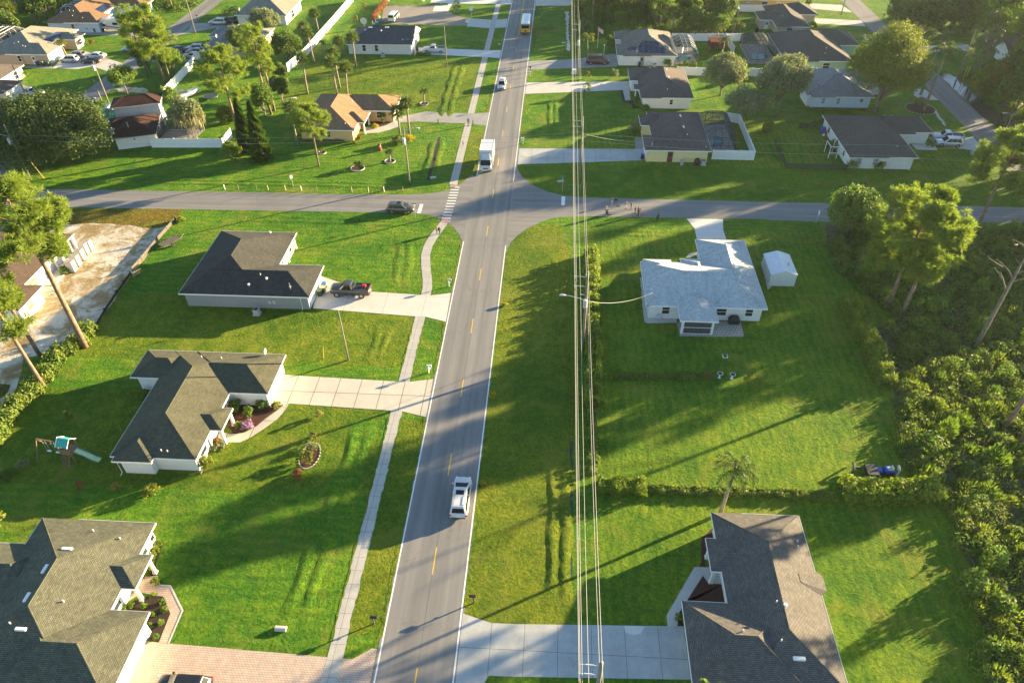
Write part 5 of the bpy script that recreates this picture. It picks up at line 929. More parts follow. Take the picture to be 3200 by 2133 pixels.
def broad(label, base, H_, R, seed, lm=None, trunk=.3, dens=1., size=.26, group=None, name='broadleaf_tree', cat='tree', shape='round', bark=None, moss=False, spiky=False, gap=.0, squash=1.):
    r = rng(seed); lm = lm or LB; root = thing(name, label, cat, base, 0, group); zc = H_*(trunk+(1-trunk)*.52); rz = H_*(1-trunk)*.52; tr = max(.05, H_*.022); n = max(8, int(46*dens))
    if shape == 'bush': zc = H_*.42; rz = H_*.56
    d = unit(r, n); d[:, 2] = np.where(d[:, 2] < -.55, -d[:, 2], d[:, 2]); rad = r.uniform(.62, 1.04, n)
    if gap: rad *= r.uniform(1-gap, 1.1, n)
    if shape == 'egg': wr_ = 1-.28*np.clip(d[:, 2], 0, 1)
    elif shape == 'flat': wr_ = np.ones(n)*1.1
    else: wr_ = np.ones(n)
    C_ = np.stack([d[:, 0]*R*rad*wr_*.82, d[:, 1]*R*rad*wr_*.82*squash, zc+d[:, 2]*rz*rad*.85], 1); cr = R*r.uniform(.22, .38, n)
    if shape != 'bush' or H_ > 2.5:
        tm = MB(); tm.tube([(0, 0, -.1), (r.normal()*.1, r.normal()*.1, H_*trunk*.6), (0, 0, zc)], [tr*1.3, tr, tr*.5], 8)
        for i in range(min(n, 10)): limb(tm, (0, 0, max(.3, H_*trunk*.8)), C_[i], tr*.45, tr*.08, r, .12)
        tm.build('trunk', bark or BKG, root, smooth=True)
    per = int(max(40, 150*(R/3)**1.1*(.26/size)**1.3)*min(1.2, dens)); out = []
    for c, q_ in zip(C_, cr):
        dd = unit(r, per); rr = r.uniform(.45, 1., per)**.5*q_*(1+.3*np.sin(dd[:, 0]*7+c[0])*np.cos(dd[:, 1]*6)); P_ = c+dd*rr[:, None]*np.array([1, 1, .8]); P_[:, 2] = np.maximum(P_[:, 2], .05)
        out.append(blades(r, P_, dd*np.array([1, 1, .9])+np.array([0, 0, .35]), size*r.uniform(.7, 1.5, per), size*.18) if spiky else leaves(r, P_, dd*.8+np.array([0, 0, .4]), size, .6, .6))
    V, F = cat_(out); npmesh('crown' if shape != 'bush' or H_ > 2.5 else 'foliage', V, F, lm, root)
    if moss:
        o = []; k = 260; a = r.uniform(0, 6.28, k); q_ = r.uniform(.5, 1., k)*R; P_ = np.stack([np.cos(a)*q_, np.sin(a)*q_, zc+r.uniform(-.7, .3, k)*rz], 1); D_ = np.tile([0, 0, -1.], (k, 1))+r.normal(size=(k, 3))*.08; V, F = blades(r, P_, D_, r.uniform(.6, 2.2, k), r.uniform(.05, .16, k)); npmesh('moss', V, F, LMS, root)
    return root
def sabal(label, base, H_, seed, R=1.7, group=None, lm=None, dead=True):
    r = rng(seed); root = thing('sabal_palm', label, 'palm tree', base, 0, group); lx, ly = r.normal(size=2)*.25; tm = MB(); tm.tube([(0, 0, -.1), (lx*.3, ly*.3, H_*.4), (lx, ly, H_-.6)], [.24, .17, .19], 9); tm.build('trunk', BKP, root, smooth=True)
    tip = np.array([lx, ly, H_-.5]); P_ = []; D_ = []; Ln = []
    for i in range(34):
        a = i*2.399; el = 1.25-1.9*(i/34); d = np.array([math.cos(a)*math.cos(el), math.sin(a)*math.cos(el), math.sin(el)]); c = tip+d*R*.42; sd_ = np.cross(d, [0, 0, 1.]); sd_ /= np.linalg.norm(sd_)+1e-6; up = np.cross(sd_, d)
        for k in range(15): t = (k-7)/7*1.35; dd = d*math.cos(t)+sd_*math.sin(t)+up*r.uniform(-.1, .1); dd[2] -= .35*abs(t)+.1; P_.append(c); D_.append(dd/np.linalg.norm(dd)); Ln.append(R*(.62-.12*abs(t))*r.uniform(.85, 1.1))
    V, F = blades(r, np.array(P_), np.array(D_), np.array(Ln), .045*R/1.7*1.2); npmesh('fronds', V, F, lm or LPM, root)
    st = MB(); [limb(st, tip, tip+np.array([math.cos(i*2.399)*math.cos(1.25-1.9*i/34), math.sin(i*2.399)*math.cos(1.25-1.9*i/34), math.sin(1.25-1.9*i/34)])*R*.42, .03, .02, r, .02, 3, 4) for i in range(0, 34, 2)]; st.build('frond_stems', LPM, root)
    if dead: k = 60; a = r.uniform(0, 6.28, k); P_ = tip+np.stack([np.cos(a)*.25, np.sin(a)*.25, r.uniform(-.6, -.1, k)], 1); D_ = np.stack([np.cos(a)*.5, np.sin(a)*.5, -np.ones(k)], 1); V, F = blades(r, P_, D_/1.1, r.uniform(.4, 1., k), .07); npmesh('dead_fronds', V, F, LPD, root)
    return root
def feather(label, base, H_, seed, n=15, fl=2.6, group=None, lm=None, trunk=.16, name='feather_palm', droop=1., thick=1.):
    r = rng(seed); root = thing(name, label, 'palm tree', base, 0, group); lx, ly = r.normal(size=2)*.15; tm = MB(); tm.tube([(0, 0, -.1), (lx*.3, ly*.3, H_*.5), (lx, ly, H_)], [trunk*1.4, trunk, trunk*.75], 9); tm.build('trunk', BKP if H_ > 2 else BKG, root, smooth=True)
    tip = np.array([lx, ly, H_]); out = []; st = MB()
    for i in range(n):
        a = i*2.399+r.uniform(-.2, .2); e0 = 1.3-.95*(i/n)+r.uniform(-.1, .1); pts = [tip]; d = np.array([math.cos(a)*math.cos(e0), math.sin(a)*math.cos(e0), math.sin(e0)]); 
        for k in range(9): el = e0-droop*1.9*((k+1)/9)**1.25; pts.append(pts[-1]+np.array([math.cos(a)*math.cos(el), math.sin(a)*math.cos(el), math.sin(el)])*fl/9)
        pts = np.array(pts); st.tube([tuple(p) for p in pts[::2]]+[tuple(pts[-1])], [.035, .03, .025, .02, .012, .008], 4)
        m_ = 34; tt = np.linspace(.12, 1, m_)*9; i0 = np.minimum(tt.astype(int), 8); f_ = (tt-i0)[:, None]; C_ = pts[i0]*(1-f_)+pts[i0+1]*f_; T = pts[i0+1]-pts[i0]; T /= np.linalg.norm(T, axis=1)[:, None]; S = np.cross(T, [0, 0, 1.]); S /= np.linalg.norm(S, axis=1)[:, None]+1e-6
        ln = fl*.24*np.sin(np.linspace(.35, 2.9, m_))**.6
        for s in (-1, 1): D_ = S*s*.85+T*.45+np.array([0, 0, -.35*droop-.1])+r.normal(size=(m_, 3))*.1; D_ /= np.linalg.norm(D_, axis=1)[:, None]; out.append(blades(r, C_, D_, ln, .028*thick))
    st.build('frond_stems', lm or LPM, root); V, F = cat_(out); npmesh('fronds', V, F, lm or LPM, root); return root
def conifer(label, base, H_, R, seed, group=None):
    r = rng(seed); root = thing('cypress_tree', label, 'conifer', base, 0, group); tm = MB(); tm.tube([(0, 0, 0), (0, 0, H_*.95)], [.16, .03], 8); tm.build('trunk', BK, root); n = 11000; t = r.uniform(0.02, 1, n)**1.2; a = r.uniform(0, 6.28, n)
    q_ = R*(1-t)**.8*(.75+.25*np.sin(a*5+t*40))*r.uniform(.55, 1.05, n); P_ = np.stack([np.cos(a)*q_, np.sin(a)*q_, t*H_], 1); D_ = np.stack([np.cos(a), np.sin(a), np.full(n, .7)], 1); D_ /= np.linalg.norm(D_, axis=1)[:, None]; V, F = blades(r, P_, D_, r.uniform(.25, .5, n), .08); npmesh('crown', V, F, LC, root); return root
def dead(label, base, H_, seed, lean):
    r = rng(seed); root = thing('dead_tree', label, 'dead tree', base); tm = MB(); top = np.array([lean[0], lean[1], H_]); tm.tube([(0, 0, -.2), tuple(top*.35), tuple(top*.7), tuple(top)], [.28, .23, .15, .03], 8)
    for i in range(7): t = r.uniform(.5, .92); o = top*t; a = i*2.4; L = r.uniform(1.6, 3.4); e = o+np.array([math.cos(a)*L, math.sin(a)*L, L*.7]); limb(tm, o, e, .1, .03, r, .2); limb(tm, o+(e-o)*.6, e+np.array([math.cos(a+1), math.sin(a+1), .5]), .05, .015, r, .2, 4, 5)
    tm.build('trunk', BKW, root, smooth=True)
def hedge(label, pts, w_, h_, seed, lm=None, size=.2, dens=1., name='hedge', wob=.25, group=None, cat='hedge'):
    r = rng(seed); root = thing(name, label, cat, pts[0], 0, group); out = []; st = MB(); ox, oy = pts[0]
    for a, b in zip(pts, pts[1:]):
        L = math.hypot(b[0]-a[0], b[1]-a[1]); n = int(L*(w_+2*h_)*55*dens*(.2/size)**1.7); t = r.uniform(0, 1, n); th = r.uniform(-.35, math.pi+.35, n); u = t*L; wobv = 1+wob*np.sin(u*1.9+seed)+wob*.7*np.sin(u*4.3+2*seed); ca, sa = (b[0]-a[0])/L, (b[1]-a[1])/L
        rr = r.uniform(.8, 1.04, n); v = np.sign(np.cos(th))*np.abs(np.cos(th))**.6*w_/2*rr*wobv; z = np.maximum(.05, np.abs(np.sin(th))**.6*h_*rr*(1+wob*.7*np.sin(u*2.7+seed*3)+.1*r.normal(size=n))); z = np.where(np.sin(th) < 0, r.uniform(.02, .3, n)*h_, z)
        P_ = np.stack([a[0]-ox+ca*u-sa*v, a[1]-oy+sa*u+ca*v, z], 1); nr = np.stack([-sa*np.cos(th), ca*np.cos(th), np.sin(th)], 1); out.append(leaves(r, P_, nr, size, .6, .7))
        k = int(n*.25); P2 = np.stack([a[0]-ox+ca*u[:k]-sa*v[:k]*.6, a[1]-oy+sa*u[:k]+ca*v[:k]*.6, z[:k]*r.uniform(.3, .9, k)], 1); out.append(leaves(r, P2, nr[:k], size*1.3, .7, .7))
        for i in range(int(L/.7)+1): x, y = a[0]-ox+ca*i*.7, a[1]-oy+sa*i*.7; st.tube([(x, y, 0), (x+r.normal()*.1, y+r.normal()*.1, h_*.7)], .03, 4)
    V, F = cat_(out); npmesh('foliage', V, F, lm or LHG, root); st.build('stems', BKG, root); return root
def bush(label, k, x, y, R, H_, seed, lm=None, size=.16, name='shrub', group=None, spiky=False, base=None): return broad(label, base or Q(k, x, y), H_, R, seed, lm or LG, .05, .45, size, group, name, 'shrub', 'bush', spiky=spiky)
def T(k, x, y): return Q(k, x, y)
# ------------------------------------------------------------------ trees, left side
def pineat(label, k, x, y, ytop, R, seed, frac=.45, **kw): b = Q(k, x, y); return pine(label, b, height(b, k, ytop), R, seed, frac, **kw)
pineat('tall pine with a broad crown over the unfinished house, its trunk by the lawn corner', 'e', 700, 1395, 60, 5.5, 1, .42, hero=True, dens=2.1, puff=.85, bare=2)
pineat('tall pine at the left edge with its crown cut by the picture edge', 'i', 360, 415, -430, 3.6, 2, .42, hero=True, dens=1.7, puff=.8)
pineat('thinner pine behind the two big ones at the left edge', 'e', 330, 1470, 560, 2.2, 3, .36, hero=True, puff=.7)
pineat('tall pine rising behind the boat with a forked crown', 'a', 1975, 1165, 400, 4.6, 4, .5, hero=True, dens=1.3, puff=.75)
for i, (x, y, t, R) in enumerate(((520, 268, 22, 4.3), (463, 241, 45, 3.6), (534, 258, 60, 3.6))): pineat(('tallest pine of the dense group in front of the angled street', 'left pine of the dense group in front of the angled street', 'right pine of the dense group in front of the angled street')[i], 'Z', x*.73529, y*.73529, t*.73529, R, 10+i, .66, dens=1.9, puff=.8)
pineat('slender pine of the close pair beside the dark thicket', 'b', 125, 935, 250, 3.6, 15, .5, dens=1.5); pineat('taller pine of the close pair beside the dark thicket', 'b', 152, 905, 200, 3.2, 16, .5, dens=1.4)
pineat('crooked spreading pine in front of the orange house', 'b', 515, 1358, 880, 3.9, 17, .5, lean=(-.6, .3), dens=.95, hero=True)
pineat('pale pine between the silver minivan and the pine group', 'a', 1080, 330, 50, 2.6, 18, .6, group='pines behind the side street'); pineat('grey barked pine beside the blue-grey roof', 'a', 2080, 560, 215, 3.2, 19, .6, dens=1.3)
conifer('taller of the two dark cypresses on the corner lawn', Q('b', 60, 1300), height(Q('b', 60, 1300), 'b', 830), 2.3, 20); conifer('shorter cypress at the left of the dark pair', Q('a', 2030, 1225), height(Q('a', 2030, 1225), 'a', 815), 1.9, 21)
def roundat(label, k, x0, x1, yt, xb, yb, seed, trunk=.3, **kw):
    b = Q(k, xb, yb); H_ = height(b, k, yt); d = math.hypot(math.hypot(b[0], b[1]), CAMH-H_*.6); R = (x1-x0)/OR[k][2]/2/FP*d; return broad(label, b, H_*kw.pop('hs', 1.), R, seed, kw.pop('lm', None), trunk, **kw)
roundat('huge dark spreading oak at the street corner on the left', 'a', 55, 850, 775, 470, 1290, 30, .12, dens=2.6, size=.28, hs=.8, lm=LOK, name='oak_tree')
roundat('small loose street tree leaning by the angled street', 'a', 860, 1080, 560, 1045, 775, 31, .42, dens=.7, lm=LG, gap=.3)
roundat('oak draped with hanging moss beside the low pool cage', 'a', 1490, 1720, 800, 1590, 1130, 32, .3, lm=LSG, moss=True, dens=.9, name='oak_tree'); roundat('sparse dark tree between the maroon roof and the boat', 'a', 1370, 1520, 700, 1440, 950, 33, .3, dens=.6, gap=.4, lm=LG)
roundat('round clipped bush at the end of the white fence', 'a', 1830, 1975, 1150, 1905, 1300, 34, .05, lm=LHG, shape='bush', name='shrub', cat='shrub', size=.18); roundat('yellowing shrub in front of the boat yard', 'a', 1795, 1945, 865, 1860, 990, 35, .1, lm=LY_, shape='bush', name='shrub', cat='shrub')
for i, (k, x0, x1, yt, xb, yb, lm) in enumerate((('b', -20, 200, 85, 90, 300, LSG), ('b', 150, 380, 270, 270, 500, LB), ('a', 1900, 2110, 200, 2010, 470, LSG), ('b', 160, 290, 520, 235, 760, LB), ('b', 130, 290, 620, 220, 850, LB), ('b', 0, 160, 680, 80, 960, LG), ('a', 1130, 1330, 330, 1230, 600, LB), ('a', 1330, 1520, 420, 1430, 600, LG))):
    roundat(('grey-green tree at the white fence beside the pale back wall', 'dark round tree behind the row of palms', 'grey-green tree over the blue-grey roof', 'dark broad tree left of the palm row', 'lower dark tree in the thicket left of the palm row', 'leafy tree at the foot of the close pine pair', 'dark understory tree below the pine group', 'bushy tree at the right foot of the pine group')[i], k, x0, x1, yt, xb, yb, 40+i, .18, lm=lm, dens=1.1)
GP = 'sabal palms on the lawn behind the orange house'
for i, (x, y, t, lb) in enumerate(((520, 300, 90, 'sabal palm against the long white fence, highest of the row'), (425, 360, 195, 'squat sabal palm left of the highest one'), (475, 512, 245, 'sabal palm standing just off the white fence'), (422, 768, 460, 'tall sabal palm furthest left on the shaded lawn'), (700, 450, 315, 'sabal palm left of the two touching the charcoal roof'), (686, 718, 415, 'sabal palm in the middle of the shaded lawn'), (818, 550, 285, 'sabal palm overlapping the charcoal-roofed house'), (668, 800, 490, 'sunlit sabal palm left of the pair behind the orange roof'), (750, 790, 535, 'sunlit sabal palm leaning right behind the orange roof'), (340, 1185, 850, 'leaning sabal palm beside the crooked pine'), (1178, 1100, 885, 'left sabal palm of the pair at the orange house walk'), (1255, 1100, 820, 'right sabal palm of the pair at the orange house walk'))):
    b = Q('b', x, y); sabal(lb, b, height(b, 'b', t), 60+i, 1.9, GP)
for i, (k, x, y, t, fl, lb) in enumerate((('b', 1375, 845, 725, 1.3, 'small multi-stem palm in a mulch ring beside the flag'), ('b', 1095, 1322, 1225, 1.1, 'small bottle palm in a white edged ring on the corner lawn'), ('b', 545, 460, 330, 1.5, 'young palm with a mulch ring near the white fence'), ('a', 1915, 190, 60, 3.0, 'arching palm over the silver minivan'), ('A', 1080, 900, 660, 1.8, 'yellowing palm beside the four-car garage'), ('k', 1700, 1450, 1030, 2.7, 'tall queen palm behind the dark brown roof'), ('c', 615, 460, 275, 2.2, 'golden palm in front of the solar-panel house'), ('c', 1665, 345, 225, 1.4, 'small yellow palm behind the white fence'), ('c', 1715, 465, 300, 2., 'palm leaning beside the red pergola'), ('c', 1860, 280, 190, 1.5, 'bright yellow palm near the white framed porch'), ('c', 1800, 290, 155, 1.5, 'bright palm left of the brightest one near the porch'), ('c', 1475, 330, 245, 1.2, 'wilting palm at the white fence by the bronze cage'))):
    b = Q(k, x, y); H_ = height(b, k, t); feather(lb, b, max(.6, H_-fl*.35), 80+i, 14 if fl < 3 else 18, fl, lm=LY_ if 'yellow' in lb or 'gold' in lb or 'bright' in lb else None)
feather('bright palm poking up at the bottom edge beside the brown roof', (11.7+1.6, 25.0), 4.6, 99, 14, 1.9, lm=LG); sabal('round palm on the solar house street verge', Q('c', 1310, 270), 6, 98, 2.2)
for i, (x, y, t, lb) in enumerate(((1245, 775, 330, 'left royal palm of the pair by the right street'), (1272, 905, 420, 'right royal palm of the pair by the right street'))): b = Q('d', x, y); feather(lb, b, height(b, 'd', t), 110+i, 17, 3.6, trunk=.22, name='royal_palm', droop=.85, thick=1.8)
r_ = rng(5)
for i, (x, y, t) in enumerate(((60, 230, 20), (150, 250, 60), (15, 300, 90))): b = Q('a', x, y); sabal(('sabal palm in the sunlit cluster at the top left, middle one', 'sabal palm at the right of the sunlit cluster at the top left', 'sabal palm lowest in the sunlit cluster at the top left')[i], b, height(b, 'a', t), 120+i, 2.3, lm=LY_)
# woods
GW = 'trees of the dense wood at the top left'
for i in range(30): x, y = r_.uniform(-175, -104), r_.uniform(212, 262); pine('pine tree in the dense wood along the top left edge', (x, y), r_.uniform(13, 18), 3., 130+i, .55, group=GW) if i % 3 == 0 else broad('dark leafy tree in the dense wood along the top left edge', (x, y), r_.uniform(6, 11), r_.uniform(3, 4.5), 130+i, LB if i % 2 else LG, .15, 1., .4, group=GW)
for i in range(8): x, y = r_.uniform(-160, -140), r_.uniform(190, 214); broad('dark leafy tree beside the rust-roofed house at the upper left', (x, y), r_.uniform(6, 9), 3.5, 170+i, LB, .15, .9, .4, group='trees beside the rust-roofed house')
GW = 'trees of the wood beyond the solar-panel house'
for i in range(44):
    x, y = r_.uniform(6.5, 46), r_.uniform(195.5, 250)
    if i < 14: pine('tall pine in the wood beyond the solar-panel house', (x, y), r_.uniform(14, 18), 3., 200+i, .42, group=GW)
    else: broad('leafy tree in the wood beyond the solar-panel house', (x, y), r_.uniform(7.5, 12), r_.uniform(2.8, 4.2), 200+i, (LB, LG, LB)[i % 3], .12, .9, .36, group=GW)
for i, (k, x0, x1, yt, xb, yb, lm, lb) in enumerate((('c', 1380, 1550, 70, 1460, 260, LG, 'leafy tree at the left of the bright pair by the white fence'), ('c', 1560, 1750, 110, 1650, 270, LG, 'bright leafy tree of the pair by the white fence'), ('c', 760, 830, 290, 795, 400, LG, 'small tree in front of the solar-panel house corner'))): roundat(lb, k, x0, x1, yt, xb, yb, 260+i, .1, lm=lm, dens=.9)
# right-hand trees
roundat('broad tree with yellowing leaves hiding the pale blue house', 'd', 710, 1240, 240, 868, 930, 270, .22, lm=LY_, dens=2.6, size=.24, shape='egg', name='maple_tree', hs=.96, gap=.12); roundat('round grey-green oak left of the pale blue house', 'd', -10, 370, 480, 70, 925, 271, .3, lm=LSG, dens=1.7, name='oak_tree')
roundat('round oak beyond the brown-roofed white house', 'c', 1550, 1870, 460, 1700, 780, 272, .22, lm=LSG, dens=1.5, name='oak_tree'); roundat('sparse low spreading tree on the lawn behind the dark pool cage', 'c', 1690, 2070, 740, 1880, 1000, 273, .3, lm=LSG, dens=.8, gap=.5, shape='flat')
roundat('yellow edged clipped bush beside the lawn of the yellow house', 'c', 2045, 2130, 990, 2085, 1080, 274, .05, lm=LHG, shape='bush', name='shrub', cat='shrub')
pineat('tall thin pine with clumped crown on the far right lawn', 'd', 1655, 680, 250, 3.4, 275, .62, dens=.9, leafmat=LSG)
for i in range(12): x, y = Q('d', 1060+i % 6*105, 150+(i//6)*130); broad('dense green tree in the row beyond the right street', (x, y), r_.uniform(8.5, 12), r_.uniform(3.6, 4.8), 280+i, LG if i % 2 else LB, .1, 1.2, .34, group='trees of the row beyond the right street')
for i, (x, y, H_, R) in enumerate(((1760, 260, 9, 3.6), (1900, 190, 11, 4), (1650, 250, 7, 3), (2060, 420, 12, 4.5), (2040, 640, 11, 4.), (1960, 760, 8, 3.2), (1830, 760, 5, 2.6), (2080, 850, 11, 4), (2000, 950, 8, 3.4), (1720, 780, 4, 2.2), (1900, 900, 5, 2.4), (2110, 1010, 10, 4))): broad('green tree in the mass along the pond at the right edge', Q('d', x, y), H_*1.35, R*1.1, 300+i, (LY_, LG, LB)[i % 3], .1, 1.3, .3, group='trees along the pond at the right edge')
# right woods
roundat('broad sunlit tree where the wood meets the cross street', 'h', 455, 860, 130, 650, 480, 320, .12, lm=LG, dens=1.6, name='oak_tree')
pineat('large bushy pine at the left of the right-hand wood', 'h', 975, 1075, 160, 6.0, 321, .72, dens=2.3, hero=True, puff=.8, leafmat=LP_); pineat('vine covered pine beside the large bushy pine', 'h', 1080, 1160, 330, 3.6, 322, .6, dens=1.4, hero=True, puff=.75)
pineat('spreading pine overhanging the cross street at the right', 'h', 1700, 440, -360, 6.0, 323, .6, dens=1.9, hero=True, puff=.8); pineat('pine at the far right edge beside the cross street', 'h', 2060, 470, -210, 4.2, 324, .6, dens=1.2, puff=.8, group=None)
b = Q('h', 1690, 1400); dead('bare grey dead tree leaning over the undergrowth', b, 15.5, 325, (1.2, 1.5)); 
for i, (k, x, y, lb) in enumerate((('l', 1925, 760, 'pine with a bare trunk at the right edge above the undergrowth'), ('l', 2040, 900, 'pine trunk rising out of the lower right undergrowth'))): b = Q(k, x, y); pine(lb, b, 17, 3.2, 330+i, .4, dens=1.)
GR_ = 'tall unseen trees beyond the right edge'  # out-of-frame trees, placed for the shadows they throw into view
OFF = [(64.5, 62, 14, 1.6, 0), (58, 48, 15, 1.5, 0), (61.5, 37, 15, 1.5, 0), (72, 66, 15, 1.8, 0), (67, 53, 16, 1.6, 0), (90, 99, 15, 3.2, 0), (67, 44, 17, 1.7, 0),
    (98, 117, 14, 4, 1), (101, 126, 15, 3.8, 1), (106, 122, 17, 4.5, 1), (104, 132, 17, 4.5, 1)]
_r = random.Random(77)
for i in range(46):
    y = _r.uniform(98, 262); OFF.append((45+(y-28)*.505+_r.uniform(6, 50), y, _r.uniform(14, 19), _r.uniform(3.4, 5), i % 3 > 0))
for i in range(16): OFF.append((99+(i % 3)*5+_r.uniform(-1, 1.5), 129+i*3.1, _r.uniform(17.5, 21), _r.uniform(3.4, 4.6), i % 2))  # unseen tall trees added as blockers to shade the cross street
for i in range(8): OFF.append((116+(i % 2)*5, 182+i*6, _r.uniform(15, 19), _r.uniform(3.6, 4.6), i % 2)) if 182+i*6 < 175 or i > 6 else OFF.append((140+(i % 2)*5, 182+i*6, _r.uniform(15, 19), 4.4, i % 2))
for i, (x, y, H_, R, kind) in enumerate(OFF):
    if kind == 0: pine('tall pine standing unseen beyond the right edge', (x, y), H_, R, 340+i, .5, dens=1.2, group=GR_)
    else: broad('tall leafy tree standing unseen beyond the right edge', (x, y), H_, R, 340+i, LB if i % 2 else LG, .15, 1.3, .34, group=GR_)
# undergrowth of the right-hand wood, one mass
def inpoly(P_, poly):
    x, y = P_[:, 0], P_[:, 1]; c = np.zeros(len(P_), bool); n = len(poly)
    for i in range(n):
        x1, y1 = poly[i]; x2, y2 = poly[(i+1) % n]; k = ((y1 > y) != (y2 > y)) & (x < (x2-x1)*(y-y1)/(y2-y1+1e-12)+x1); c ^= k
    return c
def thicket(name, label, poly, n, seed, hmax=2.6, lm=None, size=.34, cat='undergrowth', cl=2.2, per=70):
    r = rng(seed); poly = np.array(poly); lo, hi = poly.min(0), poly.max(0); C_ = r.uniform(lo, hi, (n*4, 2)); C_ = C_[inpoly(C_, poly)][:n]; out = []
    for c in C_:
        R = r.uniform(.5, 1.)*cl*.6; h_ = hmax*r.uniform(.3, 1.)**1.2; k = int(per*r.uniform(.6, 1.2)); d = unit(r, k); d[:, 2] = np.abs(d[:, 2]); P_ = np.stack([c[0]+d[:, 0]*R, c[1]+d[:, 1]*R, d[:, 2]*h_*r.uniform(.6, 1., k)], 1)
        out.append(leaves(r, P_, d+np.array([0, 0, .4]), size*r.uniform(.6, 1.3), .55, .8) if r.random() < .7 else blades(r, P_, d*.8+np.array([0, 0, .5]), size*1.5*r.uniform(.6, 1.2, k), .05))
    V, F = cat_(out); o = npmesh(name, V, F, lm or LUN); tag(o, label, cat, None, 'stuff'); return o
wood_edge = P('h', 500, 600, 560, 760, 760, 880, 960, 1080, 1080, 1180, 960, 1230, 1110, 1568)+P('l', 1090, 860, 1190, 1150, 1430, 1300, 1540, 1500)+P('p', 1680, 980, 1800, 1250, 1740, 1568)+[(45, 15), (110, 15), (110, 101)]+P('h', 1850, 440, 1200, 410, 700, 380)
thicket('undergrowth', 'tangled green undergrowth filling the wood on the right', wood_edge, 4600, 7, 1.9, size=.21, per=200)
thicket('tall_shrubs', 'taller shrubs scattered through the undergrowth on the right', wood_edge, 230, 8, 3.3, LG, .24, 'undergrowth', 3., 480)
thicket('pond_scrub', 'scrub growing round the pond beside the right street', P('d', 1430, 600, 1600, 640, 1800, 800, 2090, 1000, 2300, 900, 2300, 500, 1900, 560, 1700, 620), 300, 9, 2.2, LB, .34, 'scrub', 2.4, 80)
thicket('wood_undergrowth', 'dark undergrowth beneath the wood beyond the solar-panel house', [(6, 193.5), (47, 193.5), (47, 255), (6, 255)], 420, 10, 3., LB, .5, 'undergrowth', 3.4, 90)
thicket('wood_undergrowth', 'dark undergrowth beneath the wood at the top left', [(-180, 209), (-107, 209), (-107, 265), (-180, 265)], 420, 11, 3., LB, .5, 'undergrowth', 3.6, 80)
# hedges
hedge('tall leafy hedge along the power line beside the pale-roofed house', [(6.05, 93.0), (6.0, 84), (5.9, 74), (5.75, 66), (5.6, 60)], 2.0, 2.0, 401, LHG, .22, 1.1, wob=.22)
hedge('low ragged hedge continuing along the power line', [(5.5, 59.6), (5.3, 50)], 1.1, .9, 402, LUN, .2, .8)
hedge('trimmed hedge running down beside the shed lawn', P('h', 630, 1050, 680, 1150, 760, 1290, 850, 1440, 905, 1568)+P('l', 960, 420), 2.2, 2.1, 403, LHG, .2, 1.3, wob=.2)
hedge('thick hedge at the corner of the lower lawn', P('l', 590, 1290, 800, 1300, 1000, 1310, 1200, 1300, 1380, 1290), 2.7, 2.0, 404, LHG, .24, 1.1, wob=.1)
hedge('sunlit tall grass bank and hedge beside the power line', P('k', 700, 1235, 900, 1250, 1090, 1255), 1.9, 1.25, 405, LHG, .16, 1.7); hedge('ragged line of tall grass across the lower lawn', P('k', 1110, 1250, 1300, 1265, 1600, 1275, 1990, 1285)+P('l', 0, 1290, 530, 1310), 1.1, .6, 406, LUN, .16, 1.5, 'grass_bank', cat='tall grass')
hedge('ragged grass line between the white bungalow lawn and the lower lawn', P('k', 830, 330, 1000, 335, 1300, 335, 1500, 330, 1660, 325), 1., .5, 407, LUN, .15, 1.5, 'grass_bank', cat='tall grass')
hedge('overgrown shrub border along the sandy lot at the left edge', P('e', 740, 1240, 660, 1400, 560, 1420, 440, 1500)+P('i', 480, 180, 420, 280, 330, 420, 200, 520, 90, 640, 20, 780, -60, 900), 2.0, 1.5, 408, LUN, .24, 1.2, 'shrub_border', .3, cat='shrubs')
hedge('reddish row of shrubs beside the gravel lot', P('b', 1060, 30, 1020, 80, 960, 170), 1.2, 1.3, 409, LRD, .2, .8, 'shrub_row'); hedge('low shrubs in front of the white pickup', P('C', 780, 900, 900, 905, 1030, 905), 1., .7, 410, LG, .2, 1., 'shrub_row')
hedge('low bushes along the front of the arched house walk', P('c', 985, 640, 1000, 700), 1., 1.6, 411, LG, .22, .8, 'shrub_row'); hedge('shrubs and flowers beside the front path of the brown-roofed white house', P('c', 1000, 780, 1020, 860, 1090, 890), 1.3, 1., 412, LG, .22, .9, 'shrub_row')
hedge('border plants along the wall of the pale blue house', P('d', 240, 880, 420, 905, 640, 905, 850, 905), .6, .4, 413, LG, .16, .7, 'plant_border'); hedge('foundation plants along the shaded wall of the orange house', P('b', 390, 1155, 500, 1162, 620, 1160, 720, 1165), .6, .5, 414, LG, .16, .7, 'plant_border')
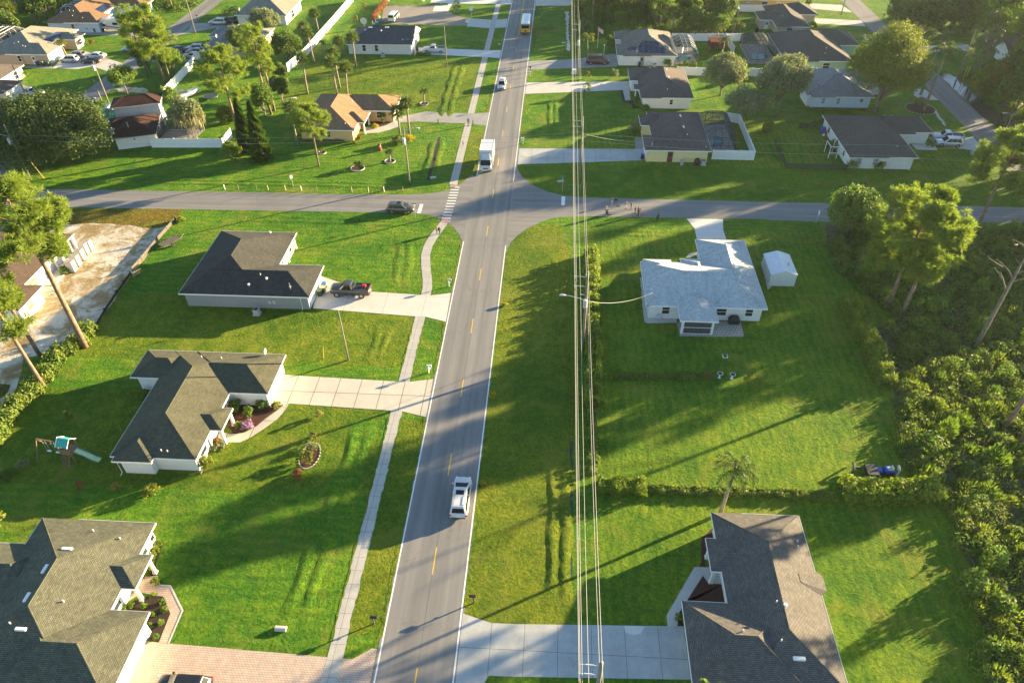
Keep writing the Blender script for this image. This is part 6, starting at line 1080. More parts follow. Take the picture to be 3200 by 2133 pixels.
# shrubs and flower beds
SHR = [('rounded sage bush at the corner of the yellow house', 'c', 1005, 1070, 1.7, 2.3, LSG, .2), ('clipped round bush on the grass line near the white birdbath', 'k', 1955, 390, 1.25, 2.1, LHG, .13), ('small leafy bush at the left end of the grass line', 'k', 865, 330, .9, .9, LG, .16), ('small bush in the middle of the grass line', 'k', 1390, 335, .7, .8, LUN, .16), ('dry pinkish bush on the grass line', 'k', 1590, 330, .6, .9, LDR, .14),
       ('large ball shrub in the edged island bed', 'j', 425, 1010, .95, 1.3, LY_, .14), ('pale grassy plant at the top of the island bed', 'j', 460, 915, .7, .8, LSG, .18), ('reddish young shrub above the island bed', 'j', 468, 840, .5, 1., LDR, .12), ('reddish young shrub at the top of the front lawn', 'j', 520, 660, .5, 1.2, LDR, .12), ('dry reddish shrub below the island bed', 'j', 345, 1135, .7, .8, LRD, .12),
       ('round bush at the garage corner of the white slab-drive house', 'j', 55, 570, .8, 1.1, LG, .16), ('yellow green bush beside the curved path start', 'j', 170, 575, .6, .7, LY_, .14), ('dark purple shrub by the white front wall', 'i', 1870, 590, .9, 1.1, LRD, .16), ('green shrub by the white front wall', 'i', 1935, 600, .8, 1.4, LG, .18), ('round shrub nearer the garage in the front bed', 'i', 2035, 630, .8, 1.1, LG, .16),
       ('lilac flowering bush in the front bed', 'i', 2020, 745, .8, .8, LPU, .13), ('leafy plant between path and porch column', 'i', 1960, 735, .6, .7, LY_, .14), ('orange potted plant at the porch column', 'i', 1770, 860, .35, .6, LRD, .12), ('white flowering plants under the front window', 'i', 1790, 915, .7, .6, LSG, .13), ('tall yellow green shrub at the house corner', 'i', 1690, 1060, .9, 1.5, LY_, .16),
       ('yellow feathery shrub on the back lawn', 'i', 1245, 1280, 1., 1.1, LY_, .14), ('thin dark bare shrub on the shaded back lawn', 'i', 665, 1235, .4, 1.2, LRD, .1), ('small brown sapling on the shaded back lawn', 'i', 955, 1245, .5, .9, LDR, .1), ('thin yellowish sapling above the swing set', 'i', 565, 665, .45, 1.3, LY_, .12), ('dark shrub in the corner by the white wall', 'i', 1180, 490, .8, 1., LG, .18),
       ('blue green agave clump at the left edge', 'i', 60, 1150, .9, .8, LC, .25), ('white flowered shrub near the agave', 'i', 195, 1060, .7, .7, LSG, .14), ('bright sapling at the left edge above the slate roof', 'i', 20, 1540, .9, 2., LY_, .16), ('dark evergreen bush in the orange house bed', 'b', 1045, 1000, .85, 2.2, LG, .16), ('yellow croton in the orange house bed', 'b', 972, 1045, .7, .8, LYF, .14),
       ('large shrub clump at the foot of the palms, left part', 'b', 1165, 1170, 1.3, 1.7, LUN, .18), ('yellow flowering clump at the foot of the palms', 'b', 1250, 1150, 1.3, 1.2, LYF, .16), ('dark spiky sago palm in a white edged ring', 'b', 832, 1375, 1.1, 1.3, LC, .22), ('upright shrub in a stone ring on the corner lawn', 'b', 540, 1245, .55, 1.4, LY_, .13), ('yellow leafed plant at the orange house corner', 'b', 798, 1170, .5, .6, LYF, .13), ('orange flowering plants by the orange house entry', 'b', 840, 1130, .6, .7, LRD, .13),
       ('clipped ball bush at the garage of the white corner house', 'N', 1428, 510, .85, 1.2, LHG, .14), ('banana plant beside the wall of the white corner house', 'N', 275, 860, 1.2, 1.7, LG, .35), ('second banana plant under the window of the white corner house', 'N', 695, 850, .9, 1.4, LG, .35), ('large leafy plant beside the side door of the corner house', 'd', 500, 1220, 1.6, 1.8, LG, .32), ('round bush by the side door of the solar-panel house', 'H', 1212, 680, 1.1, 2., LG, .2), ('clipped cube bush left of the pair at the bronze cage', 'H', 1535, 665, .9, 1.5, LHG, .16), ('clipped bush right of the pair at the bronze cage', 'H', 1660, 665, .8, 1.3, LHG, .16),
       ('dry brownish shrub left of the brown-roofed house drive', 'c', 835, 640, 1., 2.3, LSG, .16), ('dry shrub beside the power line north of the drive', 'c', 617, 640, .8, 1.6, LDR, .14), ('dry shrub beside the power line south of the drive', 'c', 615, 770, 1., 3., LSG, .14), ('leafy shrub at the rear corner of the brown-roofed white house', 'c', 1095, 895, .8, .9, LG, .2), ('bushy planting around the royal palms', 'd', 1240, 860, 1.5, 1.6, LSG, .2), ('palm-like bush between the white fences', 'c', 1895, 650, 1.3, 2.8, LG, .3), ('small bush at the woods edge beside the peach wall', 'A', 415, 1250, .8, 1.3, LG, .18), ('red leaved shrub in front of the beige entry wing', 'A', 1500, 720, .7, 1.2, LRD, .16), ('thin lawn tree left of the palms by the gravel lot', 'b', 820, 185, .7, 2., LDR, .16), ('thin lawn tree at the top of the lawn by the gravel lot', 'b', 888, 70, .8, 2.2, LDR, .16), ('young tree on the lawn beside the gravel lot entrance', 'C', 1455, 205, 1.3, 4.5, LSG, .2),
       ('yellow autumn shrub by the top right driveway entrance', 'P', 1490, 235, .5, 1.2, LYF, .14), ('small palm beside the far top driveway', 'D', 1700, 95, 1., 2.2, LPM, .25), ('shrub beside the beige house garage', 'D', 1760, 460, 1.6, 1.6, LG, .25), ('leafy bush at the corner of the construction porch', 'O', 1090, 1560, 1., 1.2, LG, .16), ('tall weeds where the silt fence starts', 'e', 1480, 370, .8, .8, LY_, .16), ('yellow weeds at the road edge of the rough verge', 'f', 2030, 1060, .5, .5, LYF, .12), ('yellow bush at the kerb of the rough verge', 'j', 1930, 490, .5, .7, LYF, .13), ('small weeds at the kerb near the white minivan', 'j', 1850, 1210, .4, .4, LYF, .12)]
for i, (lb, k, x, y, R, H_, lm, sz) in enumerate(SHR): bush(lb, k, x, y, R, H_, 500+i, lm, sz, spiky=('agave' in lb or 'sago' in lb or 'grassy' in lb or 'banana' in lb))
GB = 'small green bushes in the dark mulch bed'
for i, (x, y) in enumerate(((1250, 860), (1325, 910), (1350, 975), (1250, 1020), (1318, 1085), (1280, 1200), (1225, 1110), (1180, 945), (1030, 960), (1080, 940))): bush('small green bush in the dark mulch bed of the paved path', 'm', x, y, .34, .5, 620+i, LG, .1, group=GB)
GB = 'shrubs along the front of the slate-roofed house'
for i, (x, y) in enumerate(((1290, 440), (1275, 500), (1255, 555), (1235, 620), (1205, 680), (1280, 750))): bush('bright shrub along the front wall bed of the slate-roofed house', 'm', x, y, .45, .7, 640+i, LHG, .12, group=GB)
bush('pale shrub at the driveway corner of the brown-roofed house', 'o', 1370, 1050, .5, .7, 650, LY_, .13)
for i, (x, y) in enumerate(((435, 75), (610, 90), (790, 80), (1135, 95), (290, 0))): bush('tiny staked sapling on the dark lawn along the cross street', 'h', x, y, .45, .9, 655+i, LDR, .12, group='staked saplings along the cross street')
# ------------------------------------------------------------------ people
SK = [mat('skin_light', (.5, .3, .2), .6), mat('skin_tan', (.3, .17, .1), .6), mat('skin_brown', (.14, .075, .045), .6)]
CL = {k: mat('cloth_'+k, v, .85, .08, 8.) for k, v in dict(black=(.02, .02, .022), white=(.65, .65, .63), navy=(.03, .05, .12), teal=(.05, .2, .26), olive=(.09, .1, .05), grey=(.22, .22, .23), yellow=(.6, .42, .03), blue=(.05, .22, .45), red=(.4, .05, .04), pink=(.55, .3, .3)).items()}
HR = mat('hair_dark', (.03, .02, .015), .7); HRB = mat('hair_brown', (.10, .055, .03), .7)
def skin(name, J, E_, mt, parent, sub=1):
    me = bpy.data.meshes.new(name); me.from_pydata([j[0] for j in J], E_, []); o = bpy.data.objects.new(name, me); COL.objects.link(o); s = o.modifiers.new('s', 'SKIN'); me.skin_vertices or None
    for i, j in enumerate(J): me.skin_vertices[0].data[i].radius = (j[1], j[1]*(j[2] if len(j) > 2 else 1))
    me.skin_vertices[0].data[0].use_root = True; m_ = o.modifiers.new('u', 'SUBSURF'); m_.levels = sub; m_.render_levels = sub; s.use_smooth_shade = True
    dg = bpy.context.evaluated_depsgraph_get(); ev = bpy.data.meshes.new_from_object(o.evaluated_get(dg)); o.modifiers.clear(); o.data = ev; bpy.data.meshes.remove(me); ev.materials.clear(); ev.materials.append(mt); ev.polygons.foreach_set('use_smooth', [True]*len(ev.polygons)); o.parent = parent; return o
def person(label, loc, ang, h, sk, shirt, pants, hair=None, stride=.16, arm=.12, long_=False, lean=0., pack=None, group=None, shoes='black'):
    """faces +x in its own frame"""
    root = thing('person', label, 'person', loc, ang, group); s = h/1.75; c = 1.0 if h > 1.5 else 1.06
    def p(x, y, z): return ((x+lean*max(0, z-.9)*1.)*s, y*s, z*s)
    L = stride
    J = [(p(0, 0, .95), .15*s, .75), (p(0, 0, 1.15), .13*s, .72), (p(0, 0, 1.38), .155*s, .62), (p(0, 0, 1.5), .055*s), (p(.02, 0, 1.58), .07*s), (p(.03, 0, 1.68), .095*s*c)]
    E_ = [(0, 1), (1, 2), (2, 3), (3, 4), (4, 5)]
    def add(par, x, y, z, r, k=1.): J.append((p(x, y, z), r*s, k)); E_.append((par, len(J)-1)); return len(J)-1
    legs = {}; hands = []
    for sg, dx in ((1, L), (-1, -L)):
        a = add(0, 0, .1*sg, .86, .085); k_ = add(a, dx*.55+.04, .1*sg, .48, .058); n_ = add(k_, dx, .1*sg, .09, .04); add(n_, dx+.16, .11*sg, .035, .035)
        sh_ = add(2, 0, .19*sg, 1.42, .055); e_ = add(sh_, -dx*arm*2-.02, .25*sg, 1.14, .042); w_ = add(e_, -dx*arm*5+.08, .25*sg, .9, .03); hd = add(w_, -dx*arm*5+.1, .25*sg, .84, .032, .6); hands.append((J[hd][0], sg))
        for f_ in range(4): q_ = J[hd][0]; J.append(((q_[0]+(f_-1.5)*.02*s, q_[1], q_[2]-(.075-.008*abs(f_-1.4))*s), .008*s)); E_.append((hd, len(J)-1))
        q_ = J[hd][0]; J.append(((q_[0]+.045*s, q_[1]-.01*sg, q_[2]-.02*s), .009*s)); E_.append((hd, len(J)-1))
    q_ = J[5][0]; J.append(((q_[0]+.095*s, 0, q_[2]-.015*s), .016*s)); E_.append((5, len(J)-1))
    skin('body', J, E_, SK[sk], root)
    g = 1.17; T_ = [(J[0][0], .145*s, .8), (J[1][0], .15*s, .75), (J[2][0], .175*s, .66)]; T_[0] = (p(0, 0, .93), .165*s, .78); TE = [(0, 1), (1, 2)]
    for sg, dx in ((1, L), (-1, -L)):
        i0 = len(T_); T_ += [(p(0, .19*sg, 1.42), .07*s), (p(-dx*arm*2-.02, .25*sg, 1.16), .056*s)]; TE += [(2, i0), (i0, i0+1)]
        if long_: T_.append((p(-dx*arm*5+.08, .25*sg, .92), .042*s)); TE.append((i0+1, i0+2))
    skin('shirt', T_, TE, CL[shirt], root)
    B_ = [(p(0, 0, .93), .158*s, .8)]; BE = []
    for sg, dx in ((1, L), (-1, -L)):
        i0 = len(B_); B_ += [(p(0, .1*sg, .84), .1*s), (p(dx*.5+.035, .1*sg, .54), .078*s)]; BE += [(0, i0), (i0, i0+1)]
        if long_ or pants in ('black', 'olive'): B_.append((p(dx, .1*sg, .13), .055*s)); BE.append((i0+1, i0+2))
    skin('trousers', B_, BE, CL[pants], root)
    hx = [(p(-.02, 0, 1.71), .105*s*c), (p(-.06, 0, 1.66), .085*s*c)]; HE = [(0, 1)]
    if hair == 'long': hx.append((p(-.09, 0, 1.45), .06*s)); HE.append((1, 2))
    skin('hair', hx, HE, CL['white'] if hair == 'cap' else HR, root)
    for sg, dx in ((1, L), (-1, -L)): m = MB(); m.box((dx-.07)*s, (.1*sg-.05)*s, 0, (dx+.2)*s, (.1*sg+.05)*s, .08*s); m.build('shoe', CL[shoes], root, bevel=.02*s)
    for sg in (1, -1): m = MB(); m.box(q_[0]+.078*s, sg*.03*s-.012*s, q_[2]+.012*s, q_[0]+.1*s, sg*.03*s+.012*s, q_[2]+.026*s); m.build('eye', CL['black'], root)
    m = MB(); m.box(q_[0]+.07*s, -.022*s, q_[2]-.06*s, q_[0]+.092*s, .022*s, q_[2]-.05*s); m.build('mouth', CL['red'], root)
    if pack: m = MB(); m.box(-.34*s, -.15*s, 1.0*s, -.13*s, .15*s, 1.42*s); m.build('backpack_body', CL[pack], root, bevel=.05*s)
    return root
person('child in a yellow backpack walking on the path towards the crosswalk', Q('f', 1478, 470), R_(65), 1.4, 1, 'yellow', 'black', pack='yellow'); person('child in black beside the one with the yellow backpack', Q('f', 1500, 474), R_(60), 1.42, 2, 'black', 'black', stride=.14, pack='black')
person('woman in a long blue-grey top walking on the path at the orange house drive', Q('J', 1345, 500), R_(-95), 1.72, 1, 'teal', 'grey', 'long', long_=True); person('child in white standing on the path near the box truck', Q('J', 1155, 1255), R_(-80), 1.2, 0, 'white', 'grey', shoes='white')
person('adult in a white top and cap at the left of the street group', Q('I', 345, 880), R_(10), 1.75, 0, 'white', 'black', 'cap', shoes='white'); person('boy in black shirt and shorts in front of the adult in white', Q('I', 378, 885), R_(20), 1.55, 1, 'black', 'black', shoes='white')
person('child in dark green furthest back at the left of the group', Q('I', 488, 630), R_(190), 1.45, 0, 'olive', 'white', 'long', shoes='white'); person('child in a black top and white shorts in the middle of the street', Q('I', 823, 730), R_(0), 1.5, 0, 'black', 'white', lean=.1)
person('child in a blue skirt and black jacket with red shoes', Q('I', 955, 740), R_(180), 1.55, 1, 'black', 'blue', 'long', shoes='red', stride=.2); person('small child in navy standing over a yellow scooter', Q('I', 1055, 830), R_(200), 1.3, 1, 'navy', 'navy')
person('adult in a long dark olive coat beside the pink bicycle', Q('I', 1122, 890), R_(20), 1.78, 1, 'olive', 'black', long_=True, stride=.05); person('child in pink next to the adult in olive', Q('I', 1180, 875), R_(190), 1.3, 0, 'pink', 'white', 'long', shoes='white'); 
person('adult in a grey top and black trousers standing alone at the grass edge', Q('I', 1603, 1002), R_(100), 1.76, 1, 'grey', 'black', long_=True, stride=.07, lean=.08)
m = MB(); m.tube([(-.25, 0, .14), (.3, 0, .16)], .03, 5); m.tube([(.3, 0, .12), (.26, 0, .8)], .02, 5); m.tube([(.26, -.18, .8), (.26, .18, .8)], .015, 5); [m.tube([(x, -.02, .09), (x, .02, .09)], .09, 12) for x in (-.25, .32)]; o = m.build('kick_scooter', CL['yellow']); tag(o, 'yellow kick scooter under the child in navy', 'scooter'); o.location = (*Q('I', 1035, 838), 0); o.rotation_euler = (0, 0, .3)
root = thing('bicycle', 'small pink bicycle beside the adult in the olive coat', 'bicycle', Q('I', 1160, 885), .3)
for x in (-.35, .35): 
    m = MB(); a = [(x+.22*math.cos(t), 0, .24+.22*math.sin(t)) for t in np.linspace(0, 2*math.pi, 19)]; m.tube(a, .02, 5, cap=False); m.build('wheel', RUB, root)
m = MB(); [m.tube(t, .016, 5) for t in (((-.35, 0, .24), (-.05, 0, .22), (.28, 0, .52), (-.12, 0, .5), (-.05, 0, .22)), ((-.35, 0, .24), (-.12, 0, .5), (-.15, 0, .6)), ((.35, 0, .24), (.26, 0, .66)), ((.26, -.18, .68), (.26, .18, .68)))]; m.build('frame', CL['pink'], root)
m = MB(); m.box(-.25, -.05, .6, -.05, .05, .64); m.build('saddle', RUB, root)
for i, (x, y) in enumerate(((580, 545), (415, 880), (640, 660))): m = MB(); m.box(-.3, -.1, .05, .3, .1, .08); m.tube([(-.2, -.08, .04), (-.2, .08, .04)], .04, 8); m.tube([(.2, -.08, .04), (.2, .08, .04)], .04, 8); o = m.build('skateboard' if i else 'school_bag', CL['black'], bevel=.0); tag(o, ('dark bag lying on the cross street beside the child in green', 'dark skateboard at the feet of the boy in black', 'thin dark skateboard left on the open street')[i], 'bag' if i == 0 else 'skateboard'); o.location = (*Q('I', x, y), .0 if i else .15); o.scale = (1, 1, 1) if i else (1, 2, 3)
# ------------------------------------------------------------------ street furniture
def mailbox(label, b, mt=PLK, pm=WDD, ang=0., h=1.1, two=False):
    root = thing('mailbox', label, 'mailbox', b, ang)
    for y in ((-.12, .12) if two else (0,)): m = MB(); m.box(-.05, y-.05, 0, .05, y+.05, h-.05); m.box(-.04, y-.03, h-.45, .3, y+.03, h-.38); m.build('post', pm, root)
    m = MB(); w_ = .13; m.loft([[(x, w_*math.cos(t), h+.12+.1*math.sin(t)) if t > 0 else (x, w_*math.cos(t), h-.02) for t in (-.001, .3, .9, 1.57, 2.24, 2.84, 3.14)]+[(x, -w_, h-.02)] for x in (-.18, .42)]); m.build('box', mt, root); m = MB(); m.box(.1, w_, h+.05, .13, w_+.02, h+.25); m.build('flag', PLR, root); return root
for lb, b, mt_, pm_, an, tw in (('brown mailbox on a wooden post by the lower sidewalk', Q('n', 965, 1082), PLK, WDD, 0, False), ('dark mailbox at the right road edge above the grey driveway', Q('n', 1783, 912), PLK, WDD, math.pi, False), ('white mailbox on twin posts beside the slab driveway', Q('j', 1412, 297), PLW, PLW, 0, True), ('grey mailbox beside the dark pickup driveway', Q('f', 1576, 900), GALV, TR, 0, False), ('brown mailbox by the drive of the orange house', Q('b', 1880, 905), BRK, WDD, 0, False), ('grey double mailbox beside the white pickup driveway', Q('b', 1985, 400), GALV, WDD, 0, False),
        ('white mailbox at the right road edge near the wooden verge', Q('c', 90, 1175), PLW, PLW, math.pi, False), ('white mailbox at the maroon van driveway', Q('c', 148, 628), PLW, PLW, math.pi, False), ('black mailbox above the white one at the maroon van driveway', Q('c', 152, 590), PLK, PLK, math.pi, False), ('black mailbox nearest the road by the angled street', Q('a', 728, 893), PLK, PLK, 0, False), ('white mailbox beside the black one by the angled street', Q('a', 760, 868), PLW, PLK, 0, False), ('second white mailbox behind the first by the angled street', Q('a', 782, 842), PLW, PLK, 0, False), ('dark mailbox at the silver minivan driveway', Q('B', 1138, 330), PLK, WDD, 0, False), ('red-brown mailbox by the right street', Q('d', 940, 158), BRK, WDD, math.pi, False), ('pair of grey mailboxes on the far lawn by the right street', Q('d', 1455, 350), GALV, GALV, 0, True), ('white mailbox lying near the culvert on the right street', Q('d', 1165, 338), PLW, PLW, 0, False)): mailbox(lb, b, mt_, pm_, an, two=tw)
GP = 'pale wooden stakes along the north edge of the cross street'
for i, (x, y) in enumerate(((12, 125), (180, 130), (405, 130), (545, 133), (757, 133), (950, 140), (1140, 145), (1358, 150), (1570, 153), (1770, 153), (1962, 153), (2195, 153))):
    m = MB(); m.box(-.05, -.05, 0, .05, .05, .95); o = m.build('stake', PLT if i % 5 else PLW); tag(o, 'pale wooden stake in the verge along the north edge of the cross street', 'stake', GP); o.location = (*Q('K', x, y), 0); o.rotation_euler = (random.Random(i).uniform(-.06, .06), random.Random(i+9).uniform(-.06, .06), .3*i)
def sign(label, b, h, w_, hh, col, ang, txt=None, back=None, name='road_sign', fz=.3, tc=None):
    root = thing(name, label, 'sign', b, ang); m = MB(); m.tube([(0, 0, 0), (0, 0, h)], .035, 6); m.build('post', GALV, root); m = MB(); m.box(-w_/2, -.045, h-hh, w_/2, -.03, h); m.build('panel', col, root)
    if txt:
        cu = bpy.data.curves.new('lettering', 'FONT'); cu.body = txt; cu.size = fz; cu.extrude = .004; cu.align_x = 'CENTER'; cu.align_y = 'CENTER'; o = bpy.data.objects.new('lettering', cu); COL.objects.link(o); o.parent = root; o.rotation_euler = (math.pi/2, 0, 0); o.location = (0, -.05, h-hh/2)
        dg = bpy.context.evaluated_depsgraph_get(); me = bpy.data.meshes.new_from_object(o.evaluated_get(dg)); o2 = bpy.data.objects.new('lettering', me); COL.objects.link(o2); o2.parent = root; o2.rotation_euler = o.rotation_euler; o2.location = o.location; bpy.data.objects.remove(o); me.materials.clear(); me.materials.append(tc or PLW)
    return root
SGN = mat('sign_green', (.02, .25, .17), .5)
sign('green street name sign in front of the bronze crossover', Q('f', 1302, 340), 2.7, .75, .17, SGN, 0); sign('green street name sign on the corner lawn right of the junction', Q('g', 410, 122), 2.9, .85, .17, SGN, 0)
sign('white speed limit sign at the right end of the cross street', Q('h', 390, 385), 2.3, .55, .75, PLW, R_(90)); sign('white speed limit sign seen from behind beside the cross street stakes', Q('b', 305, 1525), 2.3, .5, .7, PLW, R_(35)); sign('white sign board at the gravel lot entrance', Q('C', 1630, 470), 2.4, 1., .9, PLW, R_(15)); sign('white sign board on the verge above the gravel lot entrance', Q('C', 1690, 280), 2.6, 1., .9, PLW, R_(15)); sign('round topped white sign in front of the gravel lot kerb', Q('C', 1193, 92), 1.8, .35, .45, PLW, 0)
m = MB(); [m.tube(t, .03, 5) for t in (((0, 0, 0), (0, 0, 1.0)), ((2.1, 0, 0), (2.1, 0, 1.0)), ((0, 0, 1.), (2.1, 0, 1.)), ((0, 0, .03), (2.1, 0, .03)))]; o = m.build('goal_frame', PLC); tag(o, 'small green pipe frame standing on the corner lawn', 'frame'); o.location = (*Q('g', 460, 112), 0)
for lb, k, x, y, c, ty in (('yellow fibreglass marker pole leaning on the lawn by the wooden pole', 'j', 553, 182, LY, 1.6),): m = MB(); m.tube([(0, 0, 0), (.25, .1, 2.)], .04, 6); o = m.build('marker_pole', c); tag(o, lb, 'marker'); o.location = (*Q(k, x, y), 0)
for i, (x, y) in enumerate(((1590, 655), (1612, 650))): m = MB(); m.tube([(0, 0, 0), (0, 0, 3.)], .07, 6); o = m.build('guy_marker', LY); tag(o, ('left', 'right')[i]+' yellow guy wire guard of the pair beside the pond', 'marker'); o.location = (*Q('d', x, y), 0)
b_ = Q('a', 365, 1462); m = MB(); m.tube([(0, 0, 0), (-1.6, .6, 3.2)], .04, 6); o = m.build('guy_guard', LY); tag(o, 'yellow guy wire guard slanting by the corner utility pole', 'marker'); o.location = (*b_, 0)
for lb, k, x, y in (('small wooden post left of the orange house drive', 'J', 232, 430), ('short wooden post at the path crossing of the orange house drive', 'J', 1510, 480), ('wooden post at the upper edge of the orange house drive', 'b', 1520, 912)): m = MB(); m.box(-.08, -.08, 0, .08, .08, .85); m.box(-.1, -.1, .85, .1, .1, .93); o = m.build('bollard', WDD); tag(o, lb, 'bollard'); o.location = (*Q(k, x, y), 0)
def bin_(label, b, lid, body=PLG, ang=0.): 
    root = thing('wheelie_bin', label, 'bin', b, ang); m = MB(); m.loft([[(-a, -c, z), (a, -c, z), (a, c, z), (-a, c, z)] for a, c, z in ((.24, .24, .05), (.3, .34, .98))]); m.build('bin_body', body, root); m = MB(); m.loft([[(-.33, -.37, z), (.33, -.37, z), (.33, .37, z), (-.33, .37, z)] for z in (.98, 1.04)]); m.build('lid', lid, root, bevel=.02); [(lambda m: (m.tube([(s*.26, .34, .14), (s*.3, .34, .14)], .14, 10), m.build('wheel', RUB, root)))(MB()) for s in (-1, 1)]
for lb, k, x, y, c, bd_ in (('green wheelie bin nearest the garage corner of the grey house', 'f', 525, 978, PLG, PLG), ('bin with a tan lid beside the grey house garage', 'f', 553, 950, PLT, PLG), ('blue-lidded bin at the back of the grey house garage row', 'f', 560, 920, PLB, PLG), ('blue bin at the corner of the yellow house drive', 'c', 1064, 1300, PLB, PLK), ('grey bin against the yellow house wall', 'c', 1383, 1350, ACM, ACM), ('blue bin by the side door of the solar-panel house', 'H', 770, 670, PLB, PLK), ('blue-lidded bin at the beige house wall', 'A', 625, 1075, PLB, PLG), ('tan-lidded bin at the beige house wall', 'A', 710, 1075, PLT, PLG), ('green bin at the beige house wall corner', 'A', 800, 1080, PLG, PLG), ('blue-lidded bin at the light blue house wall', 'A', 1510, 525, PLB, PLG), ('tan-lidded bin at the light blue house wall', 'A', 1560, 528, PLT, PLG), ('dark bin left of the blue-lidded one at the light blue house', 'A', 1450, 525, PLK, PLK), ('dark bin at the corner of the charcoal-roofed house', 'C', 805, 840, PLK, PLK), ('grey drum lying near the street at the white corner house', 'N', 2050, 630, ACM, ACM), ('dark blue bin beside the reddish shrubs at the gravel lot', 'C', 190, 385, PLB, PLB)): bin_(lb, Q(k, x, y), c, bd_)
def acunit(label, b): root = thing('air_conditioner', label, 'air conditioner', b); m = MB(); m.box(-.5, -.5, 0, .5, .5, .08); m.build('pad', CO, root); m = MB(); m.box(-.38, -.38, .08, .38, .38, .85); [m.box(-.385, -.385, z, .385, .385, z+.02) for z in np.arange(.15, .8, .09)]; m.build('cabinet', ACM, root); m = MB(); m.tube([(0, 0, .85), (0, 0, .88)], .3, 14); m.build('fan_grille', GRL, root)
acunit('air conditioner unit against the grey stucco wall', Q('f', 10, 1125)); acunit('air conditioner unit against the charcoal-roofed house wall', Q('C', 245, 930)); acunit('air conditioner beside the side door of the solar-panel house', Q('H', 1020, 685)); acunit('air conditioner near the black drum at the yellow house', Q('c', 1560, 1345))
def grill(label, b, w_=1.5): root = thing('covered_grill', label, 'grill', b); m = MB(); m.loft([[(-a, -c, z), (-a*.9, -c*1.05, z), (a*.9, -c*1.05, z), (a, -c, z), (a, c, z), (-a, c, z)] for a, c, z in ((w_/2*.9, .36, 0), (w_/2, .38, .7), (w_/2*.8, .34, .95), (w_/2*.45, .25, 1.2))]); m.build('cover', PLK, root)
grill('black covered grill on the stone patio by the white wall', Q('g', 1808, 1200)); grill('black covered grill against the yellow house wall', Q('c', 1510, 1345), 1.1); grill('black grill on the round patio behind the beige house', Q('D', 855, 535), 1.2)
def dishat(label, b, r=.4, h=.6, post=0.): 
    m = MB(); m.tube([(0, 0, 0), (0, 0, h)], .04, 6); m.loft([[(r*rr*math.cos(t), -.25+rr*rr*.12-.0+.0*rr, h+.1+r*rr*math.sin(t)) for t in np.linspace(0, 5.9, 14)] for rr in (.05, .5, 1.)], caps=False); o = m.build('satellite_dish', GALV); tag(o, label, 'satellite dish'); o.location = (*b, 0)
dishat('grey satellite dish low on the wall of the pale-roofed house', Q('g', 1200, 1172), .42, .45); dishat('white satellite dish on a post beside the solar-panel house', Q('H', 905, 690), .42, .8); dishat('grey satellite dish standing beside the charcoal roof', Q('b', 888, 232), .9, 1.8)
# swing set
root = thing('swing_set', 'wooden swing set with green canopy and slide on the shaded back lawn', 'playset', Q('i', 610, 990), R_(-8))
m = MB(); [m.box(x-.06, y-.06, 0, x+.06, y+.06, 2.6) for x in (-.6, .6) for y in (-.6, .6)]; m.box(-.7, -.7, 1.3, .7, .7, 1.4); m.box(-.7, -.7, 1.4, .7, -.62, 1.9); m.build('tower', BRK, root)
m = MB(); m.add([(-.75, -.75, 2.5), (.75, -.75, 2.5), (.75, 0, 3.2), (-.75, 0, 3.2), (-.75, .75, 2.5), (.75, .75, 2.5)], [(0, 1, 2, 3), (3, 2, 5, 4)]); m.build('canopy', PLC, root); m = MB(); [m.box(x-.04, -.78, 2.48, x+.04, -.7, 2.56) for x in (-.7, 0, .7)]; [m.tube([(x, -.76, 2.53), (x, 0, 3.24), (x, .76, 2.53)], .04, 5) for x in (-.74, .74)]; m.build('canopy_frame', PLW, root)
m = MB(); m.loft([[(.7+x, -.28-.0, z), (.7+x, .28, z), (.7+x, .3, z+.05), (.7+x, -.3, z+.05)] for x, z in ((0, 1.35), (1.0, .95), (2.0, .4), (2.6, .25))]); m.build('slide', mat('slide_yellow', (.55, .58, .3), .4), root); m = MB(); [m.tube([(.7, s*.32, 1.5), (1.7, s*.32, 1.1), (2.7, s*.32, .5), (3.3, s*.32, .33)], .05, 5) for s in (-1, 1)]; m.build('slide_rail', PLC, root)
m = MB(); m.tube([(-.7, 0, 2.3), (-3.8, 0, 2.3)], .08, 6); m.tube([(-3.8, 0, 2.35), (-4.0, -1.0, 0)], .07, 6); m.tube([(-3.8, 0, 2.35), (-4.0, 1.0, 0)], .07, 6); m.build('beam', BRK, root)
for x in (-1.9, -3.0): m = MB(); [m.tube([(x+d, 0, 2.3), (x+d, 0, .5)], .012, 4) for d in (-.2, .2)]; m.build('chain', GALV, root); m = MB(); m.box(x-.25, -.1, .46, x+.25, .1, .5); m.build('swing_seat', PLW, root)
m = MB(); [m.box(-.4, -.75-i*.12, 1.2-i*.18, .4, -.68-i*.12, 1.24-i*.18) for i in range(7)]; [m.tube([(s*.42, -.7, 1.3), (s*.42, -1.5, 0)], .04, 5) for s in (-1, 1)]; m.build('ladder', BRK, root)
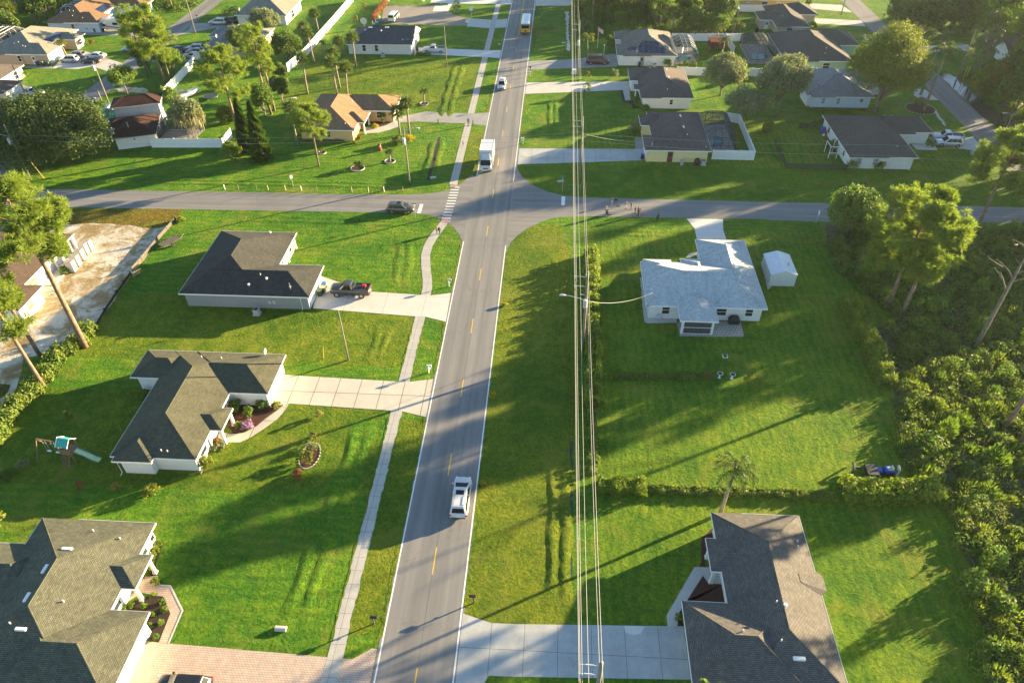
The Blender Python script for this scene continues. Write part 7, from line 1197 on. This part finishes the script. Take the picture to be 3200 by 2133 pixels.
# hose reel, boards, birdbaths, bird table, garden odds
def birdbath(label, b): root = thing('birdbath', label, 'birdbath', b); m = MB(); m.tube([(0, 0, 0), (0, 0, .1), (0, 0, .6)], [.2, .1, .08], 10); m.build('pedestal', PLW, root); m = MB(); m.tube([(0, 0, .6), (0, 0, .72)], [.15, .36], 14); m.build('bowl', PLW, root); m = MB(); m.tube([(0, 0, .715), (0, 0, .725)], .3, 14); m.build('water', WT, root)
birdbath('white birdbath on the grass line left of the clipped bush', Q('k', 1692, 338)); birdbath('grey birdbath nearer the clipped bush on the grass line', Q('k', 1795, 345))
root = thing('bird_table', 'white framed bird feeder on a thin post in the back lawn', 'bird feeder', Q('k', 1722, 240)); m = MB(); m.tube([(0, 0, 0), (0, 0, 1.5)], .03, 6); m.build('post', PLG, root); m = MB(); m.box(-.3, -.25, 1.5, .3, .25, 1.54); [m.box(x, y, 1.54, x+.04, y+.04, 1.8) for x in (-.3, .26) for y in (-.25, .21)]; m.build('tray', PLW, root); m = MB(); m.box(-.2, -.15, 1.55, .2, .15, 1.62); m.build('seed', PLK, root)
b_ = Q('l', 830, 1130); root = thing('garden_cart', 'black tipping cart standing at the end of the lawn by the thick hedge', 'cart', b_); m = MB(); m.loft([[(-.6, -.75, z), (.6-(.9-z)*.2, -.75, z), (.6-(.9-z)*.2, .75, z), (-.6, .75, z)] for z in (.35, .9)]); m.build('tub', PLK, root); m = MB(); m.box(-.52, -.68, .8, .5, .68, .905); m.build('tub_inside', GRL, root)
for s in (-1, 1): m = MB(); m.tube([(0, s*.75, .25), (0, s*.88, .25)], .25, 12); m.build('wheel', RUB, root)
b_ = Q('l', 915, 1115); root = thing('riding_mower', 'blue riding mower hitched behind the black cart', 'mower', b_); m = MB(); m.box(-.75, -.35, .3, .1, .35, .62); m.box(.3, -.42, .3, 1.25, .42, .75); m.build('bonnet', PLB, root, bevel=.06); m = MB(); m.box(.55, -.28, .75, 1.05, .28, .8); m.box(1.0, -.28, .75, 1.1, .28, 1.1); m.build('seat', GALV, root, bevel=.03); m = MB(); m.box(.0, -.5, .12, 1., .5, .3); m.build('deck', PLK, root); m = MB(); m.tube([(.1, 0, .6), (.35, 0, 1.0)], .03, 6); m.build('steering_column', PLK, root)
for x, rr in ((-.5, .2), (1.0, .3)):
    for s in (-1, 1): m = MB(); m.tube([(x, s*.3, rr), (x, s*.48, rr)], rr, 14); m.build('wheel', RUB, root)
for lb, k, x, y, mt_ in (('rusty brown engine hoist frame left of the black cart', 'l', 680, 1095, WDD), ('grey curved metal leaning at the right of the blue mower', 'l', 1050, 1115, ACM)): m = MB(); m.tube([(-.3, -.7, .05), (0, -.3, .7), (.1, .3, .8), (.35, .8, .2)], .12, 6); m.tube([(0, 0, .5), (.9, 0, .5)] if mt_ is WDD else [(0, 0, .5), (.1, .2, .6)], .14, 6); o = m.build('scrap_frame', mt_); tag(o, lb, 'scrap'); o.location = (*Q(k, x, y), 0)
# stacked block pallets at the site
GP = 'hollow block stacks beside the unfinished house'
for i, (x, y) in enumerate(((1240, 1530), (1310, 1440), (1385, 1340), (1445, 1240), (1515, 1190))):
    root = thing('block_stack', ('nearest stack of pale hollow blocks on the sand', 'second stack of pale hollow blocks from the camera', 'middle stack of pale hollow blocks', 'fourth stack of pale hollow blocks, near the porch posts', 'furthest stack of pale hollow blocks by the porch post')[i], 'block stack', Q('O', x-30, y+20), 0, GP); m = MB(); m.box(-.65, -.42, .1, .45, .42, 1.8); m.build('blocks', CO, root)
    m = MB(); [m.box(-.6+a*.17, -.38+b_*.2, 1.8, -.5+a*.17, -.25+b_*.2, 1.806) for a in range(6) for b_ in range(4)]; m.build('core_holes', BRK, root); m = MB(); [m.box(-.65, y_, 0, .45, y_+.1, .1) for y_ in (-.42, -.05, .32)]; m.build('pallet', WDD, root)
m = MB(); [m.box(x, -.03, 0, x+.08, .03, 1.2) for x in np.arange(0, 1.3, .3)]; [m.box(0, -.035, z, 1.28, .035, z+.08) for z in (.1, .4, .7, 1.05)]; o = m.build('lattice_crate', PLT); tag(o, 'pale wooden lattice panel leaning at the silt fence corner', 'lattice'); o.location = (*Q('e', 1085, 825), 0); o.rotation_euler = (.5, 0, 1.0)
# flags, statue, odds
def flag(label, b, h, c2, name='flagpole'):
    root = thing(name, label, 'flagpole', b); m = MB(); m.tube([(0, 0, 0), (0, 0, h)], .05, 6); m.build('pole', PLW, root); 
    for i in range(7): m = MB(); m.loft([[(.06+x, .08*math.sin(x*5), h-.25-.14*i-x*.5), (.06+x, .08*math.sin(x*5), h-.39-.14*i-x*.5), (.08+x, .02+.08*math.sin(x*5), h-.39-.14*i-x*.5), (.08+x, .02+.08*math.sin(x*5), h-.25-.14*i-x*.5)] for x in np.linspace(0, 1.1, 7)]); m.build('stripe', c2 if i % 2 == 0 else PLW, root)
flag('flagpole with a drooping red and white flag by the solar-panel house', Q('H', 88, 372), 5.2, PLR); b_ = (-31.4, 146.0); flag('flag hanging at the right corner of the orange house', b_, 3., PLR); flag('flagpole with a red flag by the pine group at the top left', Q('B', 235, 200), 6, PLR)
root = thing('totem_statue', 'red and cream carved garden figure on the corner lawn', 'statue', Q('G', 1505, 1150)); 
for z0, z1, r1, r2, mt_, nm in ((0, .35, .38, .34, WDR, 'base'), (.35, .75, .32, .3, PLR, 'lower_figure'), (.75, 1.1, .22, .26, PLT, 'upper_figure'), (1.1, 1.45, .28, .24, WDR, 'head')): m = MB(); m.tube([(0, 0, z0), (0, 0, (z0+z1)/2), (0, 0, z1)], [r1, (r1+r2)/2*1.12, r2], 10); m.build(nm, mt_, root)
for lb, k, x, y, R, h_ in (('white kerb ring round the sago palm', 'b', 832, 1375, 1.25, .18), ('stone ring round the upright shrub on the corner lawn', 'b', 540, 1248, .75, .15), ('white ring round the small bottle palm', 'b', 1095, 1318, .95, .15), ('brick ring round the multi-stem palm', 'b', 1375, 848, .9, .15), ('pink edging round the island bed', 'j', 440, 975, 1.1, .07), ('stone ring round the royal palms', 'd', 1245, 890, 3.0, .15)):
    c = Q(k, x, y); sc_ = 1.7 if 'island' in lb else 1; m = MB(); n = 26; [m.box(R*math.cos(t)-.13, R*sc_*math.sin(t)-.05, 0, R*math.cos(t)+.13, R*sc_*math.sin(t)+.05, h_, rot=t+math.pi/2) for t in np.linspace(0, 2*math.pi, n, endpoint=False)]; o = m.build('garden_edging', CO); tag(o, lb, 'edging'); o.location = (*c, 0); sheet('mulch_bed', [(c[0]+R*.92*math.cos(t), c[1]+R*.92*sc_*math.sin(t)) for t in np.linspace(0, 2*math.pi, 20, endpoint=False)], .01, MU)
m = MB(); m.tube([(-.5, 0, .12), (.5, 0, .12)], .25, 12); o = m.build('culvert_end', CO); tag(o, 'pale culvert pipe end sunk in the lower lawn', 'pipe'); o.location = (*Q('n', 205, 1130), 0)
for i, (k, x, y, lb, c) in enumerate((('b', 1450, 1455, 'white concrete culvert mouth on the corner lawn', CO), ('g', 400, 48, 'white concrete culvert mouth by the green street sign', CO), ('b', 310, 808, 'small white bench on the lawn behind the orange house', PLW), ('P', 2060, 1062, 'pale culvert mouth on the shaded verge at the top', CO), ('c', 507, 605, 'white utility box standing on the strip of lawn', PLW), ('b', 1660, 515, 'dark drain riser in the swale by the white pickup drive', GRL))): m = MB(); m.box(-.5, -.25, 0, .5, .25, .25 if i not in (4,) else 1.1); m.box(-.6, -.3, 0, -.5, .3, .3); o = m.build(('culvert_headwall', 'culvert_headwall', 'bench', 'culvert_headwall', 'utility_box', 'drain_riser')[i], c, bevel=.03); tag(o, lb, ('culvert', 'culvert', 'bench', 'culvert', 'utility box', 'drain')[i]); o.location = (*Q(k, x, y), 0); o.rotation_euler = (0, 0, .3)
for i, (k, x, y, lb) in enumerate((('C', 390, 100, 'white wheel stop at the far left of the gravel lot'), ('C', 585, 100, 'white wheel stop at the back of the gravel lot'), ('C', 1185, 97, 'white wheel stop on the paved bay of the gravel lot'), ('C', 620, 398, 'grey wheel stop along the front of the gravel lot'), ('C', 850, 398, 'grey wheel stop in the middle of the gravel lot front'), ('C', 1050, 398, 'grey wheel stop at the right of the gravel lot front'))): m = MB(); m.box(-.9, -.08, 0, .9, .08, .13); o = m.build('wheel_stop', CO, bevel=.02); tag(o, lb, 'wheel stop'); o.location = (*Q(k, x, y), 0)
for i, (k, x, y, lb) in enumerate((('C', 330, 35, 'white garden seat left at the top edge'), ('C', 910, 35, 'white garden seat right at the top edge'), ('C', 95, 405, 'white lawn chair fallen by the reddish shrubs'), ('C', 145, 385, 'white lawn chair next to the dark blue bin'), ('C', 180, 300, 'white lawn chair behind the reddish shrubs'))):
    root = thing('garden_chair', lb, 'chair', Q(k, x, y), i*.7); m = MB(); m.box(-.3, -.3, .4, .3, .3, .46); m.build('seat', PLW, root); m = MB(); m.box(-.3, .26, .46, .3, .32, 1.); m.build('backrest', PLW, root)
    for a in (-.26, .26):
        for c in (-.26, .26): m = MB(); m.box(a-.03, c-.03, 0, a+.03, c+.03, .4); m.build('leg', PLW, root)
root = thing('garden_lamp', 'white globe lamp post beside the maroon van', 'lamp post', Q('H', 190, 500)); m = MB(); m.tube([(0, 0, 0), (0, 0, 2.4)], .06, 8); m.build('post', PLW, root); m = MB(); m.tube([(0, 0, 2.4), (0, 0, 2.5), (0, 0, 2.7), (0, 0, 2.8)], [.08, .2, .2, .06], 12); m.build('globe', PLW, root, smooth=True)
root = thing('trampoline', 'low round trampoline in the shade right of the boat', 'trampoline', Q('F', 1880, 300)); m = MB(); m.tube([(0, 0, .5), (0, 0, .55)], 1.5, 20); m.build('mat', GRL, root); m = MB(); m.tube([(1.55*math.cos(t), 1.55*math.sin(t), .52) for t in np.linspace(0, 2*math.pi, 21)], .08, 5); m.build('rim', PLG, root)
for a in range(4): m = MB(); m.box(1.5*math.cos(a*1.57)-.03, 1.5*math.sin(a*1.57)-.03, 0, 1.5*math.cos(a*1.57)+.03, 1.5*math.sin(a*1.57)+.03, .5); m.build('leg', GALV, root)
for lb, k, x, y, mt_ in (('red and blue toy pile by the wall of the white corner house', 'd', 455, 1090, PLB), ): 
    root = thing('toy_pile', lb, 'toys', Q(k, x, y)); m = MB(); m.box(-.5, 0, 0, .3, 1., 1.1); m.build('blue_bundle', PLB, root, bevel=.15); m = MB(); m.box(-.1, -.9, 0, .6, -.1, .8); m.build('red_bundle', PLR, root, bevel=.15); m = MB(); m.box(-.6, -1.3, 0, -.2, -1., .4); m.build('white_bucket', PLW, root)
# ------------------------------------------------------------------ air
mb = MB(); mb.box(-500, -120, -1.2, 500, 700, 66.); hz = mb.build('haze', None); hz.data.materials.clear()
hm = bpy.data.materials.new('haze_air'); hm.use_nodes = True; n = hm.node_tree; n.nodes.remove(n.nodes['Principled BSDF']); pv = n.nodes.new('ShaderNodeVolumePrincipled'); pv.inputs['Color'].default_value = (.86, .93, .95, 1); pv.inputs['Density'].default_value = HAZE = .00007; pv.inputs['Anisotropy'].default_value = .45
n.links.new(pv.outputs[0], n.nodes['Material Output'].inputs['Volume']); hz.data.materials.append(hm); tag(hz, None, None, None, 'stuff')
